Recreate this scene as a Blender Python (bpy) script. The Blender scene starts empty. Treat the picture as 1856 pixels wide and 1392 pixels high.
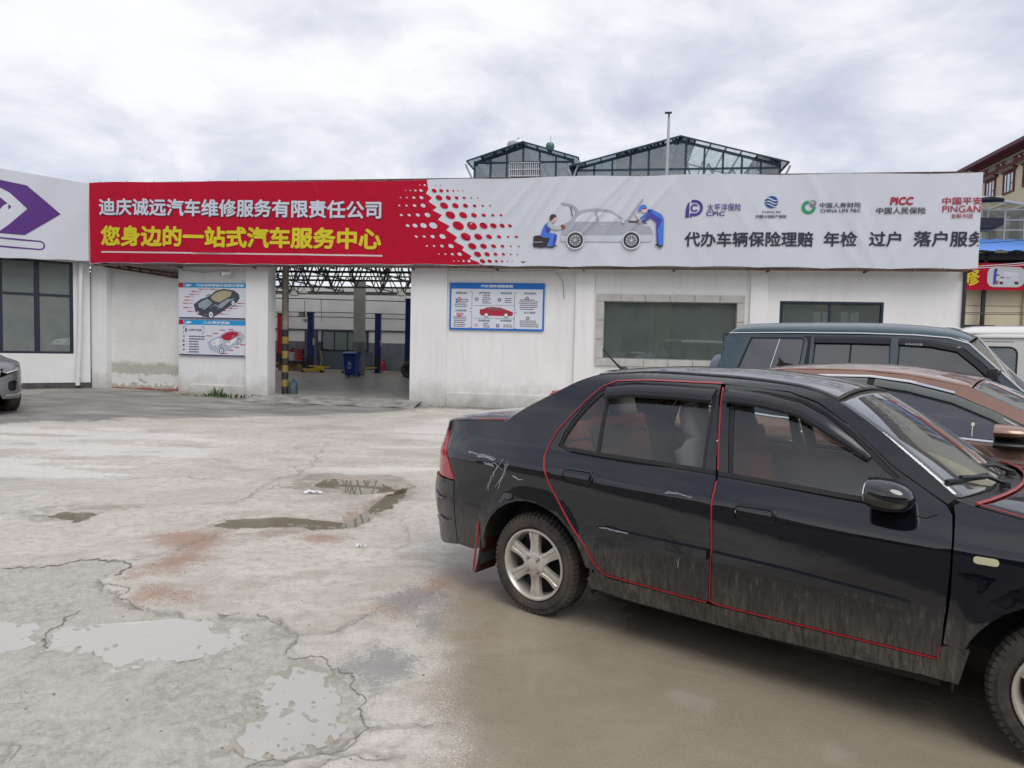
import bpy, bmesh, math, random
import numpy as np
from mathutils import Vector, Matrix
from mathutils.geometry import delaunay_2d_cdt
random.seed(7); rng = np.random.RandomState(5)
SC = bpy.context.scene; COL = SC.collection
R = math.radians
# ---------------------------------------------------------------- camera
cam = bpy.data.cameras.new('camera'); CAM = bpy.data.objects.new('camera', cam); COL.objects.link(CAM)
cam.sensor_width = 36; cam.lens = 36*1275.5/1856; cam.clip_start = .05; cam.clip_end = 4000
PITCH, ROLL, EYE = .0542, .0236, 1.539
_F = Vector((0, math.cos(PITCH), -math.sin(PITCH))); _U = Vector((0, math.sin(PITCH), math.cos(PITCH))); _R = Vector((1, 0, 0))
_r = _R*math.cos(ROLL)+_U*math.sin(ROLL); _u = -_R*math.sin(ROLL)+_U*math.cos(ROLL)
CAM.matrix_world = Matrix(((_r.x, _u.x, -_F.x, 0), (_r.y, _u.y, -_F.y, 0), (_r.z, _u.z, -_F.z, EYE), (0, 0, 0, 1)))
SC.camera = CAM
# ---------------------------------------------------------------- sky, sun, exposure
SUN_EL, SUN_AZ = 56, 156        # degrees; azimuth clockwise from +Y: the sun stands behind the camera, to the right
W = bpy.data.worlds.new('World'); SC.world = W; W.use_nodes = True
nt = W.node_tree; N = nt.nodes; L = nt.links
for n in list(N): N.remove(n)
def wn(t, **k):
    n = N.new(t)
    for a, b in k.items(): setattr(n, a, b)
    return n
out = wn('ShaderNodeOutputWorld'); bg = wn('ShaderNodeBackground'); L.new(bg.outputs[0], out.inputs[0])
sky = wn('ShaderNodeTexSky', sky_type='NISHITA', sun_disc=False, sun_elevation=R(SUN_EL), sun_rotation=R(SUN_AZ), altitude=3200)
skys = wn('ShaderNodeVectorMath', operation='SCALE'); skys.inputs['Scale'].default_value = .09; L.new(sky.outputs[0], skys.inputs[0])
tc = wn('ShaderNodeTexCoord'); sep = wn('ShaderNodeSeparateXYZ'); L.new(tc.outputs['Generated'], sep.inputs[0])
def wm(op, a, b=None, c=None, cl=False):
    n = wn('ShaderNodeMath', operation=op, use_clamp=cl)
    for i, q in enumerate((a, b, c)):
        if q is None: continue
        if isinstance(q, (int, float)): n.inputs[i].default_value = q
        else: L.new(q, n.inputs[i])
    return n.outputs[0]
zc = wm('MAXIMUM', sep.outputs['Z'], 0.0); den = wm('ADD', zc, .42)
px = wm('DIVIDE', sep.outputs['X'], den); py = wm('DIVIDE', sep.outputs['Y'], den)
cmb = wn('ShaderNodeCombineXYZ'); L.new(px, cmb.inputs[0]); L.new(py, cmb.inputs[1]); L.new(wm('MULTIPLY', zc, 1.5), cmb.inputs[2])
def wnoise(scale, detail, rough, dist, off):
    mp = wn('ShaderNodeMapping'); L.new(cmb.outputs[0], mp.inputs[0]); mp.inputs['Location'].default_value = off
    t = wn('ShaderNodeTexNoise'); L.new(mp.outputs[0], t.inputs['Vector'])
    for k, v in (('Scale', scale), ('Detail', detail), ('Roughness', rough), ('Distortion', dist)): t.inputs[k].default_value = v
    return t.outputs['Fac']
def wramp(fac, stops):
    r = wn('ShaderNodeValToRGB'); L.new(fac, r.inputs[0]); e = r.color_ramp.elements; r.color_ramp.interpolation = 'B_SPLINE'
    while len(e) < len(stops): e.new(.5)
    for q, (p, c) in zip(e, stops): q.position = p; q.color = (*c, 1)
    return r.outputs[0]
big = wnoise(1.5, 5, .5, .3, (2.3, 1.1, 0)); small = wnoise(4.2, 7, .55, .4, (7.1, 4.2, 0)); blue = wnoise(.8, 4, .5, .2, (1.2, 9.3, 3))
fine = wnoise(8.5, 6, .6, .5, (3.3, 8.1, 2)); mixn = wm('ADD', wm('ADD', wm('MULTIPLY', big, .50), wm('MULTIPLY', small, .38)), wm('MULTIPLY', fine, .12))
cloud = wramp(mixn, [(.37, (.40, .43, .53)), (.44, (.485, .512, .605)), (.50, (.595, .613, .675)), (.55, (.70, .71, .74)), (.60, (.77, .775, .79))])
cover = wramp(blue, [(.25, (.55,)*3), (.42, (.93,)*3), (.6, (.98,)*3)])
mx = wn('ShaderNodeMix', data_type='RGBA'); L.new(cover, mx.inputs['Factor']); L.new(skys.outputs[0], mx.inputs['A']); L.new(cloud, mx.inputs['B'])
L.new(mx.outputs['Result'], bg.inputs['Color']); bg.inputs['Strength'].default_value = 1.0
sl = bpy.data.lights.new('sun', 'SUN'); sl.energy = 1.5; sl.angle = R(40); sl.color = (1, .965, .91)
SUN = bpy.data.objects.new('sun', sl); COL.objects.link(SUN)
az = R(SUN_AZ); sd = Vector((math.sin(az)*math.cos(R(SUN_EL)), math.cos(az)*math.cos(R(SUN_EL)), math.sin(R(SUN_EL))))
SUN.rotation_euler = (-sd).to_track_quat('-Z', 'Y').to_euler(); SUN.location = (0, 0, 40)
SC.view_settings.view_transform = 'Standard'; SC.view_settings.look = 'None'; SC.view_settings.exposure = 0.42; SC.view_settings.gamma = 1
SC.view_settings.use_curve_mapping = False
SC.cycles.max_bounces = 8; SC.cycles.transparent_max_bounces = 16; SC.cycles.caustics_reflective = False; SC.cycles.caustics_refractive = False
SC.cycles.use_adaptive_sampling = True; SC.cycles.adaptive_threshold = .015
SC.cycles.use_denoising = True
# ---------------------------------------------------------------- material helpers
MATS = {}
def mat(name, col, rough=.6, metal=0., var=0., vs=3., bump=0., bs=40., spec=.5, coat=0., col2=None, alpha=None, streak=0., dirt=None):
    """procedural Principled: col varied by noise (var) or blended with col2; bump = fine relief; dirt=(colour, z_top, amount) lower-edge grime"""
    if name in MATS: return MATS[name]
    m = bpy.data.materials.new(name); m.use_nodes = True; t = m.node_tree; b = t.nodes['Principled BSDF']
    b.inputs['Roughness'].default_value = rough; b.inputs['Metallic'].default_value = metal; b.inputs['Specular IOR Level'].default_value = spec
    b.inputs['Coat Weight'].default_value = coat; b.inputs['Coat Roughness'].default_value = .03
    b.inputs['Base Color'].default_value = (*col, 1)
    co = t.nodes.new('ShaderNodeTexCoord').outputs['Object']
    def noise(s, d=4, r=.55, dist=0.):
        n = t.nodes.new('ShaderNodeTexNoise'); t.links.new(co, n.inputs['Vector']); n.inputs['Scale'].default_value = s; n.inputs['Detail'].default_value = d; n.inputs['Roughness'].default_value = r; n.inputs['Distortion'].default_value = dist
        return n.outputs['Fac']
    def mixc(f, a, c):
        x = t.nodes.new('ShaderNodeMix'); x.data_type = 'RGBA'; t.links.new(f, x.inputs['Factor'])
        for s, q in (('A', a), ('B', c)):
            if isinstance(q, tuple): x.inputs[s].default_value = (*q[:3], 1)
            else: t.links.new(q, x.inputs[s])
        return x.outputs['Result']
    def mrange(f, a, c, o0=0., o1=1.):
        x = t.nodes.new('ShaderNodeMapRange'); t.links.new(f, x.inputs[0])
        for i, q in enumerate((a, c, o0, o1)): x.inputs[i+1].default_value = q
        return x.outputs[0]
    cur = None
    if col2 or var:
        c2 = col2 or tuple(max(0, c*(1-var)) for c in col); c1 = col if col2 else tuple(min(1, c*(1+var*.5)) for c in col)
        cur = mixc(mrange(noise(vs, 6, .62, .3), .35, .65), c1, c2)
    if streak:
        mp = t.nodes.new('ShaderNodeMapping'); mp.inputs['Scale'].default_value = (5., 5., .35); t.links.new(co, mp.inputs[0]); sn = t.nodes.new('ShaderNodeTexNoise'); t.links.new(mp.outputs[0], sn.inputs['Vector']); sn.inputs['Scale'].default_value = 1.6; sn.inputs['Detail'].default_value = 6; sn.inputs['Roughness'].default_value = .7
        cur = mixc(mrange(sn.outputs['Fac'], .52, .72, 0., streak), cur if cur else col, (.42, .40, .36))
    if dirt:
        dc, zt, am = dirt
        sp = t.nodes.new('ShaderNodeSeparateXYZ'); t.links.new(co, sp.inputs[0])
        a = t.nodes.new('ShaderNodeMath'); a.operation = 'MULTIPLY_ADD'; t.links.new(noise(2.2, 6, .7), a.inputs[0]); a.inputs[1].default_value = -zt*1.6; t.links.new(sp.outputs['Z'], a.inputs[2])
        f = mrange(a.outputs[0], -zt*.9, zt*.25, am, 0.)
        cur = mixc(f, cur if cur else col, dc)
    if cur: t.links.new(cur, b.inputs['Base Color'])
    if bump:
        bn = t.nodes.new('ShaderNodeBump'); bn.inputs['Strength'].default_value = bump; bn.inputs['Distance'].default_value = .01
        t.links.new(noise(bs, 5, .6), bn.inputs['Height']); t.links.new(bn.outputs[0], b.inputs['Normal'])
    if var and rough > .1:
        t.links.new(mrange(noise(vs*2.3, 4), .3, .7, rough*.85, min(1, rough*1.12)), b.inputs['Roughness'])
    if alpha is not None: b.inputs['Alpha'].default_value = alpha
    MATS[name] = m; return m
def glass(name, tint=(.8, .85, .85), refl=.10, dust=0., rough=.01, dcol=(.5, .5, .48)):
    """see-through pane: transparent + mirror by Fresnel, with an even film of dust"""
    if name in MATS: return MATS[name]
    m = bpy.data.materials.new(name); m.use_nodes = True; t = m.node_tree; t.nodes.clear()
    o = t.nodes.new('ShaderNodeOutputMaterial'); tr = t.nodes.new('ShaderNodeBsdfTransparent'); tr.inputs[0].default_value = (*tint, 1)
    gl = t.nodes.new('ShaderNodeBsdfGlossy'); gl.inputs['Roughness'].default_value = rough; gl.inputs['Color'].default_value = (.95, .97, 1, 1)
    lw = t.nodes.new('ShaderNodeFresnel'); lw.inputs['IOR'].default_value = 1.5
    a = t.nodes.new('ShaderNodeMath'); a.operation = 'MULTIPLY_ADD'; a.use_clamp = True; t.links.new(lw.outputs[0], a.inputs[0]); a.inputs[1].default_value = 1.2; a.inputs[2].default_value = refl
    x = t.nodes.new('ShaderNodeMixShader'); t.links.new(a.outputs[0], x.inputs[0]); t.links.new(tr.outputs[0], x.inputs[1]); t.links.new(gl.outputs[0], x.inputs[2])
    last = x
    if dust:
        df = t.nodes.new('ShaderNodeBsdfDiffuse'); df.inputs[0].default_value = (*dcol, 1)
        nz = t.nodes.new('ShaderNodeTexNoise'); nz.inputs['Scale'].default_value = 3.5; nz.inputs['Detail'].default_value = 6
        cc = t.nodes.new('ShaderNodeTexCoord'); t.links.new(cc.outputs['Object'], nz.inputs['Vector'])
        r2 = t.nodes.new('ShaderNodeMapRange'); t.links.new(nz.outputs['Fac'], r2.inputs[0])
        for i, q in enumerate((.3, .7, dust*(.6 if dust < .2 else .9), dust*(1.4 if dust < .2 else 1.1))): r2.inputs[i+1].default_value = q
        y = t.nodes.new('ShaderNodeMixShader'); t.links.new(r2.outputs[0], y.inputs[0]); t.links.new(x.outputs[0], y.inputs[1]); t.links.new(df.outputs[0], y.inputs[2]); last = y
    t.links.new(last.outputs[0], o.inputs[0]); MATS[name] = m; return m
# ---------------------------------------------------------------- object helpers
def tag(o, label=None, cat=None, group=None, kind=None):
    for k, v in (('label', label), ('category', cat), ('group', group), ('kind', kind)):
        if v: o[k] = v
    return o
def thing(name, label, cat, loc=(0, 0, 0), rz=0., group=None):
    o = bpy.data.objects.new(name, None); COL.objects.link(o); o.location = loc; o.rotation_euler = (0, 0, rz); o.empty_display_size = .2
    return tag(o, label, cat, group)
def copytree(o, parent=None, loc=None, rz=None, label=None):
    c = o.copy(); COL.objects.link(c); c.parent = parent
    if loc is not None: c.location = loc
    if rz is not None: c.rotation_euler = (0, 0, rz)
    if label: c['label'] = label
    for ch in list(o.children): copytree(ch, c)
    return c
class G:
    def __init__(s): s.v = []; s.f = []; s.n = None
    def face(s, pts):
        k = len(s.v); s.v += [tuple(p) for p in pts]; s.f.append(tuple(range(k, k+len(pts)))); return s
    def box(s, x0, x1, y0, y1, z0, z1, M=None):
        k = len(s.v); P = [(x, y, z) for z in (z0, z1) for y in (y0, y1) for x in (x0, x1)]
        if M is not None: P = [tuple(M @ Vector(p)) for p in P]
        s.v += P; s.f += [tuple(k+i for i in q) for q in ((0, 2, 3, 1), (4, 5, 7, 6), (0, 1, 5, 4), (2, 6, 7, 3), (0, 4, 6, 2), (1, 3, 7, 5))]; return s
    def bar(s, p, q, w, h=None, up=(0, 0, 1)):
        h = h or w; p = Vector(p); q = Vector(q); d = (q-p); ln = d.length; d.normalize(); u = Vector(up)
        if abs(d.dot(u)) > .98: u = Vector((0, 1, 0))
        a = d.cross(u).normalized(); b = a.cross(d)
        M = Matrix(((d.x, a.x, b.x, p.x), (d.y, a.y, b.y, p.y), (d.z, a.z, b.z, p.z), (0, 0, 0, 1)))
        return s.box(0, ln, -w/2, w/2, -h/2, h/2, M)
    def tube(s, pts, r, n=8, closed=False):
        pts = [Vector(p) for p in pts]; m = len(pts); rr = r if isinstance(r, (list, tuple)) else [r]*m; k0 = len(s.v); last = None
        for i, p in enumerate(pts):
            if closed: d = pts[(i+1) % m]-pts[i-1]
            else: d = pts[min(i+1, m-1)]-pts[max(i-1, 0)]
            d.normalize()
            if last is None:
                u = Vector((0, 0, 1)) if abs(d.z) < .9 else Vector((1, 0, 0)); a = d.cross(u).normalized()
            else: a = (last-d*last.dot(d)).normalized()
            last = a; b = d.cross(a)
            for j in range(n):
                t = 2*math.pi*j/n; s.v.append(tuple(p+(a*math.cos(t)+b*math.sin(t))*rr[i]))
        for i in range(m if closed else m-1):
            for j in range(n):
                a0 = k0+i*n; b0 = k0+((i+1) % m)*n; s.f.append((a0+j, a0+(j+1) % n, b0+(j+1) % n, b0+j))
        if not closed: s.f.append(tuple(k0+j for j in range(n))[::-1]); s.f.append(tuple(k0+(m-1)*n+j for j in range(n)))
        return s
    def lathe(s, prof, n=24, M=None, caps=False):
        """profile (r, h) turned about local z"""
        k = len(s.v); m = len(prof)
        for j in range(n):
            t = 2*math.pi*j/n
            for r, h in prof:
                p = Vector((r*math.cos(t), r*math.sin(t), h)); s.v.append(tuple(M @ p if M is not None else p))
        for j in range(n):
            for i in range(m-1):
                a = k+j*m+i; b = k+((j+1) % n)*m+i; s.f.append((a, b, b+1, a+1))
        if caps:
            s.f.append(tuple(k+j*m for j in range(n))[::-1]); s.f.append(tuple(k+j*m+m-1 for j in range(n)))
        return s
    def prism(s, poly, y0, y1):
        """polygon in x,z (counter-clockwise seen from -y) pushed from y0 (front) to y1 (back)"""
        k = len(s.v); n = len(poly); s.v += [(x, y0, z) for x, z in poly]+[(x, y1, z) for x, z in poly]
        s.f.append(tuple(range(k, k+n))); s.f.append(tuple(range(k+2*n-1, k+n-1, -1)))
        for i in range(n): j = (i+1) % n; s.f.append((k+i, k+n+i, k+n+j, k+j))
        return s
    def grid(s, fn, nu, nv):
        k = len(s.v)
        for i in range(nu+1):
            for j in range(nv+1): s.v.append(tuple(fn(i/nu, j/nv)))
        for i in range(nu):
            for j in range(nv):
                a = k+i*(nv+1)+j; s.f.append((a, a+nv+1, a+nv+2, a+1))
        return s
    def build(s, name, m, parent=None, smooth=False, bev=0., label=None, cat=None, group=None, kind=None, loc=None, rz=None, ang=40, recalc=True):
        me = bpy.data.meshes.new(name); me.from_pydata(s.v, [], s.f)
        if recalc or bev:
            bm = bmesh.new(); bm.from_mesh(me)
            if bev:
                bmesh.ops.remove_doubles(bm, verts=bm.verts, dist=1e-5)
                ed = [e for e in bm.edges if len(e.link_faces) == 2 and e.calc_face_angle(0) > .5]
                bmesh.ops.bevel(bm, geom=ed, offset=bev, segments=2, affect='EDGES', profile=.6)
            bmesh.ops.recalc_face_normals(bm, faces=bm.faces); bm.to_mesh(me); bm.free()
        if smooth: me.shade_smooth(); me.set_sharp_from_angle(angle=R(ang))
        me.materials.append(m); o = bpy.data.objects.new(name, me); COL.objects.link(o); o.parent = parent
        if loc is not None: o.location = loc
        if rz is not None: o.rotation_euler = (0, 0, rz)
        return tag(o, label, cat, group, kind)
def vnoise(x, y, seed=0):
    """value noise, arrays in and out, 0..1"""
    xi = np.floor(x).astype(int); yi = np.floor(y).astype(int); fx = x-xi; fy = y-yi
    fx = fx*fx*(3-2*fx); fy = fy*fy*(3-2*fy)
    def h(a, b):
        n = (a*374761393+b*668265263+seed*974711) & 0x7fffffff; n = ((n ^ (n >> 13))*1274126177) & 0x7fffffff
        return ((n ^ (n >> 16)) & 0xffff)/65535.
    return (h(xi, yi)*(1-fx)+h(xi+1, yi)*fx)*(1-fy)+(h(xi, yi+1)*(1-fx)+h(xi+1, yi+1)*fx)*fy
def fbm(x, y, o=4, seed=0):
    s = 0; a = .5; t = 0
    for i in range(o): s = s+a*vnoise(x*2**i+17*i, y*2**i-9*i, seed+i); t += a; a *= .5
    return s/t
def sm(a, b, x):
    t = np.clip((x-a)/(b-a), 0, 1); return t*t*(3-2*t)
def sdf(poly, x, y):
    """signed distance to a polygon, negative inside"""
    P = np.array(poly); d = np.full(x.shape, 1e9); ins = np.zeros(x.shape, bool)
    for i in range(len(P)):
        a = P[i]; b = P[(i+1) % len(P)]; e = b-a; wx = x-a[0]; wy = y-a[1]
        t = np.clip((wx*e[0]+wy*e[1])/(e@e+1e-12), 0, 1); d = np.minimum(d, np.hypot(wx-e[0]*t, wy-e[1]*t))
        c = ((a[1] > y) != (b[1] > y)); xs = a[0]+(y-a[1])*(e[0])/(e[1] if abs(e[1]) > 1e-12 else 1e-12); ins ^= c & (x < xs)
    return np.where(ins, -d, d)
def pdist(line, x, y):
    P = np.array(line); d = np.full(x.shape, 1e9)
    for i in range(len(P)-1):
        a = P[i]; e = P[i+1]-a; t = np.clip(((x-a[0])*e[0]+(y-a[1])*e[1])/(e@e), 0, 1); d = np.minimum(d, np.hypot(x-a[0]-e[0]*t, y-a[1]-e[1]*t))
    return d
# ---------------------------------------------------------------- ground: one sheet to the horizon, finest near the camera
ASPH = [(-11.38, 10.88), (-8.75, 11.99), (-7.95, 12.52), (-7.08, 13.29), (-5.73, 13.82), (-4.65, 14.52), (-2.85, 15.98), (-1.78, 16.54), (0.96, 16.67), (12, 14.6), (40, 10), (40, 60), (-60, 60), (-60, 6)]
EROS = [(-4.02, 4.5), (-3.36, 4.58), (-2.98, 4.67), (-2.64, 4.77), (-2.52, 4.61), (-2.59, 4.38), (-2.28, 4.06), (-1.91, 3.87), (-1.59, 3.85), (-1.27, 3.81), (-1.11, 3.61), (-1.08, 3.38), (-0.91, 3.36), (-0.75, 3.2), (-0.6, 2.96), (-0.54, 2.73), (-0.65, 2.56), (-1.0, 2.42), (-1.6, 2.17), (-3.5, 1.6), (-5, 2.5)]
PUD = [[(-2.31, 3.35), (-2.35, 3.63), (-2.04, 3.71), (-1.78, 3.78), (-1.5, 3.66), (-1.43, 3.53), (-1.59, 3.39), (-1.85, 3.26), (-2.18, 3.37)],
       [(-2.95, 3.59), (-2.69, 3.72), (-2.52, 3.68), (-2.29, 3.48), (-2.5, 3.3), (-2.9, 3.2)],
       [(-1.11, 3.35), (-0.97, 3.39), (-0.76, 3.2), (-0.62, 2.95), (-0.58, 2.73), (-0.7, 2.61), (-0.9, 2.53), (-1.12, 2.55), (-1.05, 2.84), (-1.06, 3.08)],
       [(-2.47, 5.7), (-2.4, 6.01), (-1.97, 6.17), (-1.44, 6.02), (-1.34, 6.97), (-1.1, 7.56), (-1.0, 6.98), (-1.28, 5.85), (-1.59, 5.7), (-2.11, 5.75)],
       [(-2.14, 7.5), (-2.02, 7.89), (-1.45, 7.83), (-1.17, 7.3), (-1.53, 6.98)],
       [(-3.96, 5.92), (-3.9, 6.12), (-3.63, 6.09), (-3.58, 5.76)],
       [(-.02, 3.45), (.6, 3.5), (1.6, 3.0), (2.9, 2.7), (2.6, 1.6), (.9, 1.5), (.1, 2.0), (-.2, 2.5), (-.27, 2.8), (-.2, 3.1)]]
MUD = [[(-2.78, 5.38), (-2.61, 5.55), (-2.33, 5.61), (-2.19, 5.23), (-2.11, 4.82), (-2.26, 4.57), (-2.38, 4.45), (-2.42, 4.62), (-2.35, 5.0)],
       [(-2.25, 4.13), (-2.19, 4.29), (-1.95, 4.24), (-1.92, 4.09), (-2.16, 4.04)], [(-1.68, 5.47), (-1.5, 5.52), (-1.24, 5.41), (-1.32, 5.32)], [(-0.73, 3.99), (-0.47, 4.53), (-0.26, 4.66), (-0.34, 4.33), (-0.63, 3.95)]]
DARK = [[(-0.75, 4.12), (-0.62, 4.32), (-0.4, 4.25), (-0.35, 3.89), (-0.4, 3.66), (-0.5, 3.96), (-0.7, 3.99)], [(-0.75, 3.25), (-0.62, 3.44), (-0.46, 3.36), (-0.46, 3.18), (-0.58, 3.05), (-0.7, 3.14)]]
BROWN = [(-0.46, 4.65), (-0.06, 4.9), (0.62, 5.2), (3.2, 4.3), (6.5, 2.5), (7, -8), (-13, -8), (-13, 1.0), (-.5, 1.35), (-0.16, 2.2), (-0.24, 2.79), (-0.33, 3.22), (-0.36, 3.66)]
SHEEN_PAINT = [[(-10.66, 11.03), (-8.54, 11.9), (-6.93, 11.9), (-5.42, 10.98), (-4.3, 10.47), (-4.0, 8.98), (-4.46, 7.78), (-5.17, 7.07), (-6.68, 6.89)], [(-2.3, 9.0), (-2.06, 12.6), (-1.33, 14.4), (-0.5, 11), (-1.2, 8.48), (-2.0, 8.2)]]  # sheen of sky and wall on wet ground, painted as pale streaks
CRK = [[(-2.85, 10.78), (-2.51, 9.01), (-2.43, 8.11), (-2.58, 7.69), (-2.55, 7.1), (-2.57, 6.71), (-2.61, 6.47)], [(-4.48, 7.71), (-3.98, 7.58), (-3.58, 7.76), (-2.95, 7.55)], [(-0.6, 2.71), (-0.47, 2.74), (-0.25, 2.79)],
       [(-1.9, 2.58), (-1.84, 2.59), (-1.81, 2.52), (-1.81, 2.46)], [(-0.7, 2.45), (-0.56, 2.54), (-0.39, 2.53)], [(-2.64, 4.77), (-2.45, 5.0), (-2.3, 5.5), (-2.1, 5.8)], [(-1.11, 3.61), (-.9, 3.66), (-.75, 3.9)]]
def rise(x, y): return .14*sm(6.0, 11.0, -x)*sm(11., 18., y)
def ground_z(x, y):
    x = np.asarray(x, float); y = np.asarray(y, float)
    return float(rise(x, y))
WATER = -.010
ang = np.concatenate([np.linspace(-180, -42, 40, endpoint=False), np.linspace(-42, 42, 620, endpoint=False), np.linspace(42, 180, 41)])
rad = [.4]
while rad[-1] < 1500:
    r_ = rad[-1]; rad.append(r_*(1.12 if r_ < 1.6 or r_ > 30 else 1.0075 if r_ < 9 else 1.012 if r_ < 20 else 1.05))
rad = np.array(rad); A_, R_ = np.meshgrid(np.radians(ang), rad); gx = (np.sin(A_)*R_); gy = (np.cos(A_)*R_)
near = R_ < 22
def field(fn, far=0.):
    o = np.full(gx.shape, far); o[near] = fn(gx[near], gy[near]); return o
wob = lambda x, y, s, a, sd: (fbm(x*s, y*s, 4, sd)-.5)*a
def f_er(x, y): return sm(.025, -.02, sdf(EROS, x+wob(x, y, 7, .12, 3), y+wob(x, y, 7, .12, 11))+wob(x, y, 16, .09, 5))
def f_pud(x, y, ps=PUD):
    d = np.full(x.shape, 9.)
    for p in ps: d = np.minimum(d, sdf(p, x, y))
    return sm(.05, -.09, d+wob(x, y, 4.5, .24, 21)+wob(x, y, 18, .13, 22))
def f_mud(x, y):
    d = np.full(x.shape, 9.)
    for p in MUD: d = np.minimum(d, sdf(p, x, y))
    return sm(.22, -.20, d+wob(x, y, 6, .2, 31)+wob(x, y, 25, .16, 32))
def f_dark(x, y):
    d = np.full(x.shape, 9.)
    for p in DARK: d = np.minimum(d, sdf(p, x, y))
    return sm(.16, -.14, d+wob(x, y, 9, .2, 33)+wob(x, y, 32, .14, 34))
def f_brown(x, y): return sm(.22, -.22, sdf(BROWN, x, y)+wob(x, y, 3, .2, 41)+wob(x, y, 20, .08, 42))
ADDED_ASPH = [(-30, 1.0), (-.6, 1.2), (12, 1.0), (12, -30), (-30, -30)]      # unseen dark strip added under the camera, darkening the black car's reflections
def f_asph(x, y): return np.maximum(sm(.1, -.1, sdf(ADDED_ASPH, x, y)+wob(x, y, 3, .3, 53)), sm(.2, -.2, sdf(ASPH, x, y)+wob(x, y, .9, 1.4, 51)+wob(x, y, 5, .5, 52)))
def f_crk(x, y):
    d = np.full(x.shape, 9.)
    for c in CRK: d = np.minimum(d, pdist(c, x+wob(x, y, 5, .16, 61), y+wob(x, y, 5, .16, 62)))
    e = np.abs(sdf(EROS, x+wob(x, y, 7, .12, 3), y+wob(x, y, 7, .12, 11))+wob(x, y, 16, .09, 5))
    e = e+.02*(fbm(x*3, y*3, 2, 63) > .56)
    return np.maximum(sm(.03, .0, d)*.35, sm(.03, .0, e)*.45)
def f_sheen_paint(x, y):
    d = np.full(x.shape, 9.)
    for p in SHEEN_PAINT: d = np.minimum(d, sdf(p, x, y))
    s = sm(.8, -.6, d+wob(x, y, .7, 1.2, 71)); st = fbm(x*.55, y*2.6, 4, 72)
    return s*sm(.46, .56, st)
er = field(f_er); pud = field(lambda x, y: f_pud(x, y, PUD[:6])); mud = field(f_mud); dark = field(f_dark); brn = field(f_brown); crk = field(f_crk); she = field(f_sheen_paint)
asp = field(f_asph, 1.); asp[~near] = 1.
rough_h = field(lambda x, y: (fbm(x*9, y*9, 4, 81)-.5)*.012+(fbm(x*1.3, y*1.3, 3, 82)-.5)*.02)
peb = field(lambda x, y: np.clip(fbm(x*38, y*38, 2, 83)-.62, 0, 1)*.05)
gz = rise(gx, gy)+rough_h*.55*(1-brn*.7)-er*.014+er*(rough_h*1.1+peb)-crk*.004-pud*.016+dark*(.004+rough_h*.5)
def f_halo(x, y):
    d = np.full(x.shape, 9.)
    for p in PUD[3:6]: d = np.minimum(d, sdf(p, x, y))
    return sm(.42, -.05, d+wob(x, y, 3, .5, 97)+wob(x, y, 14, .25, 98))
halo = field(f_halo)
filmw = field(lambda x, y: sm(.5, -.45, sdf(PUD[6], x, y)+wob(x, y, 2, .5, 95)+wob(x, y, 9, .25, 96)))
wet = np.clip(sm(.15, .7, field(lambda x, y: f_pud(x, y, PUD[:6])))+brn*.62+filmw*.45+halo*.7+field(lambda x, y: sm(.52, .72, fbm(x*.9, y*1.5, 4, 91))*.55)*(1-er*.4), 0, 1)
added_lane = field(lambda x, y: sm(.1, -.1, sdf(ADDED_ASPH, x, y))); wet = wet*(1-added_lane); brn = brn*(1-added_lane)
g = G(); nr, na = gx.shape
me = bpy.data.meshes.new('ground'); V = np.c_[gx.ravel(), gy.ravel(), gz.ravel()]
V = np.r_[V, [[0, 0, 0]]]
idx = np.arange(nr*na).reshape(nr, na)
fq = np.stack([idx[:-1, :-1], idx[:-1, 1:], idx[1:, 1:], idx[1:, :-1]], -1).reshape(-1, 4)[:, ::-1]
fc = [(int(idx[0, j]), int(idx[0, j+1]), nr*na) for j in range(na-1)]
me.from_pydata(V.tolist(), [], fq.tolist()+[t[::-1] for t in fc]); me.shade_smooth()
for nm, ch in (('m1', (wet, mud, asp, er)), ('m2', (brn, np.clip(crk, 0, 1), dark, she)), ('m3', (added_lane, added_lane, added_lane, added_lane))):
    at_ = me.color_attributes.new(nm, 'FLOAT_COLOR', 'POINT'); dat = np.zeros((nr*na+1, 4), np.float32)
    dat[:-1] = np.stack([c.ravel() for c in ch], -1); at_.data.foreach_set('color', dat.ravel())
gm = bpy.data.materials.new('ground'); gm.use_nodes = True; t_ = gm.node_tree; GN = t_.nodes; GL = t_.links; gb = GN['Principled BSDF']
def gattr(n):
    a = GN.new('ShaderNodeVertexColor'); a.layer_name = n; s_ = GN.new('ShaderNodeSeparateColor'); GL.new(a.outputs['Color'], s_.inputs[0]); return s_.outputs[0], s_.outputs[1], s_.outputs[2], a.outputs['Alpha']
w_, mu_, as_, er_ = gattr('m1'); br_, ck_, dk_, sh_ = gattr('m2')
ln_ = gattr('m3')[0]
gpos = GN.new('ShaderNodeNewGeometry').outputs['Position']
def gnoise(s, d=5, r=.6, dist=0., sc=(1, 1, 1)):
    mp = GN.new('ShaderNodeMapping'); GL.new(gpos, mp.inputs[0]); mp.inputs['Scale'].default_value = sc
    n = GN.new('ShaderNodeTexNoise'); GL.new(mp.outputs[0], n.inputs['Vector'])
    for k, v in (('Scale', s), ('Detail', d), ('Roughness', r), ('Distortion', dist)): n.inputs[k].default_value = v
    return n.outputs['Fac']
def gmix(f, a, b, mode='MIX'):
    x = GN.new('ShaderNodeMix'); x.data_type = 'RGBA'; x.blend_type = mode
    if isinstance(f, float): x.inputs['Factor'].default_value = f
    else: GL.new(f, x.inputs['Factor'])
    for s, q in (('A', a), ('B', b)):
        if isinstance(q, tuple): x.inputs[s].default_value = (*q, 1)
        else: GL.new(q, x.inputs[s])
    return x.outputs['Result']
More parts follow.
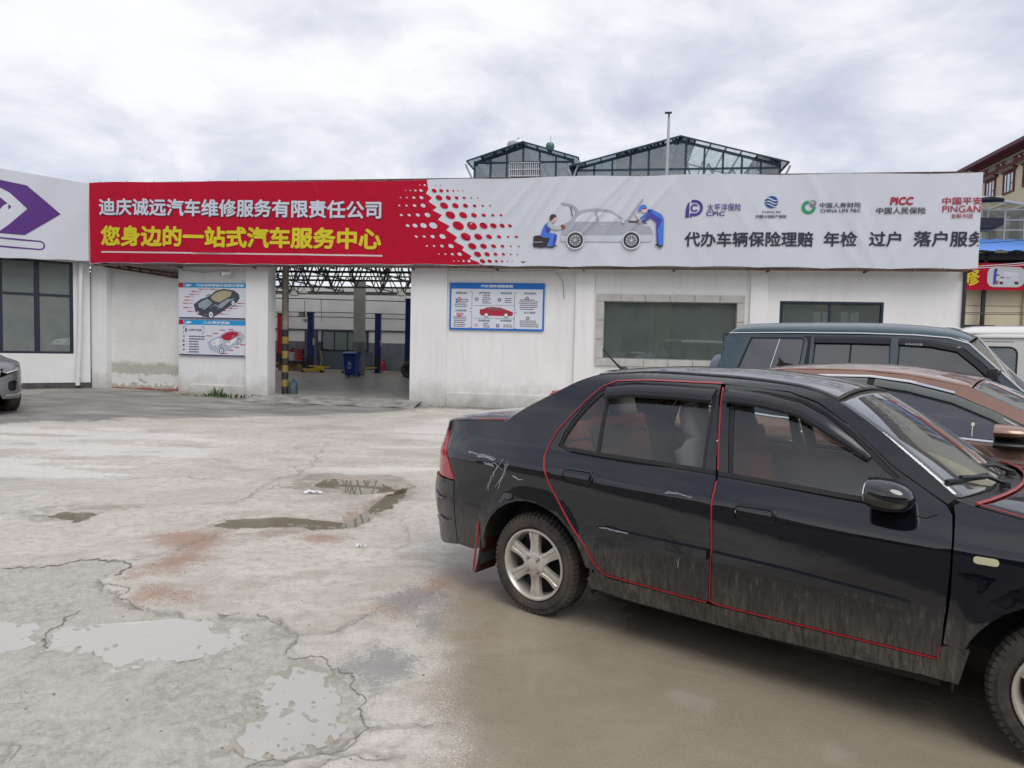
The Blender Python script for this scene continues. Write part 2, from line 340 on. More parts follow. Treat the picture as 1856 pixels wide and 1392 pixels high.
def gr(f, a, b, c=0., d=1.):
    x = GN.new('ShaderNodeMapRange'); GL.new(f, x.inputs[0])
    for i, q in enumerate((a, b, c, d)): x.inputs[i+1].default_value = q
    return x.outputs[0]
def gmath(op, a, b):
    x = GN.new('ShaderNodeMath'); x.operation = op; x.use_clamp = True
    for i, q in enumerate((a, b)):
        if isinstance(q, float): x.inputs[i].default_value = q
        else: GL.new(q, x.inputs[i])
    return x.outputs[0]
conc = gmix(gr(gnoise(.9, 7, .62, .4), .35, .65), (.59, .555, .495), (.475, .445, .395))
conc = gmix(gr(gnoise(11, 7, .75), .46, .68), conc, (.34, .315, .28)); conc = gmix(gr(gnoise(.8, 8, .68, 1.0, (1, 1.7, 1)), .50, .64, 0., .62), conc, (.33, .30, .25))
conc = gmix(gr(gnoise(75, 4, .7), .54, .68, 0., .6), conc, (.24, .215, .19))
conc = gmix(gr(gnoise(2.3, 6, .65, .6), .56, .7, 0., .5), conc, (.62, .59, .55))
eroc = gmix(gr(gnoise(22, 6, .7), .38, .62), (.27, .265, .23), (.45, .43, .38))
eroc = gmix(gr(gnoise(70, 4, .75), .55, .66, 0., .85), eroc, (.14, .13, .105)); eroc = gmix(gr(gnoise(3.2, 6, .7, .5), .45, .62, 0., .7), eroc, (.45, .43, .385))
aspc = gmix(gr(gnoise(70, 4, .7), .35, .7), (.12, .116, .108), (.225, .217, .203))
aspc = gmix(gr(gnoise(.7, 6, .6, .5, (1, 2, 1)), .42, .66), aspc, (.30, .285, .26)); aspc = gmix(gmath('MULTIPLY', ln_, .9), aspc, (.055, .053, .05))
brc = gmix(gr(gnoise(3.5, 6, .62, .4), .35, .65), (.275, .228, .165), (.335, .285, .215)); brc = gmix(gr(gnoise(85, 4, .7), .52, .66, 0., .6), brc, (.15, .122, .09)); brc = gmix(gr(gnoise(1.3, 6, .65, .8, (1, 1.6, 1)), .50, .66, 0., .5), brc, (.40, .35, .28))
def speckle(f, s, a=.9):
    x = GN.new('ShaderNodeMath'); x.operation = 'MULTIPLY_ADD'; GL.new(gnoise(s, 4, .7), x.inputs[0]); x.inputs[1].default_value = a; GL.new(f, x.inputs[2]); return gr(x.outputs[0], a*.5+.30, a*.5+.75)
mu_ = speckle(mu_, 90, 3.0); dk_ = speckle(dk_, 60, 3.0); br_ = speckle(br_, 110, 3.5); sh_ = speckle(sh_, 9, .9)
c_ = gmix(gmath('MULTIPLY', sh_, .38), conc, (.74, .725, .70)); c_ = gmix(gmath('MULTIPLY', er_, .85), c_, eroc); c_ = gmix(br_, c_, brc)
c_ = gmix(gmath('MULTIPLY', mu_, .85), c_, (.29, .165, .105)); c_ = gmix(gmath('MULTIPLY', dk_, .75), c_, gmix(gr(gnoise(60, 4, .7), .4, .65), (.17, .175, .18), (.27, .265, .26)))
c_ = gmix(as_, c_, aspc); c_ = gmix(gmath('MULTIPLY', speckle(gmath('MULTIPLY', gmath('SUBTRACT', w_, .40), 1.5), 80, 1.6), .5), c_, (.23, .205, .155)); c_ = gmix(ck_, c_, (.045, .042, .036))
GL.new(c_, gb.inputs['Base Color'])
rg = gr(w_, 0., 1., .60, .13); GL.new(rg, gb.inputs['Roughness']); gb.inputs['Specular IOR Level'].default_value = .55
gbp = GN.new('ShaderNodeBump'); gbp.inputs['Distance'].default_value = .012
hh = GN.new('ShaderNodeMath'); hh.operation = 'MULTIPLY_ADD'; GL.new(gnoise(150, 3, .6), hh.inputs[0]); hh.inputs[1].default_value = .35; GL.new(gnoise(34, 5, .65), hh.inputs[2])
GL.new(hh.outputs[0], gbp.inputs['Height']); GL.new(gr(w_, .2, 1., .5, .03), gbp.inputs['Strength']); GL.new(gbp.outputs[0], gb.inputs['Normal'])
me.materials.append(gm); go = bpy.data.objects.new('ground', me); COL.objects.link(go); tag(go, kind='structure')
# standing water: level sheets that the uneven ground rises out of
def water(name, col, see, ior=1.75):
    m = bpy.data.materials.new(name); m.use_nodes = True; t = m.node_tree; b = t.nodes['Principled BSDF']; o = t.nodes['Material Output']
    b.inputs['Base Color'].default_value = (*col, 1); b.inputs['Roughness'].default_value = .02; b.inputs['IOR'].default_value = ior
    tr = t.nodes.new('ShaderNodeBsdfTransparent'); tr.inputs[0].default_value = (.9, .87, .8, 1); x = t.nodes.new('ShaderNodeMixShader'); x.inputs[0].default_value = see
    t.links.new(b.outputs[0], x.inputs[1]); t.links.new(tr.outputs[0], x.inputs[2]); t.links.new(x.outputs[0], o.inputs[0]); return m
wats = [water('muddy_water', (.48, .46, .42), .2, 2.6), water('olive_water', (.235, .22, .165), .5, 2.0), water('brown_water', (.22, .18, .13), .72, 1.9)]
wats[2].node_tree.nodes['Principled BSDF'].inputs['Roughness'].default_value = .05
PL = [-.0205, -.0200, -.0215, -.0095, -.0095, -.0095, -.0095]
for p, lev, wi in zip(PUD[:6], PL, (0, 0, 0, 1, 1, 1)):
    P = np.array(p); c = P.mean(0)
    pts = [tuple(c+(q-c)*1.3) for q in P]
    g = G(); g.face([(a, b, lev+float(rise(np.array(a), np.array(b)))) for a, b in pts][::1]); o = g.build('puddle', wats[wi], recalc=False, kind='structure')
    if o.data.polygons[0].normal.z < 0: o.data.flip_normals()

# cracks: narrow ragged openings along the broken edges
def gheight(x, y):
    x = np.atleast_1d(np.asarray(x, float)); y = np.atleast_1d(np.asarray(y, float)); rh = (fbm(x*9, y*9, 4, 81)-.5)*.012+(fbm(x*1.3, y*1.3, 3, 82)-.5)*.02; e_ = f_er(x, y); b_ = f_brown(x, y); dk = f_dark(x, y)
    return rise(x, y)+rh*.55*(1-b_*.7)-e_*.014+e_*(rh*1.1+np.clip(fbm(x*38, y*38, 2, 83)-.62, 0, 1)*.05)-f_crk(x, y)*.004-f_pud(x, y, PUD[:6])*.016+dk*(.004+rh*.5)
m_crk = mat('crack_dark', (.21, .19, .155), .8, var=.4, vs=20)
def crack(line, w, sd_, amp=.05):
    w *= .5
    rs = np.random.RandomState(sd_); P = np.array(line, float)
    for it in range(5):
        Q = [P[0]]
        for a, b in zip(P, P[1:]):
            d = b-a; n = np.array([-d[1], d[0]]); Q += [(a+b)/2+n*rs.uniform(-.22, .22), b]
        P = np.array(Q)
        if np.hypot(*np.diff(P, axis=0).T).mean() < .018: break
    if len(P) < 4: return
    g = G(); t = np.gradient(P, axis=0); t /= np.linalg.norm(t, axis=1)[:, None]+1e-9; ww = w*(.25+.9*fbm(np.arange(len(P))*.21, np.full(len(P), sd_*3.1), 3, sd_))*np.clip(np.minimum(np.arange(len(P)), len(P)-1-np.arange(len(P)))/4, .05, 1)
    keep = fbm(np.arange(len(P))*.05, np.full(len(P), 7.7), 2, sd_+5) > .36
    A = P+np.c_[-t[:, 1], t[:, 0]]*ww[:, None]; B = P-np.c_[-t[:, 1], t[:, 0]]*ww[:, None]; za = gheight(A[:, 0], A[:, 1])+.0045; zb = gheight(B[:, 0], B[:, 1])+.0045
    for i in range(len(P)): g.v += [(A[i, 0], A[i, 1], za[i]), (B[i, 0], B[i, 1], zb[i])]
    for i in range(len(P)-1):
        if keep[i]: g.f.append((2*i, 2*i+2, 2*i+3, 2*i+1))
    if g.f: g.build('crack', m_crk, recalc=False, kind='structure')
for i, c in enumerate(CRK): crack(c, .007 if i < 2 else .004, 11+i)
crack(EROS[1:6], .018, 31); crack(EROS[5:12], .007, 32); crack(EROS[11:18], .006, 33); crack([(-2.42, 3.95), (-2.36, 3.5), (-2.2, 3.38)], .009, 35)
crack([(-3.3, 2.9), (-2.6, 2.8), (-2.1, 2.95)], .003, 37); crack([(-1.0, 6.3), (-.8, 5.6), (-.9, 5.1)], .003, 38)
# ---------------------------------------------------------------- workshop facade frame: x along the front, y into the building, z up
BY = .1526
FO = Vector((-11.088, 18.962, 0))
def fw(x, y, z): return FO+Vector((x*math.cos(BY)+y*math.sin(BY), -x*math.sin(BY)+y*math.cos(BY), z))
m_wall = mat('white_plaster', (.79, .785, .78), .8, var=.05, vs=.9, bump=.15, bs=30, streak=.2, dirt=((.30, .275, .235), .62, .8))
m_wall2 = mat('white_plaster_clean', (.76, .755, .75), .8, var=.05, vs=1.3, bump=.12, bs=30)
m_peel = bpy.data.materials.new('peeling_plaster'); m_peel.use_nodes = True
def _peel():
    t = m_peel.node_tree; b = t.nodes['Principled BSDF']; b.inputs['Roughness'].default_value = .85
    co = t.nodes.new('ShaderNodeTexCoord').outputs['Object']; sp = t.nodes.new('ShaderNodeSeparateXYZ'); t.links.new(co, sp.inputs[0])
    def nz(s, d=6, r=.65):
        n = t.nodes.new('ShaderNodeTexNoise'); t.links.new(co, n.inputs['Vector']); n.inputs['Scale'].default_value = s; n.inputs['Detail'].default_value = d; n.inputs['Roughness'].default_value = r; return n.outputs['Fac']
    def ma(op, a, c, d=None):
        n = t.nodes.new('ShaderNodeMath'); n.operation = op
        for i, q in enumerate((a, c, d)):
            if q is None: continue
            if isinstance(q, (float, int)): n.inputs[i].default_value = q
            else: t.links.new(q, n.inputs[i])
        return n.outputs[0]
    def mr(f, a, c, o0=0., o1=1.):
        n = t.nodes.new('ShaderNodeMapRange'); t.links.new(f, n.inputs[0])
        for i, q in enumerate((a, c, o0, o1)): n.inputs[i+1].default_value = q
        return n.outputs[0]
    def mx(f, a, c):
        n = t.nodes.new('ShaderNodeMix'); n.data_type = 'RGBA'; t.links.new(f, n.inputs['Factor'])
        for s, q in (('A', a), ('B', c)):
            if isinstance(q, tuple): n.inputs[s].default_value = (*q, 1)
            else: t.links.new(q, n.inputs[s])
        return n.outputs['Result']
    z = ma('MULTIPLY_ADD', nz(3.2), .42, sp.outputs['Z']); z2 = ma('MULTIPLY_ADD', nz(5.5), .5, sp.outputs['Z'])
    c = mx(mr(nz(1.6), .4, .65), (.75, .745, .725), (.68, .675, .65))
    c = mx(mr(z, 1.12, 1.0), c, (.47, .45, .40)); c = mx(mr(z2, .80, .78), c, (.70, .69, .66))
    c = mx(mr(ma('MULTIPLY_ADD', nz(9), .5, sp.outputs['Z']), .50, .47), c, (.42, .39, .33)); c = mx(mr(nz(4.4), .60, .62), c, mx(mr(sp.outputs['Z'], .55, .6), (.36, .35, .31), c))
    c = mx(mr(ma('MULTIPLY_ADD', nz(4.0), .16, sp.outputs['Z']), .245, .235), c, (.34, .08, .085)); c = mx(mr(ma('MULTIPLY_ADD', nz(6.0), .2, sp.outputs['Z']), .24, .22), c, (.16, .14, .11))
    t.links.new(c, b.inputs['Base Color']); bp = t.nodes.new('ShaderNodeBump'); bp.inputs['Strength'].default_value = .5; bp.inputs['Distance'].default_value = .02
    t.links.new(nz(14), bp.inputs['Height']); t.links.new(bp.outputs[0], b.inputs['Normal'])
_peel()
m_steel = mat('dark_steel', (.035, .037, .045), .5, .3, var=.3); m_rust = mat('rusty_steel', (.10, .055, .04), .7, .2, var=.4, vs=6); m_alu = mat('navy_frame', (.028, .036, .06), .4, .3)
m_grey = mat('grey_paint', (.17, .18, .215), .65, var=.3, vs=1.6); m_conc = mat('worn_concrete', (.33, .315, .285), .75, col2=(.22, .205, .18), vs=1.4, bump=.3, bs=25)
m_tile = mat('grey_stone_tile', (.47, .455, .43), .6, var=.15, vs=4, bump=.1); m_win = glass('window_glass', (.80, .86, .83), .05, dust=.26, dcol=(.25, .30, .285)); m_dark = mat('dark_room', (.05, .055, .055), .8, var=.2)
WK = thing('workshop_building', 'long white plastered repair workshop with open truck entrance under the banner', 'building', tuple(FO), -BY)
def fbox(name, m, x0, x1, y0, y1, z0, z1, bev=0., parent=None, label=None): return G().box(x0, x1, y0, y1, z0, z1).build(name, m, parent or WK, bev=bev, label=label)
TOP = 3.47; PAR = 5.35
# the wall, piece by piece from the left corner to the right end (y = 0 is the face of the wall)
fbox('corner_pillar', m_wall, -.30, .16, .02, .34, -.2, PAR)
fbox('wall', m_peel, .16, 2.26, .20, .44, -.2, 3.50, label='recessed wall with peeling plaster and faded red paint at its foot')
fbox('wall', m_wall, 2.26, 4.22, .03, .33, -.2, TOP); fbox('pillar', m_wall, 4.22, 4.83, -.07, .36, -.2, TOP, .012)
fbox('pillar', m_wall, 8.63, 9.55, -.07, .36, -.2, TOP, .012); fbox('wall', m_wall, 9.55, 12.72, .03, .30, -.2, TOP)
fbox('plinth', m_wall, 9.55, 12.72, -.02, .03, -.2, .34, .008); fbox('plinth', m_wall, 2.62, 4.22, -.02, .03, -.2, .32, .008)
fbox('pillar', m_wall, 12.72, 13.16, -.05, .34, -.2, TOP, .012)
X0, X1, Z0, Z1 = 13.40, 16.48, 1.29, 2.66           # big window opening
fbox('wall', m_wall, 13.16, 16.76, .03, .30, -.2, Z0); fbox('wall', m_wall, 13.16, 16.76, .03, .30, Z1, TOP)
fbox('wall', m_wall, 13.16, X0, .03, .30, Z0, Z1); fbox('wall', m_wall, X1, 16.76, .03, .30, Z0, Z1)
fbox('pillar', m_wall, 16.76, 17.14, -.05, .34, -.2, TOP, .012)
A0, A1, B0, B1 = 17.43, 19.68, 1.25, 2.72            # second window
fbox('wall', m_wall, 17.14, 21.30, .03, .30, -.2, B0); fbox('wall', m_wall, 17.14, 21.30, .03, .30, B1, TOP); fbox('wall', m_wall, 17.14, A0, .03, .30, B0, B1); fbox('wall', m_wall, A1, 21.30, .03, .30, B0, B1)
fbox('end_wall', m_wall, 21.06, 21.30, .30, 17.6, -.2, TOP); fbox('corner_post', m_steel, 21.302, 21.36, -.02, .05, 0, TOP)
fbox('parapet', m_wall2, .16, 21.30, .05, .28, TOP+.002, PAR)
# stone tiles round the big window
def tile_ring(x0, x1, z0, z1, w, parent):
    n = 6; d = (x1-x0+2*w)/n
    tl = []
    for k in range(n):
        for zz in ((z1, z1+w), (z0-w, z0)): tl.append((x0-w+k*d+.006, x0-w+(k+1)*d-.006, zz[0], zz[1]))
    for k in range(3):
        h = (z1-z0)/3
        for xx in ((x0-w, x0), (x1, x1+w)): tl.append((xx[0], xx[1], z0+k*h+.006, z0+(k+1)*h-.006))
    for a, b, c, e in tl:
        j = random.uniform(-.004, .004); G().box(a, b, -.02+j, .03, c, e).build('tile', m_tile, parent, bev=.006)
tile_ring(X0, X1, Z0, Z1, .17, WK)
def window(x0, x1, z0, z1, cols, fr, parent, y=.06, m=m_alu, gm=m_win, rows=1, ft=.05):
    g = G(); g.box(x0, x1, y, y+ft, z0, z0+fr).box(x0, x1, y, y+ft, z1-fr, z1).box(x0, x0+fr, y, y+ft, z0+fr, z1-fr).box(x1-fr, x1, y, y+ft, z0+fr, z1-fr)
    for c in cols: g.box(c-fr*.45, c+fr*.45, y+.002, y+ft-.002, z0+fr, z1-fr)
    f = g.build('window_frame', m, parent)
    ed = [x0+fr]+[c for c in cols]+[x1-fr]
    for a, b in zip(ed, ed[1:]):
        for r in range(rows):
            h = (z1-z0-2*fr)/rows; G().box(a+fr*.3, b-fr*.3, y+.022, y+.028, z0+fr+r*h+.004, z0+fr+(r+1)*h-.004).build('pane', gm, f)
    return f
window(X0, X1, Z0, Z1, [], .025, WK, m=mat('thin_grey_frame', (.2, .21, .22), .5)); window(A0, A1, B0, B1, [18.53], .055, WK, y=.04)
# the rooms behind the two windows
for a, b, c, d in ((13.16, 16.9, .302, 4.2), (16.95, 21.05, .302, 4.2)):
    g = G()
    if a < 15: g.box(a, b, d, d+.1, .1, 3.4)
    else:
        g.box(a, b, d, d+.1, .1, 1.9).box(a, b, d, d+.1, 2.75, 3.4).box(a, 19.2, d, d+.1, 1.9, 2.75).box(19.75, 19.95, d, d+.1, 1.9, 2.75).box(20.5, b, d, d+.1, 1.9, 2.75)
    g.box(a-.02, a, c, d, .1, 3.4).box(b, b+.02, c, d, .1, 3.4).box(a, b, c, d, 3.38, 3.42).box(a, b, c, d, .06, .1); g.build('room_lining', mat('room_plaster', (.60, .64, .60), .9, var=.1), WK)
m_curt = mat('grey_curtain', (.34, .39, .39), .85, var=.2, vs=2); m_greenc = mat('pale_green_curtain', (.55, .63, .40), .85, var=.1)
def curtain(x0, x1, z0, z1, y, m, waves):
    return G().grid(lambda a, b: (x0+(x1-x0)*a, y+.05*math.sin(a*waves*6.283)*(0.6+.4*b), z0+(z1-z0)*b), int(waves*8), 2).build('curtain', m, WK, smooth=True)
for x_ in (19.2, 19.95): window(x_, x_+.55, 1.9, 2.75, [x_+.27], .04, WK, y=4.22)
curtain(17.3, 18.4, .6, 2.9, .9, mat('pale_blind', (.46, .52, .50), .85, var=.06), 1)
curtain(13.3, 14.62, .6, 2.9, .40, m_curt, 9); curtain(14.66, 15.02, .6, 2.9, .38, m_greenc, 3)
curtain(15.06, 16.6, .6, 2.9, 1.0, mat('pale_blind', (.46, .52, .50), .85, var=.06), 1)
g = G()
for k in range(3): g.box(15.35, 16.6, 1.2, 1.22, .9+k*.7, .93+k*.7)
for x in (15.35, 16.6): g.box(x, x+.03, 1.0, 1.4, .1, 2.6)
g.build('shelf', mat('grey_metal', (.3, .32, .33), .5, .5), WK)
ch = thing('chair', 'yellow framed chair behind the tiled workshop window', 'chair', tuple(fw(15.40, .46, .02)), -BY)
g = G(); g.tube([(0, 0, 1.2), (0, 0, 1.62), (.06, 0, 1.70), (.36, 0, 1.70), (.42, 0, 1.62), (.42, 0, 1.2)], .018, 8); g.tube([(0, 0, 1.45), (.42, 0, 1.45)], .014); g.build('back_frame', mat('yellow_paint', (.75, .52, .03), .4), ch, smooth=True)
G().box(.02, .40, .01, .03, 1.22, 1.42).build('backrest', mat('pale_plastic', (.6, .6, .5), .5), ch, bev=.01); G().box(0, .42, 0, .42, 1.08, 1.13).build('seat', mat('yellow_paint', (.75, .52, .03), .4), ch, bev=.015)
for a, b in ((0, 0), (.42, 0), (0, .42), (.42, .42)): G().tube([(a, b, 0), (a, b, 1.1)], .014).build('leg', mat('yellow_paint', (.75, .52, .03)), ch)
# floor slab, ramp, interior shell
m_floor = mat('workshop_floor', (.27, .25, .215), .35, col2=(.17, .155, .13), vs=.8, bump=.12, bs=20)
fbox('floor_slab', m_floor, -9.0, 13.1, .02, 17.6, -.1, .12)
g = G(); g.grid(lambda a, b: (4.55+(8.95-4.55)*a+.14*math.sin(9*a)*(1-b), -.95+.98*b, .004+.117*b+.012*math.sin(a*31+b*5)*(1-b)), 30, 6); g.build('entrance_ramp', mat('ramp_concrete', (.36, .345, .335), .55, col2=(.15, .135, .13), vs=3.2, bump=.5, bs=14), WK, smooth=True)
fbox('back_wall', m_wall2, -9.0, 13.1, 17.4, 17.6, 2.14, 4.30); fbox('back_wall', m_wall2, -9.0, 13.1, 17.4, 17.6, .12, 2.138); fbox('dado', m_grey, -9.0, 13.1, 17.385, 17.398, .125, 1.52)
fbox('side_wall', m_wall2, -9.2, -9.0, .3, 17.6, 0, 4.3); fbox('side_wall', m_wall2, 12.9, 13.1, .36, 17.4, 0, 4.3)
fbox('wall_rail', m_alu, -9, 12.9, 17.33, 17.384, 2.12, 2.16)
g0 = window(-1.42, 1.1, 1.06, 2.10, [-.72, -.02, .6], .06, WK, y=17.3, gm=glass('green_pane', (.3, .45, .36), .15, dust=.2, dcol=(.35, .45, .4)))
fbox('partition', mat('blue_grey_panel', (.075, .085, .12), .6), -1.5, 1.3, 17.25, 17.33, .12, 1.04); fbox('partition', mat('blue_grey_panel', (.075, .085, .12)), 4.4, 6.2, 16.2, 16.3, .12, 1.16)
fbox('partition_post', m_grey, 3.55, 3.75, 16.2, 16.4, .12, 2.2); fbox('partition_post', mat('blue_grey_panel', (.075, .085, .12)), -2.2, -1.55, 17.0, 17.2, .12, 2.1)
# column inside
fbox('column', mat('column_paint', (.47, .46, .43), .8, var=.08), 2.58, 2.99, 11.5, 11.85, 1.55, 4.1, .01); fbox('column', m_grey, 2.58, 2.99, 11.5, 11.85, .12, 1.548, .01)
# roof: pitched sheets with translucent strips, on steel trusses
m_roof = mat('blue_roof_sheet', (.06, .085, .13), .5, .4, var=.2); m_sky = bpy.data.materials.new('translucent_sheet'); m_sky.use_nodes = True
_t = m_sky.node_tree; _b = _t.nodes['Principled BSDF']; _o = _t.nodes['Material Output']; _x = _t.nodes.new('ShaderNodeMixShader'); _x.inputs[0].default_value = .6; _tr = _t.nodes.new('ShaderNodeBsdfTransparent'); _tr.inputs[0].default_value = (.92, .95, .93, 1)
_tl = _t.nodes.new('ShaderNodeBsdfTranslucent'); _tl.inputs[0].default_value = (.8, .83, .8, 1); _t.links.new(_tl.outputs[0], _x.inputs[1]); _t.links.new(_tr.outputs[0], _x.inputs[2]); _t.links.new(_x.outputs[0], _o.inputs[0])
def roofz(y): return 4.75+.95*(1-abs(y-8.9)/8.9)
for i, a in enumerate(np.arange(-9.2, 13.0, 1.12)):
    for y0, y1 in ((.3, 8.9), (8.9, 17.9)):
        sky_ = i % 4 in (1, 2)
        k = 0
        for ya, yb in ((y0, y0+2.4), (y0+2.41, y0+5.6), (y0+5.61, y1)):
            m = m_sky if (sky_ and (k >= 1 and y0 > 3 or k == 2)) or (i % 4 == 3 and k != 1 and y0 > 3) or (k == 2 and y0 > 3) else m_roof; k += 1
            g = G(); nn = 12
            g.grid(lambda u, v: (a+1.11*u, ya+(yb-ya)*v, roofz(ya+(yb-ya)*v)+.03*(1 if int(u*nn+.5) % 2 else 0)), nn, 1); g.build('roof_sheet' if m is m_roof else 'skylight_sheet', m, WK)
m_truss = mat('truss_steel', (.075, .065, .058), .6, .2, var=.3)
for y in (1.6, 4.6, 7.6, 10.6, 13.6, 16.4):
    zt = roofz(y)-.12; zb = 3.78 if y < 14 else 3.9
    g = G(); g.bar((-9, y, zb), (12.9, y, zb), .07); g.bar((-9, y, zt), (12.9, y, zt), .07)
    n = 20
    for k in range(n):
        xa = -9+21.9*k/n; xb = -9+21.9*(k+1)/n; xm = (xa+xb)/2
        g.bar((xa, y, zb), (xm, y, zt), .045); g.bar((xm, y, zt), (xb, y, zb), .045)
    g.build('roof_truss', m_truss, WK)
for x in np.arange(-8, 13, 2.6):
    g = G(); g.bar((x, .5, 4.1), (x, 17.2, 4.1), .05)
    for k in range(12):
        ya = .5+1.39*k; g.bar((x, ya, 4.1), (x, ya+.7, roofz(ya+.7)-.05), .035); g.bar((x, ya+.7, roofz(ya+.7)-.05), (x, ya+1.39, 4.1), .035)
    g.build('cross_truss', m_truss, WK)
# striped pole just inside the entrance
pol = thing('striped_pole', 'round steel pole with yellow and black bands inside the entrance', 'pole', tuple(fw(4.97, .62, .12)), -BY)
m_py = mat('worn_yellow', (.38, .27, .05), .6, col2=(.20, .15, .05), vs=9); m_pb = mat('worn_black', (.035, .035, .035), .6, var=.4, vs=9); m_pg = mat('bare_pole', (.34, .31, .27), .6, col2=(.22, .19, .15), vs=7)
z = 0
for k in range(9):
    h = .19; G().lathe([(.088, z), (.088, z+h-.001)], 20, caps=True).build('band', m_pb if k % 2 == 0 else m_py, pol, smooth=True); z += h
G().lathe([(.086, z), (.086, 4.6)], 20, caps=True).build('shaft', m_pg, pol, smooth=True)
# banner hanger frame, visible under the banner
g = G()
for z in (3.40, 3.52): g.bar((.1, -.36, z), (21.2, -.36, z), .05)
for x in np.arange(.3, 21.4, 2.1): g.bar((x, -.36, 3.52), (x, .0, 3.52), .045); g.bar((x, -.36, 3.40), (x, -.01, 3.0 if int(x) % 5 == 9 else 3.38), .04)
g.bar((.1, -.36, 5.50), (21.2, -.36, 5.50), .04)
for x in np.arange(.3, 21.4, 1.4): g.bar((x, -.355, 3.5), (x, -.355, 5.5), .04)
g.build('banner_frame', m_rust, WK)
g = G(); g.bar((.2, -.2, 3.46), (2.3, .12, 3.22), .10, .05); g.bar((.2, -.1, 3.40), (2.3, .18, 3.12), .05); g.bar((2.28, .1, 3.3), (2.28, .1, 3.0), .05)
for k in range(7): x = .3+.3*k; g.bar((x, -.15, 3.44-.034*k), (x+.15, -.1, 3.36-.036*k), .03)
g.build('gate_header', m_rust, WK)
g = G(); g.tube([(2.4, -.02, 3.32), (3.0, -.03, 3.26), (3.6, -.02, 3.33), (3.72, -.03, 3.28), (3.76, -.06, 3.24)], .008, 5); g.tube([(9.4, -.03, 3.3), (9.6, -.04, 3.36), (10.6, -.04, 3.34), (12.2, -.04, 3.37), (12.4, 0, 3.1), (12.44, .02, 2.7)], .008, 5); g.build('cable', mat('grey_cable', (.35, .35, .35), .6), WK)
# ---------------------------------------------------------------- side wing at 37 degrees to the front
WR = math.atan2(.5999, .80); WO = Vector((-11.39, 18.89, 0))
WG = thing('wing_building', 'white wing with large dark framed windows at the left of the workshop', 'building', tuple(WO), WR)
def wbox(name, m, x0, x1, y0, y1, z0, z1, **k): return G().box(x0, x1, y0, y1, z0, z1).build(name, m, WG, **k)
wbox('wall', m_wall2, -9.5, .05, .0, .28, -.1, 1.05); wbox('wall', m_wall2, -.33, .05, .0, .28, 1.052, 3.46); wbox('parapet', m_wall2, -9.5, .05, .0, .28, 3.465, 5.3)
wbox('skirting', mat('black_skirting', (.045, .043, .045), .6, col2=(.10, .095, .09), vs=5), -9.5, .05, -.015, .0, -.1, .29)
wbox('end_wall', m_wall2, -9.5, -9.25, .28, 7, -.1, 5.3); wbox('room_back', mat('wing_room', (.5, .54, .52), .9, var=.15), -9.2, .0, 3.4, 3.5, 0, 3.4); wbox('room_floor', m_floor, -9.2, 0, .28, 3.4, .1, .15); wbox('room_ceiling', m_wall2, -9.2, 0, .3, 3.4, 3.42, 3.46)
xs = [-.35-.78*k for k in range(12)]
m_wgl = glass('wing_glass', (.60, .68, .66), .12, dust=.48, dcol=(.34, .385, .375))
for a, b in zip(xs[1:], xs):
    f = window(a, b, 1.06, 3.46, [], .045, WG, y=.05, gm=m_wgl, rows=1); G().box(a+.045, b-.045, .052, .098, 2.555, 2.605).build('mullion', m_alu, f)
pp = G(); pp.tube([(-.16, -.12, 3.45), (-.20, -.12, 1.6), (-.26, -.12, .22)], .055, 12); d = pp.build('downpipe', mat('white_pvc', (.72, .72, .71), .4, var=.05), WG, smooth=True)
pp = G(); pp.tube([(-.235, -.12, .50), (-.239, -.12, .42)], .062, 12); pp.build('pipe_collar', mat('white_pvc', (.7, .7, .7)), d, smooth=True)
G().box(-2.4, -1.7, 1.4, 1.8, .15, 1.9).build('cupboard', mat('pale_cupboard', (.5, .53, .5), .6), WG); G().box(-1.5, -1.0, 2.2, 2.6, .15, 2.6).build('cupboard', mat('grey_cupboard', (.3, .34, .33), .6), WG)
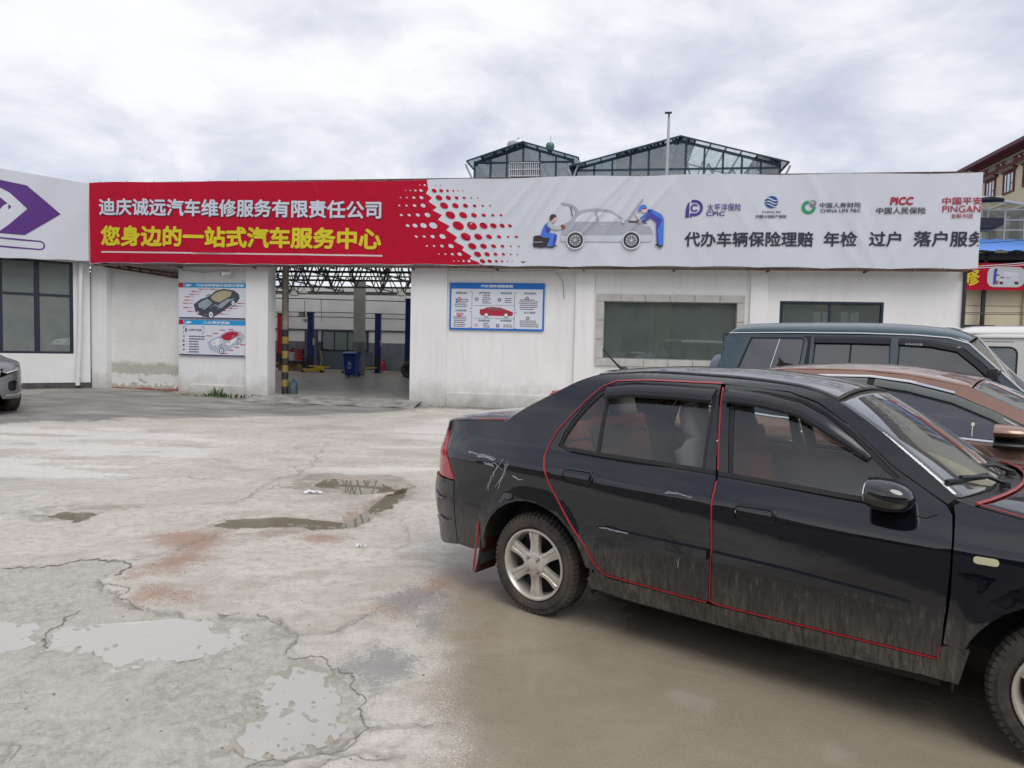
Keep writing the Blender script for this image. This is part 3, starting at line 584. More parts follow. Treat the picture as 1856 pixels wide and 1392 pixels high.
# ---------------------------------------------------------------- rear house with two glazed roof rooms, a mast, tank
m_blue = mat('blue_steel', (.03, .058, .092), .45, .3, var=.2); m_gh = glass('roof_room_glass', (.48, .58, .62), .12, dust=.10); m_ghc = glass('clear_roof_glass', (.93, .97, .96), .04, dust=.06, dcol=(.7, .75, .72))
def glasshouse(name, label, x0, x1, xr, ze0, ze1, zr, zb, y, depth, cols, right_glass, zmid):
    """gabled glazed room; gable faces the front"""
    T = thing(name, label, 'glasshouse', tuple(fw(x0, y, zb)), -BY)
    G().box(-.1, x1-x0+.1, .05, depth+.3, -zb-.1, -.15).build('lower_storeys', mat('rear_plaster', (.5, .5, .48), .8, var=.1), T); G().box(-.3, x1-x0+.3, -.6, depth+.5, -.148, 0).build('floor_slab', m_conc, T)
    w = x1-x0; xr -= x0; ze0 -= zb; ze1 -= zb; zr -= zb; zmid -= zb
    def top(x): return ze0+(zr-ze0)*x/xr if x < xr else zr+(ze1-zr)*(x-xr)/(w-xr)
    ed = [w*k/cols for k in range(cols+1)]
    for yy in (0, depth):
        g = G()
        for x in ed: g.bar((x, yy, 0), (x, yy, top(x)-.05), .10)
        g.bar((0, yy, zmid), (w, yy, zmid), .10); g.bar((0, yy, ze0-.1), (xr, yy, zr-.1), .12); g.bar((xr, yy, zr-.1), (w, yy, ze1-.1), .12)
        f = g.build('gable_frame', m_blue, T)
        for a, b in zip(ed, ed[1:]):
            G().prism([(a+.06, 0), (b-.06, 0), (b-.06, min(zmid, top(b)-.2)-.06), (a+.06, min(zmid, top(a)-.2)-.06)], yy-.01, yy+.01).build('pane', m_gh if not (right_glass and a > xr-.1) else m_ghc, f)
            if top((a+b)/2) > zmid+.3:
                G().prism([(a+.06, zmid+.06), (b-.06, zmid+.06), (b-.06, max(zmid+.08, top(b)-.18)), (a+.06, max(zmid+.08, top(a)-.18))], yy-.01, yy+.01).build('pane', m_gh if not (right_glass and a > xr-.1) else m_ghc, f)
    for sx, zz in ((0, ze0), (w, ze1)):
        g = G(); n = 5
        for k in range(n+1): g.bar((sx, depth*k/n, 0), (sx, depth*k/n, zz), .09)
        g.bar((sx, 0, zz-.05), (sx, depth, zz-.05), .1); f = g.build('side_frame', m_blue, T)
        for k in range(n): G().box(sx-.01, sx+.01, depth*k/n+.05, depth*(k+1)/n-.05, 0, zz-.1).build('pane', m_ghc if right_glass else m_gh, f)
    ov = .35
    for (xa, za, xb, zb_, mm) in ((-ov, ze0-ov*(zr-ze0)/xr, xr, zr, m_gh), (xr, zr, w+ov, ze1-ov*(zr-ze1)/(w-xr), m_ghc if right_glass else m_gh)):
        n = max(4, int(abs(xb-xa)/.75)); g = G(); dz = (zb_-za)/(xb-xa)
        for k in range(n+1):
            x = xa+(xb-xa)*k/n; g.bar((x, -.55, za+dz*(x-xa)), (x, depth+.3, za+dz*(x-xa)), .06)
        for yy in (-.55, depth*.5, depth+.3): g.bar((xa, yy, za), (xb, yy, zb_), .07)
        f = g.build('roof_frame', m_blue, T)
        for k in range(n):
            a = xa+(xb-xa)*k/n; b = xa+(xb-xa)*(k+1)/n
            G().face([(a, -.55, za+dz*(a-xa)+.05), (b, -.55, za+dz*(b-xa)+.05), (b, depth+.3, za+dz*(b-xa)+.05), (a, depth+.3, za+dz*(a-xa)+.05)]).build('roof_pane', mm, f)
    g = G(); n = int(w/1.3)
    for yy in (depth*.33, depth*.66):
        for k in range(n):
            a = w*k/n; b = w*(k+1)/n; m_ = (a+b)/2; g.bar((a, yy, zmid-.6), (m_, yy, top(m_)-.1), .10); g.bar((m_, yy, top(m_)-.1), (b, yy, zmid-.6), .10)
        g.bar((0, yy, zmid-.6), (w, yy, zmid-.6), .07)
    g.build('inner_truss', m_blue, T)
    for sx, s, zz in ((0, -1, ze0), (w, 1, ze1)):
        G().tube([(sx+s*.42, -.5, zz-.25), (sx+s*.30, -.4, zz-.55), (sx+s*.12, -.2, zz-.95), (sx+s*.12, -.2, 0)], .06, 8).build('rain_pipe', mat('pale_pipe', (.5, .53, .56), .4), T, smooth=True)
    return T
RED_EDGE = [(9.088, 5.502), (9.107, 5.352), (9.132, 5.258), (9.071, 5.154), (9.229, 5.051), (9.137, 4.966), (9.351, 4.825), (9.246, 4.751), (9.483, 4.637), (9.387, 4.525), (9.682, 4.374), (9.595, 4.28), (9.87, 4.111), (9.794, 4.01), (10.041, 3.886), (9.996, 3.8), (10.227, 3.662), (10.182, 3.598), (10.407, 3.513), (10.455, 3.431), (10.496, 3.345)]
WDOTS = [(8.922, 5.354, 0.015), (9.044, 5.353, 0.031), (8.57, 5.227, 0.015), (8.688, 5.225, 0.019), (8.814, 5.224, 0.031), (8.952, 5.223, 0.043), (8.446, 5.058, 0.019), (8.604, 5.057, 0.023), (8.778, 5.055, 0.039), (8.967, 5.054, 0.054), (8.417, 4.869, 0.027), (8.595, 4.868, 0.031), (8.797, 4.867, 0.046), (9.013, 4.865, 0.066), (8.468, 4.642, 0.039), (8.666, 4.641, 0.043), (8.883, 4.64, 0.054), (9.127, 4.639, 0.077), (8.631, 4.388, 0.05), (8.817, 4.387, 0.066), (9.033, 4.387, 0.085), (9.276, 4.386, 0.108), (8.853, 4.123, 0.039), (9.054, 4.123, 0.039), (9.266, 4.123, 0.054), (9.512, 4.123, 0.081), (9.124, 3.896, 0.027), (9.305, 3.896, 0.031), (9.501, 3.897, 0.046), (9.723, 3.897, 0.07), (9.426, 3.704, 0.019), (9.586, 3.705, 0.027), (9.758, 3.705, 0.039), (9.94, 3.706, 0.058), (9.796, 3.54, 0.019), (9.912, 3.54, 0.019), (10.036, 3.541, 0.031), (10.172, 3.542, 0.043)]
RDOTS = [(9.314, 5.35, 0.015), (9.431, 5.349, 0.015), (9.277, 5.22, 0.066), (9.452, 5.218, 0.054), (9.608, 5.216, 0.039), (9.751, 5.215, 0.027), (9.871, 5.214, 0.019), (9.987, 5.212, 0.015), (9.401, 5.05, 0.089), (9.634, 5.048, 0.07), (9.836, 5.046, 0.05), (10.017, 5.045, 0.039), (10.191, 5.043, 0.023), (10.348, 5.042, 0.019), (9.533, 4.862, 0.108), (9.809, 4.86, 0.085), (10.056, 4.858, 0.066), (10.275, 4.857, 0.046), (10.474, 4.855, 0.031), (10.654, 4.854, 0.023), (9.693, 4.636, 0.128), (10.003, 4.635, 0.104), (10.268, 4.633, 0.077), (10.506, 4.632, 0.054), (10.724, 4.631, 0.039), (10.921, 4.63, 0.039), (9.888, 4.385, 0.147), (10.224, 4.384, 0.132), (10.504, 4.383, 0.104), (10.744, 4.382, 0.085), (10.958, 4.382, 0.066), (11.143, 4.381, 0.05), (10.079, 4.122, 0.132), (10.383, 4.122, 0.101), (10.647, 4.122, 0.074), (10.888, 4.122, 0.054), (11.108, 4.122, 0.031), (11.305, 4.122, 0.039), (10.241, 3.898, 0.108), (10.518, 3.898, 0.085), (10.763, 3.899, 0.062), (10.976, 3.899, 0.046), (11.174, 3.9, 0.023), (11.367, 3.9, 0.023), (10.376, 3.707, 0.093), (10.607, 3.708, 0.07), (10.813, 3.709, 0.05), (11.004, 3.71, 0.039), (11.178, 3.71, 0.023), (11.333, 3.711, 0.019), (10.503, 3.543, 0.07), (10.675, 3.544, 0.058), (10.836, 3.545, 0.039), (10.973, 3.546, 0.027), (11.099, 3.546, 0.019), (11.216, 3.547, 0.015)]
CARTOON = [('grey', [(12.358, 4.023), (12.353, 4.149), (12.382, 4.292), (12.406, 4.4), (12.566, 4.489), (12.636, 4.596), (12.759, 4.703), (12.884, 4.741), (13.134, 4.763), (13.348, 4.756), (13.527, 4.713), (13.708, 4.591), (13.889, 4.484), (13.925, 4.44), (14.312, 4.427), (14.402, 4.359), (14.467, 4.236), (14.483, 4.13), (14.448, 4.024), (14.379, 4.003), (12.38, 4.005)]), ('grey', [(13.862, 4.499), (14.206, 4.994), (14.238, 4.985), (14.234, 4.955), (13.933, 4.488)]), ('grey', [(12.332, 4.898), (12.483, 4.901), (12.61, 4.864), (12.702, 4.792), (12.755, 4.703), (12.698, 4.614), (12.677, 4.721), (12.612, 4.793), (12.502, 4.847), (12.375, 4.862)]), ('pale', [(12.355, 4.138), (14.484, 4.162), (14.448, 4.024), (14.379, 4.003), (12.38, 4.005)]), ('sheet', [(12.667, 4.457), (12.744, 4.578), (12.85, 4.649), (12.993, 4.68), (13.136, 4.683), (13.179, 4.46)]), ('sheet', [(13.19, 4.683), (13.386, 4.685), (13.511, 4.654), (13.656, 4.574), (13.757, 4.467), (13.241, 4.46)]), ('pale', [(13.26, 4.419), (13.391, 4.419), (13.391, 4.394), (13.261, 4.394)]), ('pale', [(14.226, 4.395), (14.366, 4.395), (14.424, 4.342), (14.315, 4.345)]), ('dark', [(13.924, 4.488), (14.135, 4.475), (14.154, 4.452), (14.119, 4.434), (13.921, 4.449)]), ('dark', [(14.224, 4.439), (14.312, 4.448), (14.348, 4.421), (14.225, 4.427)]), ('navy', [(12.557, 4.811), (12.579, 4.811), (12.632, 4.587), (12.611, 4.587)]), ('skin', [(12.247, 4.58), (12.192, 4.562), (12.175, 4.535), (12.144, 4.527), (12.149, 4.473), (12.112, 4.491), (12.11, 4.455), (12.159, 4.444), (12.219, 4.454), (12.249, 4.499)]), ('hair', [(12.09, 4.5), (12.083, 4.581), (12.118, 4.625), (12.172, 4.641), (12.227, 4.625), (12.247, 4.58), (12.192, 4.562), (12.175, 4.535), (12.148, 4.527), (12.112, 4.494)]), ('tyre', [(11.71, 4.122), (11.755, 4.145), (11.884, 4.149), (11.949, 4.104), (12.105, 4.095), (12.041, 3.878), (11.909, 3.864), (11.744, 3.878), (11.706, 3.905)]), ('blue', [(12.005, 4.419), (12.095, 4.464), (12.028, 4.383), (12.043, 4.338), (12.121, 4.302), (12.083, 4.212), (12.23, 4.194), (12.267, 4.149), (12.261, 4.059), (12.228, 3.915), (12.11, 3.893), (12.033, 3.896), (12.105, 4.095), (11.949, 4.104), (11.884, 4.131), (11.917, 4.275), (11.969, 4.392)]), ('violet', [(12.028, 4.383), (12.043, 4.338), (12.121, 4.302), (12.083, 4.212), (12.001, 4.212), (11.998, 4.347)]), ('violet', [(12.239, 4.185), (12.267, 4.149), (12.228, 3.915), (12.164, 3.915), (12.199, 4.131)]), ('shirt', [(12.028, 4.383), (12.059, 4.446), (12.113, 4.464), (12.179, 4.383), (12.244, 4.356), (12.352, 4.368), (12.373, 4.292), (12.282, 4.275), (12.172, 4.293), (12.117, 4.311)]), ('glove', [(12.346, 4.391), (12.388, 4.4), (12.462, 4.355), (12.459, 4.307), (12.391, 4.292), (12.353, 4.346)]), ('tyre', [(12.037, 3.896), (12.192, 3.893), (12.199, 3.857), (12.038, 3.867)]), ('tyre', [(12.173, 3.918), (12.274, 3.915), (12.278, 3.893), (12.192, 3.889)]), ('blue', [(14.337, 4.738), (14.442, 4.737), (14.654, 4.631), (14.713, 4.534), (14.715, 4.376), (14.722, 3.919), (14.635, 3.928), (14.59, 3.954), (14.56, 4.324), (14.542, 4.447), (14.413, 4.553), (14.259, 4.439), (14.206, 4.466), (14.343, 4.571), (14.33, 4.676)]), ('violet', [(14.337, 4.729), (14.425, 4.729), (14.445, 4.649), (14.676, 4.508), (14.58, 4.271), (14.616, 3.963), (14.573, 3.963), (14.542, 4.447), (14.413, 4.553), (14.259, 4.439), (14.206, 4.474), (14.343, 4.571)]), ('blue', [(14.168, 4.545), (14.331, 4.655), (14.342, 4.588), (14.187, 4.51)]), ('skin', [(14.189, 4.721), (14.232, 4.744), (14.319, 4.756), (14.34, 4.738), (14.331, 4.668), (14.27, 4.656), (14.225, 4.668)]), ('blue', [(14.12, 4.686), (14.143, 4.774), (14.176, 4.827), (14.228, 4.853), (14.29, 4.838), (14.321, 4.782), (14.231, 4.765), (14.18, 4.721), (14.146, 4.681)]), ('tyre', [(14.214, 4.747), (14.314, 4.791), (14.319, 4.756), (14.232, 4.742)]), ('skin', [(14.089, 4.545), (14.141, 4.563), (14.187, 4.51), (14.117, 4.51)]), ('skin', [(14.119, 4.439), (14.162, 4.475), (14.224, 4.448), (14.19, 4.427)]), ('hair', [(14.046, 4.616), (14.06, 4.625), (14.153, 4.466), (14.139, 4.457)]), ('tyre', [(14.518, 3.919), (14.573, 3.963), (14.629, 3.954), (14.63, 3.915)]), ('tyre', [(14.593, 3.875), (14.635, 3.922), (14.722, 3.919), (14.714, 3.898), (14.646, 3.869)])]
GH1 = glasshouse('rooftop_glasshouse', 'smaller blue framed glass room with barred window and roof tank, left of the mast', 5.22, 10.82, 8.05, 12.02, 12.10, 12.92, 9.75, 23, 7, 6, False, 11.92)
g = G()
for k in range(15): g.bar((2.06+.118*k, -.15, 1.05), (2.06+.118*k, -.15, 2.12), .022)
for z in (1.05, 1.4, 1.75, 2.12): g.bar((2.0, -.15, z), (3.78, -.15, z), .03)
g.build('window_bars', mat('white_bars', (.7, .72, .74), .4), GH1)
G().box(2.1, 3.7, .8, 1.2, .2, 2.0).build('shelving', mat('dim_clutter', (.22, .2, .18), .8, var=.4, vs=5), GH1)
GH2 = glasshouse('rooftop_glasshouse', 'larger glass room with clear right slope and steel trusses behind the mast', 11.05, 21.95, 16.64, 11.62, 11.66, 13.05, 9.75, 23, 9, 11, True, 11.42)
tk = thing('water_tank', 'grey round metal tank on the smaller glass room', 'tank', tuple(fw(7.28, 25.5, 13.02)), -BY)
G().lathe([(0, 0), (.62, 0), (.64, .08), (.62, .12), (.64, .2), (.62, .3), (.64, .4), (.62, .5), (.64, .6), (.6, .7), (.25, .78), (0, .8)], 28).build('drum', mat('galvanised', (.45, .47, .48), .4, .6, var=.15), tk, smooth=True)
G().tube([(0, 0, .78), (0, 0, 1.0), (.12, 0, 1.0)], .035, 8).build('vent_pipe', mat('galvanised', (.45, .47, .48)), tk)
for a in range(4): G().tube([(.5*math.cos(a*1.57+.7), .5*math.sin(a*1.57+.7), 0), (.5*math.cos(a*1.57+.7), .5*math.sin(a*1.57+.7), -.8)], .03, 6).build('leg', m_steel, tk)
dv = thing('roof_ventilator', 'dark round vent cowl at the right of the tank', 'vent', tuple(fw(9.42, 24.0, 12.78)), -BY)
G().lathe([(0, .5), (.16, .48), (.24, .38), (.26, .25), (.22, .12), (.14, .05), (.12, -.3)], 20).build('cowl', mat('green_cowl', (.07, .16, .13), .4, .3), dv, smooth=True)
G().tube([(.05, 0, .45), (.02, 0, .9)], .012, 5).build('finial', m_steel, dv)
ms = thing('mast', 'tall thin grey mast with small flat cap rising above the banner', 'mast', tuple(fw(15.23, 8.6, 5.4)), -BY)
G().tube([(0, 0, 0), (0, 0, 2.4), (.01, 0, 4.25)], [.06, .058, .045], 10).build('shaft', mat('galvanised', (.45, .47, .48)), ms, smooth=True); G().box(-.14, .10, -.06, .06, 4.40, 4.44).build('cap', m_steel, ms); G().tube([(.01, 0, 4.24), (0, 0, 4.42)], .03, 8).build('neck', m_steel, ms)
# ---------------------------------------------------------------- beyond the right end: Tibetan style house, veranda, blue roof, red banner
m_cream = mat('cream_render', (.74, .66, .48), .8, var=.08, vs=1.2, bump=.1); m_maroon = mat('maroon_paint', (.16, .022, .028), .6, var=.15); m_white = mat('white_paint', (.72, .72, .70), .6); m_hglass = glass('house_glass', (.30, .36, .42), .42)
TB = thing('cream_house', 'tall cream house with maroon patterned frieze beyond the right end of the banner', 'house', tuple(fw(30.9, 24, 0)), -BY)
# local frame of the house: face at x = 0 looking to -x, y from -20 (near) to 8
G().box(0, 9, -19, 6, 0, 10.14).build('wall', m_cream, TB); G().box(-.06, 9, -19.05, 6.05, 10.142, 10.55).build('frieze', m_maroon, TB)
rf = G().box(-.75, 9.5, -19.6, 6.6, 10.64, 10.80).build('roof_eave', mat('plum_tile', (.13, .035, .07), .6, var=.2), TB); G().box(-.4, 9.3, -19.3, 6.3, 10.552, 10.638).build('soffit', m_maroon, rf)
k = 0
for yy in np.arange(-18.9, 6, .22): G().box(-.13, -.062, yy, yy+.11, 10.48, 10.56).build('dentil', m_white, TB)
def ringband(y0, z0, a, b, w):
    P1 = [(y0-a, z0), (y0, z0+b), (y0+a, z0), (y0, z0-b)]; g = G()
    for i in range(4):
        p, q = P1[i], P1[(i+1) % 4]; g.bar((-.075, *p), (-.075, *q), .02, w, up=(1, 0, 0))
    return g
for i in range(12):
    yc = 5-1.5*i-1.9
    g = ringband(yc, 10.36, .16, .10, .035); h = ringband(yc-.2, 10.36, .16, .10, .035); h2 = ringband(yc+.2, 10.36, .16, .10, .035)
    for q in (h, h2):
        k0 = len(g.v); g.v += q.v; g.f += [tuple(k0+j for j in f) for f in q.f]
    g.build('knot_ornament', m_white, TB)
    G().lathe([(0, 0), (.06, 0), (.06, .03), (0, .03)], 12, Matrix.Translation((-.065, yc-.78, 10.37)) @ Matrix.Rotation(-math.pi/2, 4, 'Y')).build('round_ornament', m_white, TB)
for fl, zz in enumerate((8.95, 5.6, 2.3)):
    for i in range(11):
        y0 = 4.5-1.62*i-6.9+4.2
        if y0 < -18.4: continue
        z0, z1 = zz, zz+.92 if fl == 0 else zz+1.5
        f = G(); f.box(-.06, .02, y0, y0+.09, z0, z1).box(-.06, .02, y0+.85, y0+.94, z0, z1).box(-.06, .02, y0+.09, y0+.85, z0, z0+.06).box(-.06, .02, y0+.09, y0+.85, z1-.06, z1); fr = f.build('window_frame', m_maroon, TB)
        G().box(-.035, -.03, y0+.09, y0+.85, z0+.06, z1-.06).build('pane', m_hglass, fr); f = G(); f.box(-.05, -.028, y0+.30, y0+.345, z0+.06, z1-.06).box(-.05, -.028, y0+.60, y0+.645, z0+.06, z1-.06).box(-.05, -.028, y0+.09, y0+.30, z0+.38, z0+.42); f.build('mullion', m_alu, fr)
        f = G()
        for j in range(3): f.box(-.10-.06*j, .0, y0-.10-.05*j, y0+1.04+.05*j, z1+.04+.05*j, z1+.075+.05*j)
        f.build('window_hood', m_maroon, fr)
        f = G()
        for j in range(9): f.box(-.20, -.06, y0-.1+.13*j, y0-.1+.13*j+.06, z1+.078, z1+.088); f.box(-.27, -.10, y0-.1+.13*j, y0-.1+.13*j+.06, z1+.128, z1+.138)
        f.build('hood_blocks', m_white, fr)
# glazed veranda in front of the house
VR = thing('glazed_veranda', 'white framed glazed veranda above the blue roof', 'veranda', tuple(fw(25.75, 12.7, 0)), -BY)
m_vf = mat('white_frame', (.58, .60, .61), .45, var=.1); m_vg = glass('veranda_glass', (.72, .78, .76), .14, dust=.10)
g = G(); W_ = 5.0
for z in (5.90, 6.40, 6.78, 7.17): g.bar((0, 0, z), (W_, 0, z), .055)
for x in (.1, 1.30, 1.82, 2.42, 3.1, 3.8, 4.6): g.bar((x, 0, 3.0), (x, 0, 7.18), .06)
g.bar((0, -.3, 7.85), (W_, -.3, 6.95), .09); g.bar((0, 2.6, 7.9), (W_, 2.6, 7.0), .09)
for x in np.arange(0, 5.1, .62): g.bar((x, -.3, 7.85-.18*x), (x, 2.6, 7.9-.18*x), .05)
fr = g.build('frame', m_vf, VR)
ed = [.1, 1.30, 1.82, 2.42, 3.1, 3.8, 4.6]
for a, b in zip(ed, ed[1:]):
    for z0, z1 in ((5.9, 6.4), (6.4, 6.78), (6.78, 7.17)): G().box(a+.03, b-.03, -.005, .005, z0+.03, z1-.03).build('pane', m_vg, fr)
for x in np.arange(0, 4.9, .62): G().face([(x+.03, -.3, 7.9-.18*x), (x+.59, -.3, 7.9-.18*(x+.6)), (x+.59, 2.6, 7.95-.18*(x+.6)), (x+.03, 2.6, 7.95-.18*x)]).build('roof_pane', m_vg, fr)
G().grid(lambda a, b: (.1+4.5*a, .08, 7.14-.16*b-.07*b*abs(math.sin(a*22))), 66, 2).build('valance', mat('white_cloth', (.68, .68, .68), .9), VR, smooth=True)
for x in (2.75, 3.3, 1.95): G().grid(lambda a, b: (x+.36*a-.1*a*abs(b-.45), .3+.03*math.sin(a*25), 5.3+1.75*b), 24, 4).build('curtain', mat('mauve_curtain', (.23, .17, .16), .9, var=.2), VR, smooth=True)
g = G(); g.box(0, 5, 2.4, 2.5, 3, 7.0); g.build('back_wall', m_cream, VR); G().box(-.2, 5, .02, 2.4, 5.2, 5.3).build('floor', m_conc, VR)
aw = thing('folded_awning', 'dark folded awning hanging on the veranda beside the banner edge', 'awning', tuple(fw(26.75, 12.45, 6.40)), -BY); G().prism([(0, 0), (.95, 0), (1.16, .12), (1.16, .38), (0, .40)], -.25, .0).build('cover', mat('navy_canvas', (.03, .035, .05), .8, var=.2), aw); G().bar((0, .06, .3), (1.1, .06, .3), .05).build('roller', m_steel, aw)
a2 = thing('folded_awning', 'black cloth roll under the veranda roof, above the larger folded awning', 'awning', tuple(fw(27.0, 12.3, 7.46)), -BY); G().tube([(0, 0, 0), (.5, 0, .03), (.9, 0, .0)], [.09, .11, .07], 10).build('roll', mat('black_cloth', (.015, .016, .025), .9), a2, smooth=True); G().bar((0, .0, .12), (.85, .0, .12), .03).build('rod', m_white, a2)
BS = thing('blue_shed', 'open shed with bright blue corrugated roof right of the workshop', 'shed', tuple(fw(23.6, 8, 0)), -BY)
m_br = mat('bright_blue_sheet', (.10, .28, .78), .4, .1, var=.1); nw = 60
rf = G().grid(lambda a, b: (-.5+7.5*a, -.35+4.6*b, 4.92+1.05*b+(.035 if int(a*nw+.5) % 4 < 2 else 0)), nw, 2).build('roof_sheet', m_br, BS)
for x in (0., 1.86, 4.2, 6.4):
    for y in (0, 4.0): G().box(x-.05, x+.05, y+.05, y+.15, 0, 4.9).build('post', mat('black_post', (.018, .018, .022), .6), BS)
g = G(); g.bar((-.3, .1, 4.80), (7, .1, 4.80), .10, .22); g.bar((-.3, 4.1, 5.74), (7, 4.1, 5.74), .1, .15)
for x in np.arange(0, 7, 1.1): g.bar((x, 0, 4.85), (x, 4.2, 5.80), .06)
g.build('roof_beam', mat('black_post', (.018, .018, .022)), BS); G().box(-.3, 7, .25, .28, 4.30, 4.88).build('dark_cloth', mat('black_cloth', (.015, .016, .025)), BS)
# cream wall standing behind the shed
CW = thing('yard_wall', 'tall cream panelled wall seen under the red banner', 'wall', tuple(fw(22.5, 8.32, 0)), -BY)
for i in range(4): G().box(2.15*i+.01, 2.15*i+2.14, 0, .2, 0, 4.6).build('wall_panel', m_cream, CW)
g = G(); g.box(0, 8.6, -.02, 0, 3.22, 3.235); g.build('joint_line', mat('cream_joint', (.40, .34, .24), .8), CW)
for x in (2.1, 4.25, 6.4): G().tube([(x, -.06, 0), (x, -.06, 4.5)], .035, 8).build('rain_pipe', mat('cream_pipe', (.5, .44, .32), .6), CW)
fbx = thing('dark_fence', 'low dark fence at the foot of the cream wall', 'fence', tuple(fw(22.5, 7.75, 0)), -BY)
for i in range(5): G().box(1.6*i, 1.6*i+1.58, 0, .06, 0.1, 2.52+.05*math.sin(i*2)).build('panel', mat('dark_fence_sheet', (.04, .038, .05), .7, var=.3), fbx)
for i in range(6): G().box(1.6*i-.03, 1.6*i+.03, .06, .12, 0, 2.56).build('post', m_steel, fbx)
# overhead cables crossing in front of the red banner
for i, (a, b, sag) in enumerate((((21.2, 4.5, 3.95), (30, 3.5, 5.0), .25), ((21.2, 4.5, 3.88), (30, 3.5, 4.85), .2), ((21.3, 7.6, 3.12), (31, 7.6, 3.3), .25), ((21.3, 7.6, 3.05), (31, 7.6, 3.2), .22), ((24.5, 6.5, 5.0), (30.8, 10, 6.3), .15))):
    A = fw(*a); B = fw(*b); pts = [A.lerp(B, t/12)-Vector((0, 0, sag*4*(t/12)*(1-t/12))) for t in range(13)]
    o = G().tube(pts, .012, 5).build('overhead_cable', mat('pale_cable' if i < 2 else 'dark_cable', (.45, .47, .5) if i < 2 else (.05, .05, .05), .6))
    tag(o, ['upper pale cable crossing the red banner', 'lower pale cable crossing the red banner', 'upper dark cable sagging before the cream wall', 'lower dark cable sagging before the cream wall', 'thin dark cable over the blue roof'][i], 'cable')
# ---------------------------------------------------------------- printed sheets
m_sheet = mat('banner_white', (.60, .625, .685), .6, var=.03, vs=.8, spec=.25); m_red = mat('banner_red', (.44, .002, .026), .6, var=.05, vs=.8, spec=.2)
PRT = {'grey': (.36, .375, .44), 'pale': (.52, .56, .62), 'sheet': (.60, .625, .685), 'dark': (.04, .035, .045), 'navy': (.02, .03, .12), 'skin': (.60, .44, .42), 'hair': (.075, .03, .035), 'tyre': (.035, .022, .03), 'blue': (.06, .18, .66), 'violet': (.05, .05, .36), 'shirt': (.45, .52, .55), 'glove': (.30, .05, .03)}
def pm(n, c=None): return mat('print_'+n, c or PRT[n], .5)
def inside(p, poly):
    x, y = p; r = False; j = len(poly)-1
    for i in range(len(poly)):
        a, b = poly[i], poly[j]
        if (a[1] > y) != (b[1] > y) and x < (b[0]-a[0])*(y-a[1])/(b[1]-a[1])+a[0]: r = not r
        j = i
    return r
def resample(poly, step, closed=True):
    o = []; n = len(poly)
    for i in range(n if closed else n-1):
        a = poly[i]; b = poly[(i+1) % n]; d = math.hypot(b[0]-a[0], b[1]-a[1]); k = max(1, int(math.ceil(d/step)))
        for j in range(k): o.append((a[0]+(b[0]-a[0])*j/k, a[1]+(b[1]-a[1])*j/k))
    if not closed: o.append(tuple(poly[-1]))
    return o
def cdt(outline, holes, step):
    """triangulate a plane outline with holes, with inner points on a grid of the given step"""
    O = resample(outline, step); HS = [resample(h, step) for h in holes]
    pts = list(O); fs = [list(range(len(O)))]; edges = []
    loops = [list(range(len(O)))]
    for h in HS: k = len(pts); pts += h; loops.append(list(range(k, k+len(h))))
    for lp in loops: edges += [(lp[i], lp[(i+1) % len(lp)]) for i in range(len(lp))]
    x0 = min(p[0] for p in O); x1 = max(p[0] for p in O); y0 = min(p[1] for p in O); y1 = max(p[1] for p in O)
    bd = np.array(pts); yy = y0+step*.5; row = 0
    while yy < y1:
        xx = x0+step*(.25 if row % 2 else .75)
        while xx < x1:
            if inside((xx, yy), O) and not any(inside((xx, yy), h) for h in HS):
                if ((bd[:, 0]-xx)**2+(bd[:, 1]-yy)**2).min() > (step*.45)**2: pts.append((xx, yy))
            xx += step
        yy += step*.9; row += 1
    v, e, f, ov, oe, of = delaunay_2d_cdt([Vector(p) for p in pts], edges, [], 0, 1e-6)
    fo = []
    for t in f:
        c = (sum(v[i][0] for i in t)/len(t), sum(v[i][1] for i in t)/len(t))
        if inside(c, O) and not any(inside(c, h) for h in HS):
            a, b, c2 = [v[i] for i in t[:3]]
            if (b[0]-a[0])*(c2[1]-a[1])-(b[1]-a[1])*(c2[0]-a[0]) < 0: t = t[::-1]
            fo.append(tuple(t))
    return [tuple(p) for p in v], fo
_tc = bpy.data.curves.new('lettering', 'FONT'); _to = bpy.data.objects.new('lettering_source', _tc)
def textmesh(s, x0, x1, z0, z1, bold=.0, shear=0., clip=None, cut=None):
    """glyph outlines filled and fitted into a box; returns 2D vertices and faces"""
    COL.objects.link(_to); _tc.body = s; _tc.offset = bold; _tc.shear = shear; _tc.resolution_u = 3; bpy.context.view_layer.update()
    me = bpy.data.meshes.new_from_object(_to.evaluated_get(bpy.context.evaluated_depsgraph_get())); COL.objects.unlink(_to)
    bm = bmesh.new(); bm.from_mesh(me); bpy.data.meshes.remove(me)
    xs = [v.co.x for v in bm.verts]; ys = [v.co.y for v in bm.verts]; a, b, c, d = min(xs), max(xs), min(ys), max(ys)
    for v in bm.verts: v.co = (x0+(v.co.x-a)/(b-a)*(x1-x0), z0+(v.co.y-c)/(d-c)*(z1-z0), 0)
    if clip: bmesh.ops.bisect_plane(bm, geom=bm.verts[:]+bm.edges[:]+bm.faces[:], plane_co=(clip, 0, 0), plane_no=(1, 0, 0), clear_outer=True)
    if cut:
        for ax, lo, hi in ((0, x0, x1), (1, z0, z1)):
            k = lo+cut
            while k < hi:
                bmesh.ops.bisect_plane(bm, geom=bm.verts[:]+bm.edges[:]+bm.faces[:], plane_co=(k, 0, 0) if ax == 0 else (0, k, 0), plane_no=(1, 0, 0) if ax == 0 else (0, 1, 0)); k += cut
    bm.verts.index_update(); V = [(v.co.x, v.co.y) for v in bm.verts]; F = [tuple(v.index for v in f.verts) for f in bm.faces]; bm.free(); return V, F
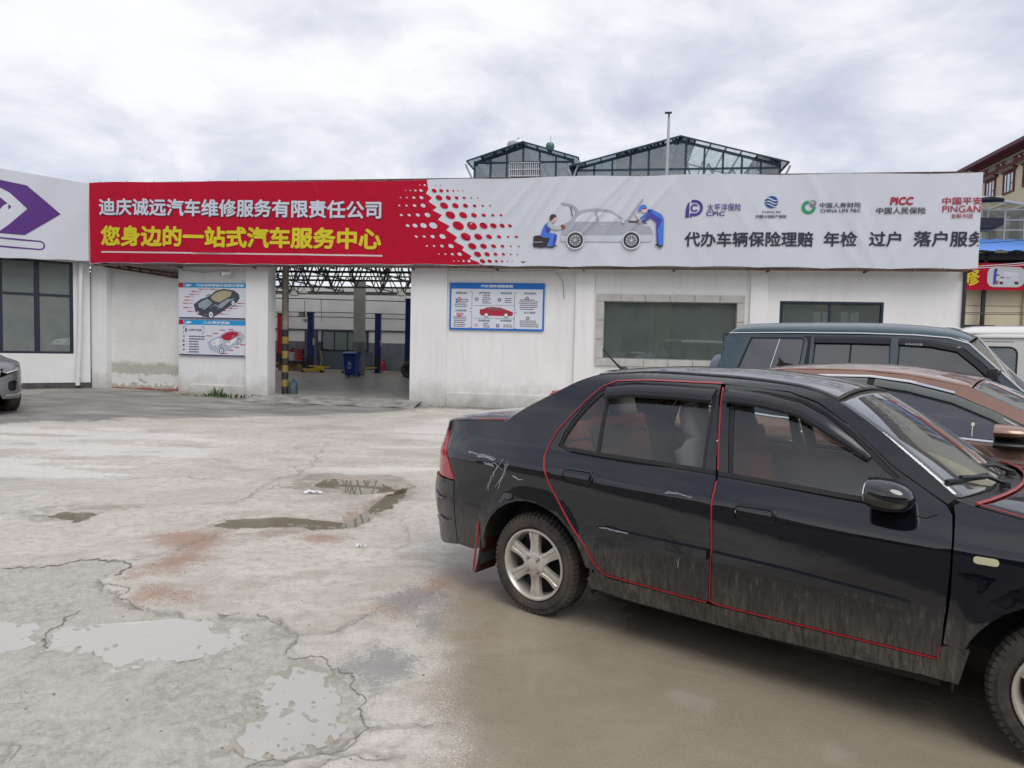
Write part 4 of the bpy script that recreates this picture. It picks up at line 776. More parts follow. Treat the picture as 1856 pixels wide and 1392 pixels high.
class Sheet:
    """prints laid on a sheet whose surface is fn(s, z) -> outward distance; local y is -outward"""
    def __init__(s, root, fn, eps=.003): s.r = root; s.fn = fn; s.eps = eps
    def put(s, name, V, F, m, lay=1, tilt=None):
        g = G()
        for a, b in V:
            if tilt: b = b+tilt(a)
            g.v.append((a, -(s.fn(a, b)+s.eps*lay), b))
        g.f = list(F); o = g.build(name, m, s.r, recalc=False)
        return o
    def poly(s, name, pts, m, lay=1, step=.12, holes=()): v, f = cdt(pts, holes, step); return s.put(name, v, f, m, lay)
    def text(s, t, x0, x1, z0, z1, m, lay=2, bold=0., shear=0., clip=None, cut=None, tilt=None):
        """bold = stroke growth as a share of the glyph height, made by overlaying shifted copies a hair apart"""
        r = bold*(z1-z0)*1.1; v, f = textmesh(t, x0+r, x1-r, z0+r, z1-r, 0., shear, clip, cut)
        V = list(v); F = list(f); n = 8 if bold else 0
        lays = [0.]*len(v)
        for k in range(n):
            b = len(V); dx = r*math.cos(k*2*math.pi/n); dz = r*math.sin(k*2*math.pi/n); V += [(a+dx, c+dz) for a, c in v]; F += [tuple(b+i for i in q) for q in f]; lays += [.06*(k+1)]*len(v)
        g = G()
        for (a, b), ly in zip(V, lays):
            if clip: a = min(a, clip)
            if tilt: b = b+tilt(a)
            g.v.append((a, -(s.fn(a, b)+s.eps*(lay+ly)), b))
        g.f = F; return g.build('lettering', m, s.r, recalc=False)
    def many(s, name, polys, m, lay=1):
        V = []; F = []
        for p in polys: k = len(V); V += p; F.append(tuple(range(k, k+len(p))))
        o = s.put(name, V, F, m, lay)
        return tag(o, kind='stuff') if len(polys) > 1 else o
def ell(x, z, a, b, t=0., n=16): return [(x+a*math.cos(k*2*math.pi/n)*math.cos(t)-b*math.sin(k*2*math.pi/n)*math.sin(t), z+a*math.cos(k*2*math.pi/n)*math.sin(t)+b*math.sin(k*2*math.pi/n)*math.cos(t)) for k in range(n)]
def ring(x, z, r0, r1, a0=0, a1=360, n=32):
    A = [math.radians(a0+(a1-a0)*k/n) for k in range(n+1)]; return [(x+r1*math.cos(a), z+r1*math.sin(a)) for a in A]+[(x+r0*math.cos(a), z+r0*math.sin(a)) for a in A[::-1]]
# main banner
MB = thing('shop_banner', 'long red and white printed banner over the whole workshop front', 'banner', tuple(fw(0, -.40, 3.2)), -BY)
_fold = [(random.uniform(9.0, 21), random.choice((-1, 1, 1))*random.uniform(.35, .8), random.uniform(.07, .16), random.uniform(.005, .014), random.uniform(3.3, 5.6), random.uniform(.4, 1.0)) for _ in range(46)]
_fold += [(random.uniform(0.3, 9), random.uniform(-.7, -.2), random.uniform(.06, .09), random.uniform(.004, .009), random.uniform(3.4, 3.9) if random.random() < .5 else random.uniform(5.1, 5.5), random.uniform(.15, .4)) for _ in range(40)]
_fold += [(10.3+.40*k+random.uniform(-.1, .1), random.uniform(.6, .95), random.uniform(.055, .085), random.uniform(.020, .034), random.uniform(4.5, 5.1), .7) for k in range(11)]+[(18.9+.12*k, -.25-.05*k, .07, .015, 4.3, .9) for k in range(3)]
def wr(s, z):
    z = z+3.2; d = .012*math.sin(s*1.7+z*1.1)+.008*math.sin(s*3.9-z*2.3)
    for (a, sl_, w, h, zc_, zh) in _fold:
        q = (s-a-sl_*(z-zc_))/w
        if abs(q) < 3: d += h*math.exp(-q*q)*math.exp(-((z-zc_)/zh)**2)
    return d
BW, B0_, B1_ = 21.39, .262, 2.30
top = lambda s: B1_+.012*math.sin(s*2.1)+.02*math.sin(s*.47+1)
bot = lambda s: B0_-.035+.025*abs(math.sin(s*2.24))+.01*math.sin(s*.9)
g = G(); g.grid(lambda a, b: (BW*a, -wr(BW*a, bot(BW*a)+(top(BW*a)-bot(BW*a))*b), bot(BW*a)+(top(BW*a)-bot(BW*a))*b), 420, 40)
k = len(g.v)
g.build('sheet', m_sheet, MB, smooth=True, ang=80, recalc=False)
S1 = Sheet(MB, wr, .006)
sh = 3.2
re_ = [(s, z-sh) for s, z in RED_EDGE]
re_[0] = (9.09, top(9.09)-.004); re_[-1] = (10.5, bot(10.5)+.012)
lft = [(.02, bot(.02)+.012), (.02, top(.02)-.004)]
topl = [(.4*k+.3, top(.4*k+.3)-.004) for k in range(22)]; botl = [(10.3-.4*k, bot(10.3-.4*k)+.012) for k in range(26)]
S1.poly('red_field', lft[1:]+topl+re_+botl+lft[:1], m_red, 1, .055)
for dots_, m_ in ((RDOTS, m_red), (WDOTS, m_sheet)):
    for x, z, r in dots_: S1.many('dot_print', [ell(x, z-sh, r, r*.62, -.42)], m_, 2)
tl = lambda a: -.13*(a-.31)/7.66; t2 = lambda a: -.085*(a-.33)/7.64
m_tw = pm('silver', (.56, .60, .68)); m_ts = pm('shadow', (.10, .02, .04)); m_ty = pm('yellow', (.62, .52, .010)); m_tk = pm('ink', (.022, .022, .045))
S1.text('迪庆诚远汽车维修服务有限责任公司', .335, 7.99, 4.655-sh, 5.095-sh, m_ts, 2, .026, cut=.06, tilt=tl)
S1.text('迪庆诚远汽车维修服务有限责任公司', .31, 7.965, 4.68-sh, 5.12-sh, m_tw, 3, .026, cut=.06, tilt=tl)
S1.text('您身边的一站式汽车服务中心', .34, 7.97, 3.885-sh, 4.42-sh, m_ty, 3, .036, cut=.06, tilt=t2)
S1.poly('underline', [(.35, 3.715-sh), (4.2, 3.68-sh), (8.0, 3.642-sh), (8.0, 3.682-sh), (4.2, 3.72-sh), (.35, 3.755-sh)], pm('pinkish', (.66, .50, .52)), 2, .12)
for i, (m, pts) in enumerate(CARTOON): S1.poly('cartoon_print', [(s, z-sh) for s, z in pts], pm(m), 2+(i+1)*.12, .045)
for cx, cz in ((12.70, 4.03-sh), (13.992, 4.035-sh)):
    S1.poly('cartoon_print', ell(cx, cz, .212, .212, 0, 32), pm('sheet'), 7, .04); S1.poly('cartoon_print', ell(cx, cz, .18, .18, 0, 32), pm('tyre'), 7.3, .04); S1.poly('cartoon_print', ell(cx, cz, .128, .128, 0, 28), pm('shirt'), 7.6, .04)
    S1.many('cartoon_print', [[(cx+r*math.cos(t+d), cz+r*math.sin(t+d)) for r, d in ((.035, -.12), (.11, -.17), (.11, .17), (.035, .12))] for t in np.arange(0, 6.28, .6283)], pm('tyre'), 8.2)
S1.many('cartoon_print', [ell(13.795, 4.48-sh, .038, .058)], pm('pale'), 6.5); S1.many('cartoon_print', [[(11.62+.0, 3.985-sh), (11.94, 3.99-sh), (11.94, 4.0-sh), (11.62, 3.995-sh)]], pm('sheet'), 6.5)
S1.text('代办车辆保险理赔', 15.19, 17.99, 3.895-sh, 4.235-sh, m_tk, 2, .022, cut=.08); S1.text('年检', 18.21, 18.90, 3.905-sh, 4.235-sh, m_tk, 2, .022, cut=.08); S1.text('过户', 19.15, 19.81, 3.905-sh, 4.235-sh, m_tk, 2, .022, cut=.08); S1.text('落户服务', 20.06, 21.52, 3.905-sh, 4.24-sh, m_tk, 2, .022, clip=21.375, cut=.08)
m_pu = pm('purple', (.055, .03, .24)); m_cb = pm('logo_blue', (.01, .07, .30)); m_cg = pm('logo_green', (.02, .27, .12)); m_cr = pm('logo_red', (.40, .006, .04)); m_bl = pm('logo_ball', (.20, .19, .22))
S1.poly('logo_print', [(15.19, 4.555-sh), (15.195, 4.74-sh), (15.23, 4.87-sh), (15.275, 4.91-sh), (15.275, 4.555-sh)], m_pu, 2); c = (15.388, 4.77-sh)
S1.poly('logo_print', ring(*c, .125, .185, -118, 116), m_pu, 2, .05); S1.poly('logo_print', ring(*c, .052, .088, 38, 322), m_pu, 2, .05); S1.poly('logo_print', [(15.295, 4.555-sh), (15.295, 4.66-sh), (15.335, 4.625-sh), (15.335, 4.555-sh)], m_pu, 2)
S1.text('太平洋保险', 15.665, 16.41, 4.695-sh, 4.86-sh, m_pu, 2, .004); S1.text('CPIC', 15.65, 16.055, 4.585-sh, 4.682-sh, m_pu, 2, .03)
c = (17.06, 4.89-sh); S1.many('logo_print', [ell(*c, .142, .135, 0, 32)], m_cb, 2)
for dz, w in ((.055, .032), (-.012, .026), (-.075, .024)):
    hw = math.sqrt(max(.001, .142**2-dz*dz))*1.02; n = 14; U = [(c[0]-hw+2*hw*k/n) for k in range(n+1)]
    S1.many('logo_print', [[(x, c[1]+dz-.03*math.sin((x-c[0])/.142*2.9)-w/2*math.cos((x-c[0])/hw*1.3)) for x in U]+[(x, c[1]+dz-.03*math.sin((x-c[0])/.142*2.9)+w/2*math.cos((x-c[0])/hw*1.3)) for x in U[::-1]]], m_sheet, 3)
S1.text('CHINA RE', 16.865, 17.265, 4.648-sh, 4.69-sh, m_tk, 2, .012); S1.text('中国大地财产保险', 16.73, 17.395, 4.53-sh, 4.605-sh, m_tk, 2, .012)
S1.poly('logo_print', ring(17.86, 4.77-sh, .08, .15, 90, 362), m_cg, 2, .05); S1.many('logo_print', [ell(17.945, 4.852-sh, .072, .072, 0, 24)], m_bl, 3); S1.many('logo_print', [ell(17.933, 4.867-sh, .035, .03, 0, 16)], pm('logo_ball_light', (.42, .42, .46)), 3.5)
S1.text('中国人寿财险', 18.09, 18.95, 4.755-sh, 4.87-sh, m_tk, 2, .01); S1.text('CHINA LIFE P&C', 18.11, 18.945, 4.655-sh, 4.73-sh, m_tk, 2, .014)
S1.text('PICC', 19.54, 20.02, 4.80-sh, 4.975-sh, m_cr, 2, .05, .12); S1.text('中国人民保险', 19.27, 20.28, 4.61-sh, 4.755-sh, m_tk, 2, .012)
S1.text('中国平安', 20.60, 21.40, 4.805-sh, 4.965-sh, m_cr, 2, .016); S1.text('PINGAN', 20.61, 21.375, 4.64-sh, 4.785-sh, m_cr, 2, .006); S1.text('金融·科技', 20.79, 21.235, 4.515-sh, 4.615-sh, m_cr, 2, .002); S1.many('logo_print', [[(21.14, 4.65-sh), (21.18, 4.65-sh), (21.16, 4.69-sh)]], m_cg, 2)
m_cord = mat('grey_cord', (.3, .31, .33), .7)
for k in range(36): s = .3+k*.6; G().tube([(s, -.012, bot(s)+.01), (s+.04, .02, bot(s)-.09), (s+.06, .06, bot(s)-.03)], .006, 4).build('lacing_cord', m_cord, MB)
for k in range(28): s = .3+k*.77; G().tube([(s, -.012, top(s)-.02), (s+.03, .03, top(s)+.045)], .006, 4).build('lacing_cord', m_cord, MB)
# wing banner
WB = thing('wing_banner', 'white banner with purple arrows on the left wing', 'banner', tuple(WO+Vector((math.cos(WR)*0-(-.4)*math.sin(WR)*1, -.4*math.cos(WR), 3.2))), WR)
wr2 = lambda s, z: .012*math.sin(s*2.2+z)+.006*math.sin(s*5-z*3)
zt2 = lambda x: 2.29+.05*min(-x, 2.5); zb2 = lambda x: .305-.05*min(-x, 2.5)+.008*math.sin(x*8)
G().grid(lambda a, b: (-8.5+8.49*a, -wr2(-8.5+8.49*a, b*2), zb2(-8.5+8.49*a)+(zt2(-8.5+8.49*a)-zb2(-8.5+8.49*a))*b), 120, 16).build('sheet', m_sheet, WB, smooth=True, recalc=False); S2 = Sheet(WB, wr2, .004)
m_vi = pm('arrow_purple', (.085, .018, .19))
for k in range(3):
    o = -1.95*k; S2.poly('arrow_print', [(x+o, z-sh) for x, z in ((-1.95, 5.31), (-1.33, 5.25), (-.62, 4.63), (-1.38, 4.02), (-1.95, 4.0), (-1.72, 4.22), (-1.32, 4.67), (-1.68, 5.02), (-1.95, 5.16))][::-1], m_vi, 2); S2.poly('arrow_print', [(x+o, z-sh) for x, z in ((-2.2, 5.0), (-1.95, 4.95), (-1.64, 4.68), (-1.95, 4.32), (-2.2, 4.3))][::-1], m_vi, 2)
    S2.poly('bar_print', ring(-1.08+o, 3.79-sh, .085, .12, 90, -90)[::1], m_vi, 2, .06); S2.poly('bar_print', [(-2.6+o, 3.875-sh), (-1.08+o, 3.875-sh), (-1.08+o, 3.91-sh), (-2.6+o, 3.91-sh)], m_vi, 2); S2.poly('bar_print', [(-2.6+o, 3.67-sh), (-1.08+o, 3.67-sh), (-1.08+o, 3.705-sh), (-2.6+o, 3.705-sh)], m_vi, 2)
# red banner on the blue shed
RB = thing('red_banner', 'red banner with yellow character and car picture hung from the blue shed', 'banner', tuple(fw(24.2, 7.9, 3.70)), -BY)
wr3 = lambda s, z: .012*math.sin(s*5+z*3)+.006*math.sin(s*11)
G().grid(lambda a, b: (5.5*a, -wr3(5.5*a, .86*b), .86*b), 80, 12).build('sheet', m_red, RB, smooth=True, recalc=False); S3 = Sheet(RB, wr3, .004)
S3.text('修', .50, 1.02, .13, .71, m_ty, 2, .022)
rr_ = lambda x0, x1, z0, z1, r: [(x0+r-r*math.cos(t), z0+r-r*math.sin(t)) for t in np.linspace(0, 1.57, 7)]+[(x1-r+r*math.sin(t), z0+r-r*math.cos(t)) for t in np.linspace(0, 1.57, 7)]+[(x1-r+r*math.cos(t), z1-r+r*math.sin(t)) for t in np.linspace(0, 1.57, 7)]+[(x0+r-r*math.sin(t), z1-r+r*math.cos(t)) for t in np.linspace(0, 1.57, 7)]
S3.poly('picture_print', rr_(1.24, 2.34, .10, .74, .2), pm('picture_grey', (.48, .51, .53)), 2)
B3 = lambda n, p, m, l=3: S3.poly(n, [(1.24+a*1.1, .10+b*.64) for a, b in p], pm(m), l, .3)
B3('picture_print', [(.33, .28), (.86, .28), (.88, .42), (.84, .6), (.78, .78), (.45, .78), (.38, .6), (.33, .45)], 'pale'); B3('picture_print', [(.43, .58), (.80, .58), (.76, .74), (.48, .74)], 'sheet', 4); B3('picture_print', [(.34, .14), (.43, .14), (.43, .28), (.34, .28)], 'tyre'); B3('picture_print', [(.75, .14), (.85, .14), (.85, .28), (.75, .28)], 'tyre')
B3('picture_print', [(.35, .44), (.46, .44), (.45, .51), (.36, .52)], 'glove', 4); B3('picture_print', [(.73, .44), (.84, .44), (.83, .52), (.74, .51)], 'glove', 4); B3('picture_print', [(.48, .42), (.70, .42), (.69, .5), (.49, .5)], 'grey', 4)
B3('picture_print', [(.16, .12), (.23, .12), (.25, .55), (.33, .58), (.33, .62), (.24, .65), (.26, .82), (.17, .82), (.16, .5)], 'violet'); B3('picture_print', [(.18, .82), (.27, .82), (.27, .92), (.20, .93)], 'navy'); B3('picture_print', [(.24, .14), (.30, .14), (.30, .32), (.24, .32)], 'glove')
# ---------------------------------------------------------------- wall posters
m_pw = mat('poster_white', (.66, .68, .75), .35, var=.02); m_hd = pm('poster_cyan', (.012, .30, .62)); m_ph = pm('poster_blue', (.006, .14, .52)); m_rd = pm('poster_red', (.42, .01, .04)); m_nv = pm('poster_navy', (.015, .03, .20)); m_wt = pm('poster_letter', (.74, .77, .80)); m_tx = pm('poster_text', (.10, .10, .14)); m_tg = pm('poster_green', (.03, .16, .16))
def flat(s, z): return 0.
def bars(x0, x1, z, h, n=6):
    o = []; x = x0
    while x < x1-.02:
        w = random.uniform(.03, .07); o.append([(x, z), (min(x+w, x1), z), (min(x+w, x1), z+h), (x, z+h)]); x += w+.008
    return o
def poster(label, x, z, w, h, wallpos): 
    T = thing('wall_poster', label, 'poster', tuple(fw(x, wallpos, z)), -BY); G().box(0, w, .0, .006, 0, h).build('board', m_pw, T); return T, Sheet(T, flat, .0012)
def header(P, w, h, title, ta, tb):
    P.many('header_print', [[(0, h-.125), (.15, h-.125), (.135, h), (0, h)]], m_rd); P.many('header_print', [[(.165, h-.125), (w, h-.125), (w, h), (.15, h)]], m_hd)
    P.many('header_print', [[(.19, h-.065), (.23, h-.05), (.27, h-.035), (.33, h-.04), (.40, h-.075), (.33, h-.07), (.30, h-.09), (.22, h-.09)]], m_wt, 2)
    P.text(title, ta, tb, h-.10, h-.025, m_wt, 2, .03); P.many('footer_print', [[(0, .0), (w-.05, .0), (w-.05, .022), (0, .022)]], m_nv); P.many('footer_print', [[(w-.03, .0), (w, .0), (w, .022)]], m_rd)
def cutaway(P, cx, cz, s, body, glassc, lite):
    F = lambda p: [(cx+a*s, cz+b*s) for a, b in p]
    P.poly('car_print', F([(-.50, -.02), (-.46, -.16), (-.30, -.26), (-.10, -.28), (.10, -.17), (.30, -.04), (.44, .03), (.5, .12), (.48, .20), (.38, .27), (.15, .30), (-.02, .26), (-.16, .15), (-.36, .08)]), body, 2, .3)
    P.poly('car_print', F([(-.14, .13), (.0, .23), (.16, .27), (.34, .24), (.30, .16), (.06, .03), (-.06, .06)]), glassc, 3, .3); P.poly('car_print', F([(-.40, .0), (-.20, .10), (-.08, .02), (-.26, -.12), (-.38, -.08)]), lite, 3, .3)
    P.poly('car_print', F([(-.02, -.05), (.24, .10), (.34, .10), (.10, -.09)]), lite, 3, .3)
    for a, b, r in ((-.12, -.22, .075), (.36, .02, .06), (-.40, -.18, .03)): P.many('car_print', [ell(cx+a*s, cz+b*s, r*s*.85, r*s*1.1)], m_tx, 4); P.many('car_print', [ell(cx+a*s, cz+b*s, r*s*.55, r*s*.75)], m_wt, 5); P.many('car_print', [ell(cx+a*s, cz+b*s, r*s*.2, r*s*.3)], m_tx, 6)
    L_ = []
    for k in range(26):
        a, b = random.uniform(-.36, .34), random.uniform(-.12, .16); w = random.uniform(.02, .09); L_.append(F([(a, b), (a+w, b+w*.6), (a+w, b+w*.6+.014), (a, b+.014)]))
    P.many('car_print', L_[:13], lite, 4.5); P.many('car_print', L_[13:], m_tx, 4.6)
T, P = poster('upper poster of a dark cutaway car with red tags, under the camera', 2.30, 2.07, 1.92, .92, -.022)
header(P, 1.92, .92, '汽车保养零部件更换示意图', .50, 1.84); cutaway(P, 1.08, .38, 1.30, pm('cut_dark', (.05, .06, .08)), pm('cut_tan', (.42, .36, .24)), pm('cut_steel', (.30, .34, .38)))
P.many('tag_print', sum([[[(x, z), (x+.13, z), (x+.13, z+.022), (x, z+.022)]] for x, z in ((.57, .745), (.88, .745), (.36, .68), (.30, .605), (.18, .54), (.16, .455), (.13, .375), (.13, .26), (.25, .165), (.55, .085), (.85, .08), (1.15, .11), (1.22, .195), (1.40, .255), (1.56, .32), (1.66, .39))], []), m_rd, 2)
P.many('tag_print', sum([[[(x+.13, z), (x+.27, z), (x+.27, z+.018), (x+.13, z+.018)]] for x, z in ((.57, .745), (.88, .745), (.36, .68), (.30, .605), (.18, .54), (.16, .455), (.13, .375), (.13, .26), (.25, .165), (.55, .085), (.85, .08), (1.15, .11), (1.22, .195), (1.40, .255), (1.56, .32), (1.64, .39))], []), pm('poster_rose', (.52, .25, .30)), 2)
T, P = poster('lower poster of a white cutaway car with red seats and a black list', 2.30, 1.10, 1.92, .92, -.022)
header(P, 1.92, .92, '八大养护系统', .70, 1.45); cutaway(P, 1.35, .36, 1.05, pm('cut_pale', (.42, .46, .55)), m_rd, m_wt)
P.text('8', .18, .245, .60, .71, m_tx, 2, .03); P.text('大养护系统', .27, .66, .625, .69, m_tx, 2, .015)
P.many('bracket_print', [[(.13, .68), (.145, .68), (.145, .755), (.13, .755)], [(.13, .742), (.20, .742), (.20, .755), (.13, .755)], [(.70, .57), (.715, .57), (.715, .64), (.70, .64)], [(.65, .57), (.70, .57), (.70, .583), (.65, .583)], [(.13, .57), (.145, .57), (.145, .63), (.13, .63)], [(.70, .69), (.715, .69), (.715, .755), (.70, .755)], [(.66, .742), (.70, .742), (.70, .755), (.66, .755)]], m_tx, 2)
for k, ch in enumerate('功能重点'): P.text(ch, .115, .175, .46-.115*k, .52-.115*k, m_rd, 2, .02)
for k in range(7): P.many('list_print', bars(.30, .76 if k < 2 else .58, .475-.068*k, .032), m_tx, 2)
P.many('tag_print', sum([bars(x, x+.15, z, .024) for x, z in ((1.17, .66), (1.42, .68), (.98, .57), (.80, .50), (1.74, .29), (1.58, .22), (1.40, .14), (1.24, .05))], []), m_rd, 2)
T, P = poster('wide blue bordered poster with a red car right of the entrance', 9.61, 1.905, 2.36, 1.16, -.006)
P.many('border_print', [[(0, 1.01), (2.36, 1.01), (2.36, 1.16), (0, 1.16)], [(0, 0), (2.36, 0), (2.36, .05), (0, .05)], [(0, .05), (.045, .05), (.045, 1.01), (0, 1.01)], [(2.315, .05), (2.36, .05), (2.36, 1.01), (2.315, 1.01)]], m_ph)
P.text('汽车保养周期参照', .78, 1.58, 1.045, 1.115, m_wt, 2, .03)
for t, x, z in (('润滑系统', .15, .88), ('进气系统', .73, .885), ('燃油系统', 1.28, .885), ('制动系统', 1.86, .885), ('空调系统', .74, .21), ('冷却系统', 1.28, .215), ('点火系统', 1.86, .42), ('过滤系统', .15, .45)): P.text(t, x, x+.28, z, z+.055, m_tg, 2, .02)
for x0, z0, n, w in ((.13, .56, 5, .36), (.81, .66, 5, .24), (1.38, .68, 3, .2), (1.74, .52, 6, .48), (.09, .08, 6, .36), (.84, .07, 3, .22), (1.35, .085, 2, .3), (1.76, .10, 4, .48)):
    for k in range(n): P.many('list_print', bars(x0+random.uniform(0, .03), x0+w*random.uniform(.75, 1), z0+.045*k, .02), m_tx, 2)
for a, b in (((.50, .95), (.56, .52)), ((.50, .46), (.56, .06)), ((1.68, .93), (1.62, .50)), ((1.68, .45), (1.62, .05))):
    x = b[0]; P.many('bracket_print', [[(x, b[1]), (x+.01, b[1]), (x+.01, a[1]), (x, a[1])], [(min(a[0], x), a[1]-.01), (max(a[0], x+.01), a[1]-.01), (max(a[0], x+.01), a[1]), (min(a[0], x), a[1])], [(min(a[0], x), b[1]), (max(a[0], x+.01), b[1]), (max(a[0], x+.01), b[1]+.01), (min(a[0], x), b[1]+.01)]], m_tg, 2)
P.many('bracket_print', [[(x, z), (x+.5, z), (x+.5, z+.008), (x, z+.008)] for x, z in ((.60, .60), (1.14, .61), (.60, .29), (1.14, .29))], m_tg, 2)
P.poly('car_print', [(.76, .42), (.80, .36), (1.55, .355), (1.60, .40), (1.58, .46), (1.42, .51), (1.28, .56), (1.10, .575), (.95, .56), (.85, .52), (.77, .51)], m_rd, 2, .2); P.poly('car_print', [(.93, .50), (1.0, .55), (1.12, .56), (1.27, .545), (1.36, .49)], pm('cut_smoke', (.16, .10, .12)), 3, .2)
for x in (.93, 1.42): P.many('car_print', [ell(x, .375, .062, .062)], m_tx, 4); P.many('car_print', [ell(x, .375, .042, .042)], m_wt, 5)
for x, z, c in ((.24, .76, m_rd), (.20, .72, m_nv), (.68, .76, m_tg), (1.25, .75, m_nv), (1.93, .79, m_tx), (.25, .36, m_rd), (.68, .12, pm('poster_rose', (.52, .25, .30))), (1.22, .12, m_nv), (1.96, .31, m_tx)): P.many('icon_print', [ell(x, z, .05, .045, .3, 6)], c, 2); P.many('icon_print', [ell(x, z, .02, .02, 0, 8)], m_wt, 3)
P.many('icon_print', [[(.18, .35), (.35, .35), (.35, .42), (.18, .42)]], pm('poster_rose', (.52, .25, .30)), 4)
# camera on the wall
cc_ = thing('security_camera', 'small white security camera with black face above the posters', 'camera', tuple(fw(3.76, .03, 3.17)), -BY)
G().box(-.03, .03, -.02, 0, -.06, .08).build('wall_plate', m_white, cc_, bev=.005); G().tube([(0, -.01, .0), (.02, -.09, -.02), (.01, -.13, .03)], .016, 8).build('arm', m_white, cc_, smooth=True)
M_ = Matrix.Translation((.0, -.15, .06)) @ Matrix.Rotation(.65, 4, 'Z') @ Matrix.Rotation(-.12, 4, 'Y')
b_ = G().box(-.17, .08, -.045, .045, -.04, .04, M_).build('housing', m_white, cc_, bev=.012); G().box(-.185, -.168, -.042, .042, -.037, .037, M_).build('lens_face', mat('black_plastic', (.012, .012, .014), .3), b_)
# ---------------------------------------------------------------- vehicles: body panels are outlines on one curved side surface
def catmull(pts, n=16):
    P = [np.array(q, float) for q in [pts[0]]+list(pts)+[pts[-1]]]; o = []
    for i in range(1, len(P)-2):
        a, b, c, d = P[i-1:i+3]
        for k in range(n):
            t = k/n; o.append(.5*((2*b)+(-a+c)*t+(2*a-5*b+4*c-d)*t*t+(-a+3*b-3*c+d)*t**3))
    o.append(P[-1]); return np.array(o)
def smoothpoly(pts, n=6): return [tuple(p) for p in catmull(pts, n)]
class Body:
    """side surface of a car: plan curve (x, half width) with a section (z, half width); x forward, y left, z up; flares = (x, z, r, size)"""
    def __init__(s, plan, sec, xmid, flares=(), slope=0.):
        c = catmull(plan, 30); d = np.r_[0, np.cumsum(np.hypot(*np.diff(c, axis=0).T))]; i = int(np.argmin(abs(c[:, 0]-xmid)))
        s.u = d-d[i]+xmid; s.c = c; g = np.gradient(c, axis=0); n = np.c_[-g[:, 1], g[:, 0]]; n /= np.linalg.norm(n, axis=1)[:, None]+1e-12
        if n[i, 1] < 0: n = -n
        s.n = n; q = catmull(sec, 10); q = q[np.argsort(q[:, 0])]; s.q = q; s.wm = max(w for z, w in sec); s.fl = flares; s.slope = slope
    def P(s, u, z, off=0., side=-1):
        x = np.interp(u, s.u, s.c[:, 0]); w = np.interp(u, s.u, s.c[:, 1]); nx = np.interp(u, s.u, s.n[:, 0]); nw = np.interp(u, s.u, s.n[:, 1])
        zz = z+s.slope*min(max(u, 0), 2.2)
        d = (np.interp(zz, s.q[:, 0], s.q[:, 1])-s.wm)*(.3+.7*nw*nw)+off
        for fx, fz, r, h in s.fl:
            rr = math.hypot(u-fx, z-fz)
            if z > fz-.15: d += h*math.exp(-((rr-r)/.055)**2) if rr > r else h
        return Vector((x+nx*d, side*(w+nw*d), z))
    def N(s, u, z, side):
        e = .012; a = s.P(u+e, z, 0, side)-s.P(u-e, z, 0, side); b = s.P(u, z+e, 0, side)-s.P(u, z-e, 0, side); n = a.cross(b).normalized()
        return n if n.y*side > 0 or abs(n.y) < 1e-6 else -n
def panel(B, name, outline, m, parent, holes=(), step=.05, off=0., thk=.02, side=-1, bulge=None, label=None):
    v, f = cdt(outline, holes, step); V = []; Nn = []
    for u, z in v:
        o = off+(bulge(u, z) if bulge else 0.); V.append(B.P(u, z, o, side)); Nn.append(B.N(u, z, side))
    F = [t if side < 0 else t[::-1] for t in f]
    cnt = {}
    for t in F:
        for i in range(len(t)):
            a, b = t[i], t[(i+1) % len(t)]; cnt[(a, b)] = 1
    k = len(V); rim = [e for e in cnt if (e[1], e[0]) not in cnt]; RV = []; RF = []
    for a, b in rim:
        j = k+len(RV); RV += [V[a], V[b], V[b]-Nn[b]*thk, V[a]-Nn[a]*thk]; RF.append((j+1, j, j+3, j+2))
    me = bpy.data.meshes.new(name); me.from_pydata([tuple(p) for p in V+RV], [], [tuple(t) for t in F]+RF); me.shade_smooth()
    nn = [tuple(q) for q in Nn]
    for a, b in rim:
        e = (V[b]-V[a]).cross(Nn[a]).normalized(); nn += [tuple(e)]*4
    me.normals_split_custom_set_from_vertices(nn)
    me.materials.append(m); o = bpy.data.objects.new(name, me); COL.objects.link(o); o.parent = parent
    return tag(o, label)
def strip(B, name, line, w, m, parent, off=.004, h=.006, side=-1, bulge=None):
    """raised bead following a line on the body"""
    L_ = resample(line, .03, False); g = G(); k = 0
    for i, (u, z) in enumerate(L_):
        a = L_[max(i-1, 0)]; b = L_[min(i+1, len(L_)-1)]; d = Vector((b[0]-a[0], b[1]-a[1])).normalized(); nn = (-d.y*w/2, d.x*w/2)
        for q, o in ((-1, -.004), (-.7, h), (.7, h), (1, -.004)): g.v.append(tuple(B.P(u+nn[0]*q, z+nn[1]*q, off+o+(bulge(u, z) if bulge else 0.), side)))
    for i in range(len(L_)-1):
        for j in range(3): g.f.append((4*i+j, 4*i+4+j, 4*i+5+j, 4*i+1+j))
    g.f += [(0, 1, 2, 3), tuple(4*(len(L_)-1)+j for j in (3, 2, 1, 0))]
    return g.build(name, m, parent, smooth=True, ang=50)
def patch(name, rows, m, parent, thk=.0, nsub=10, power=2.0):
    """skin between left and right edges: rows of (edge_x, edge_w, edge_z, mid_x, mid_z)"""
    g = G(); ny = nsub*2
    R_ = catmull(rows, 5)
    def fn(i, t):
        ex, ew, ez, mx_, mz = R_[i]; y = t*2-1; k = 1-abs(y)**power; return (ex+(mx_-ex)*k, -ew*y, ez+(mz-ez)*k)
    for i in range(len(R_)):
        for j in range(ny+1): g.v.append(fn(i, j/ny))
    for i in range(len(R_)-1):
        for j in range(ny): a = i*(ny+1)+j; g.f.append((a, a+ny+1, a+ny+2, a+1))
    o = g.build(name, m, parent, smooth=True, ang=60)
    if thk:
        mo = o.modifiers.new('thickness', 'SOLIDIFY'); mo.thickness = thk; mo.offset = 0
    return o
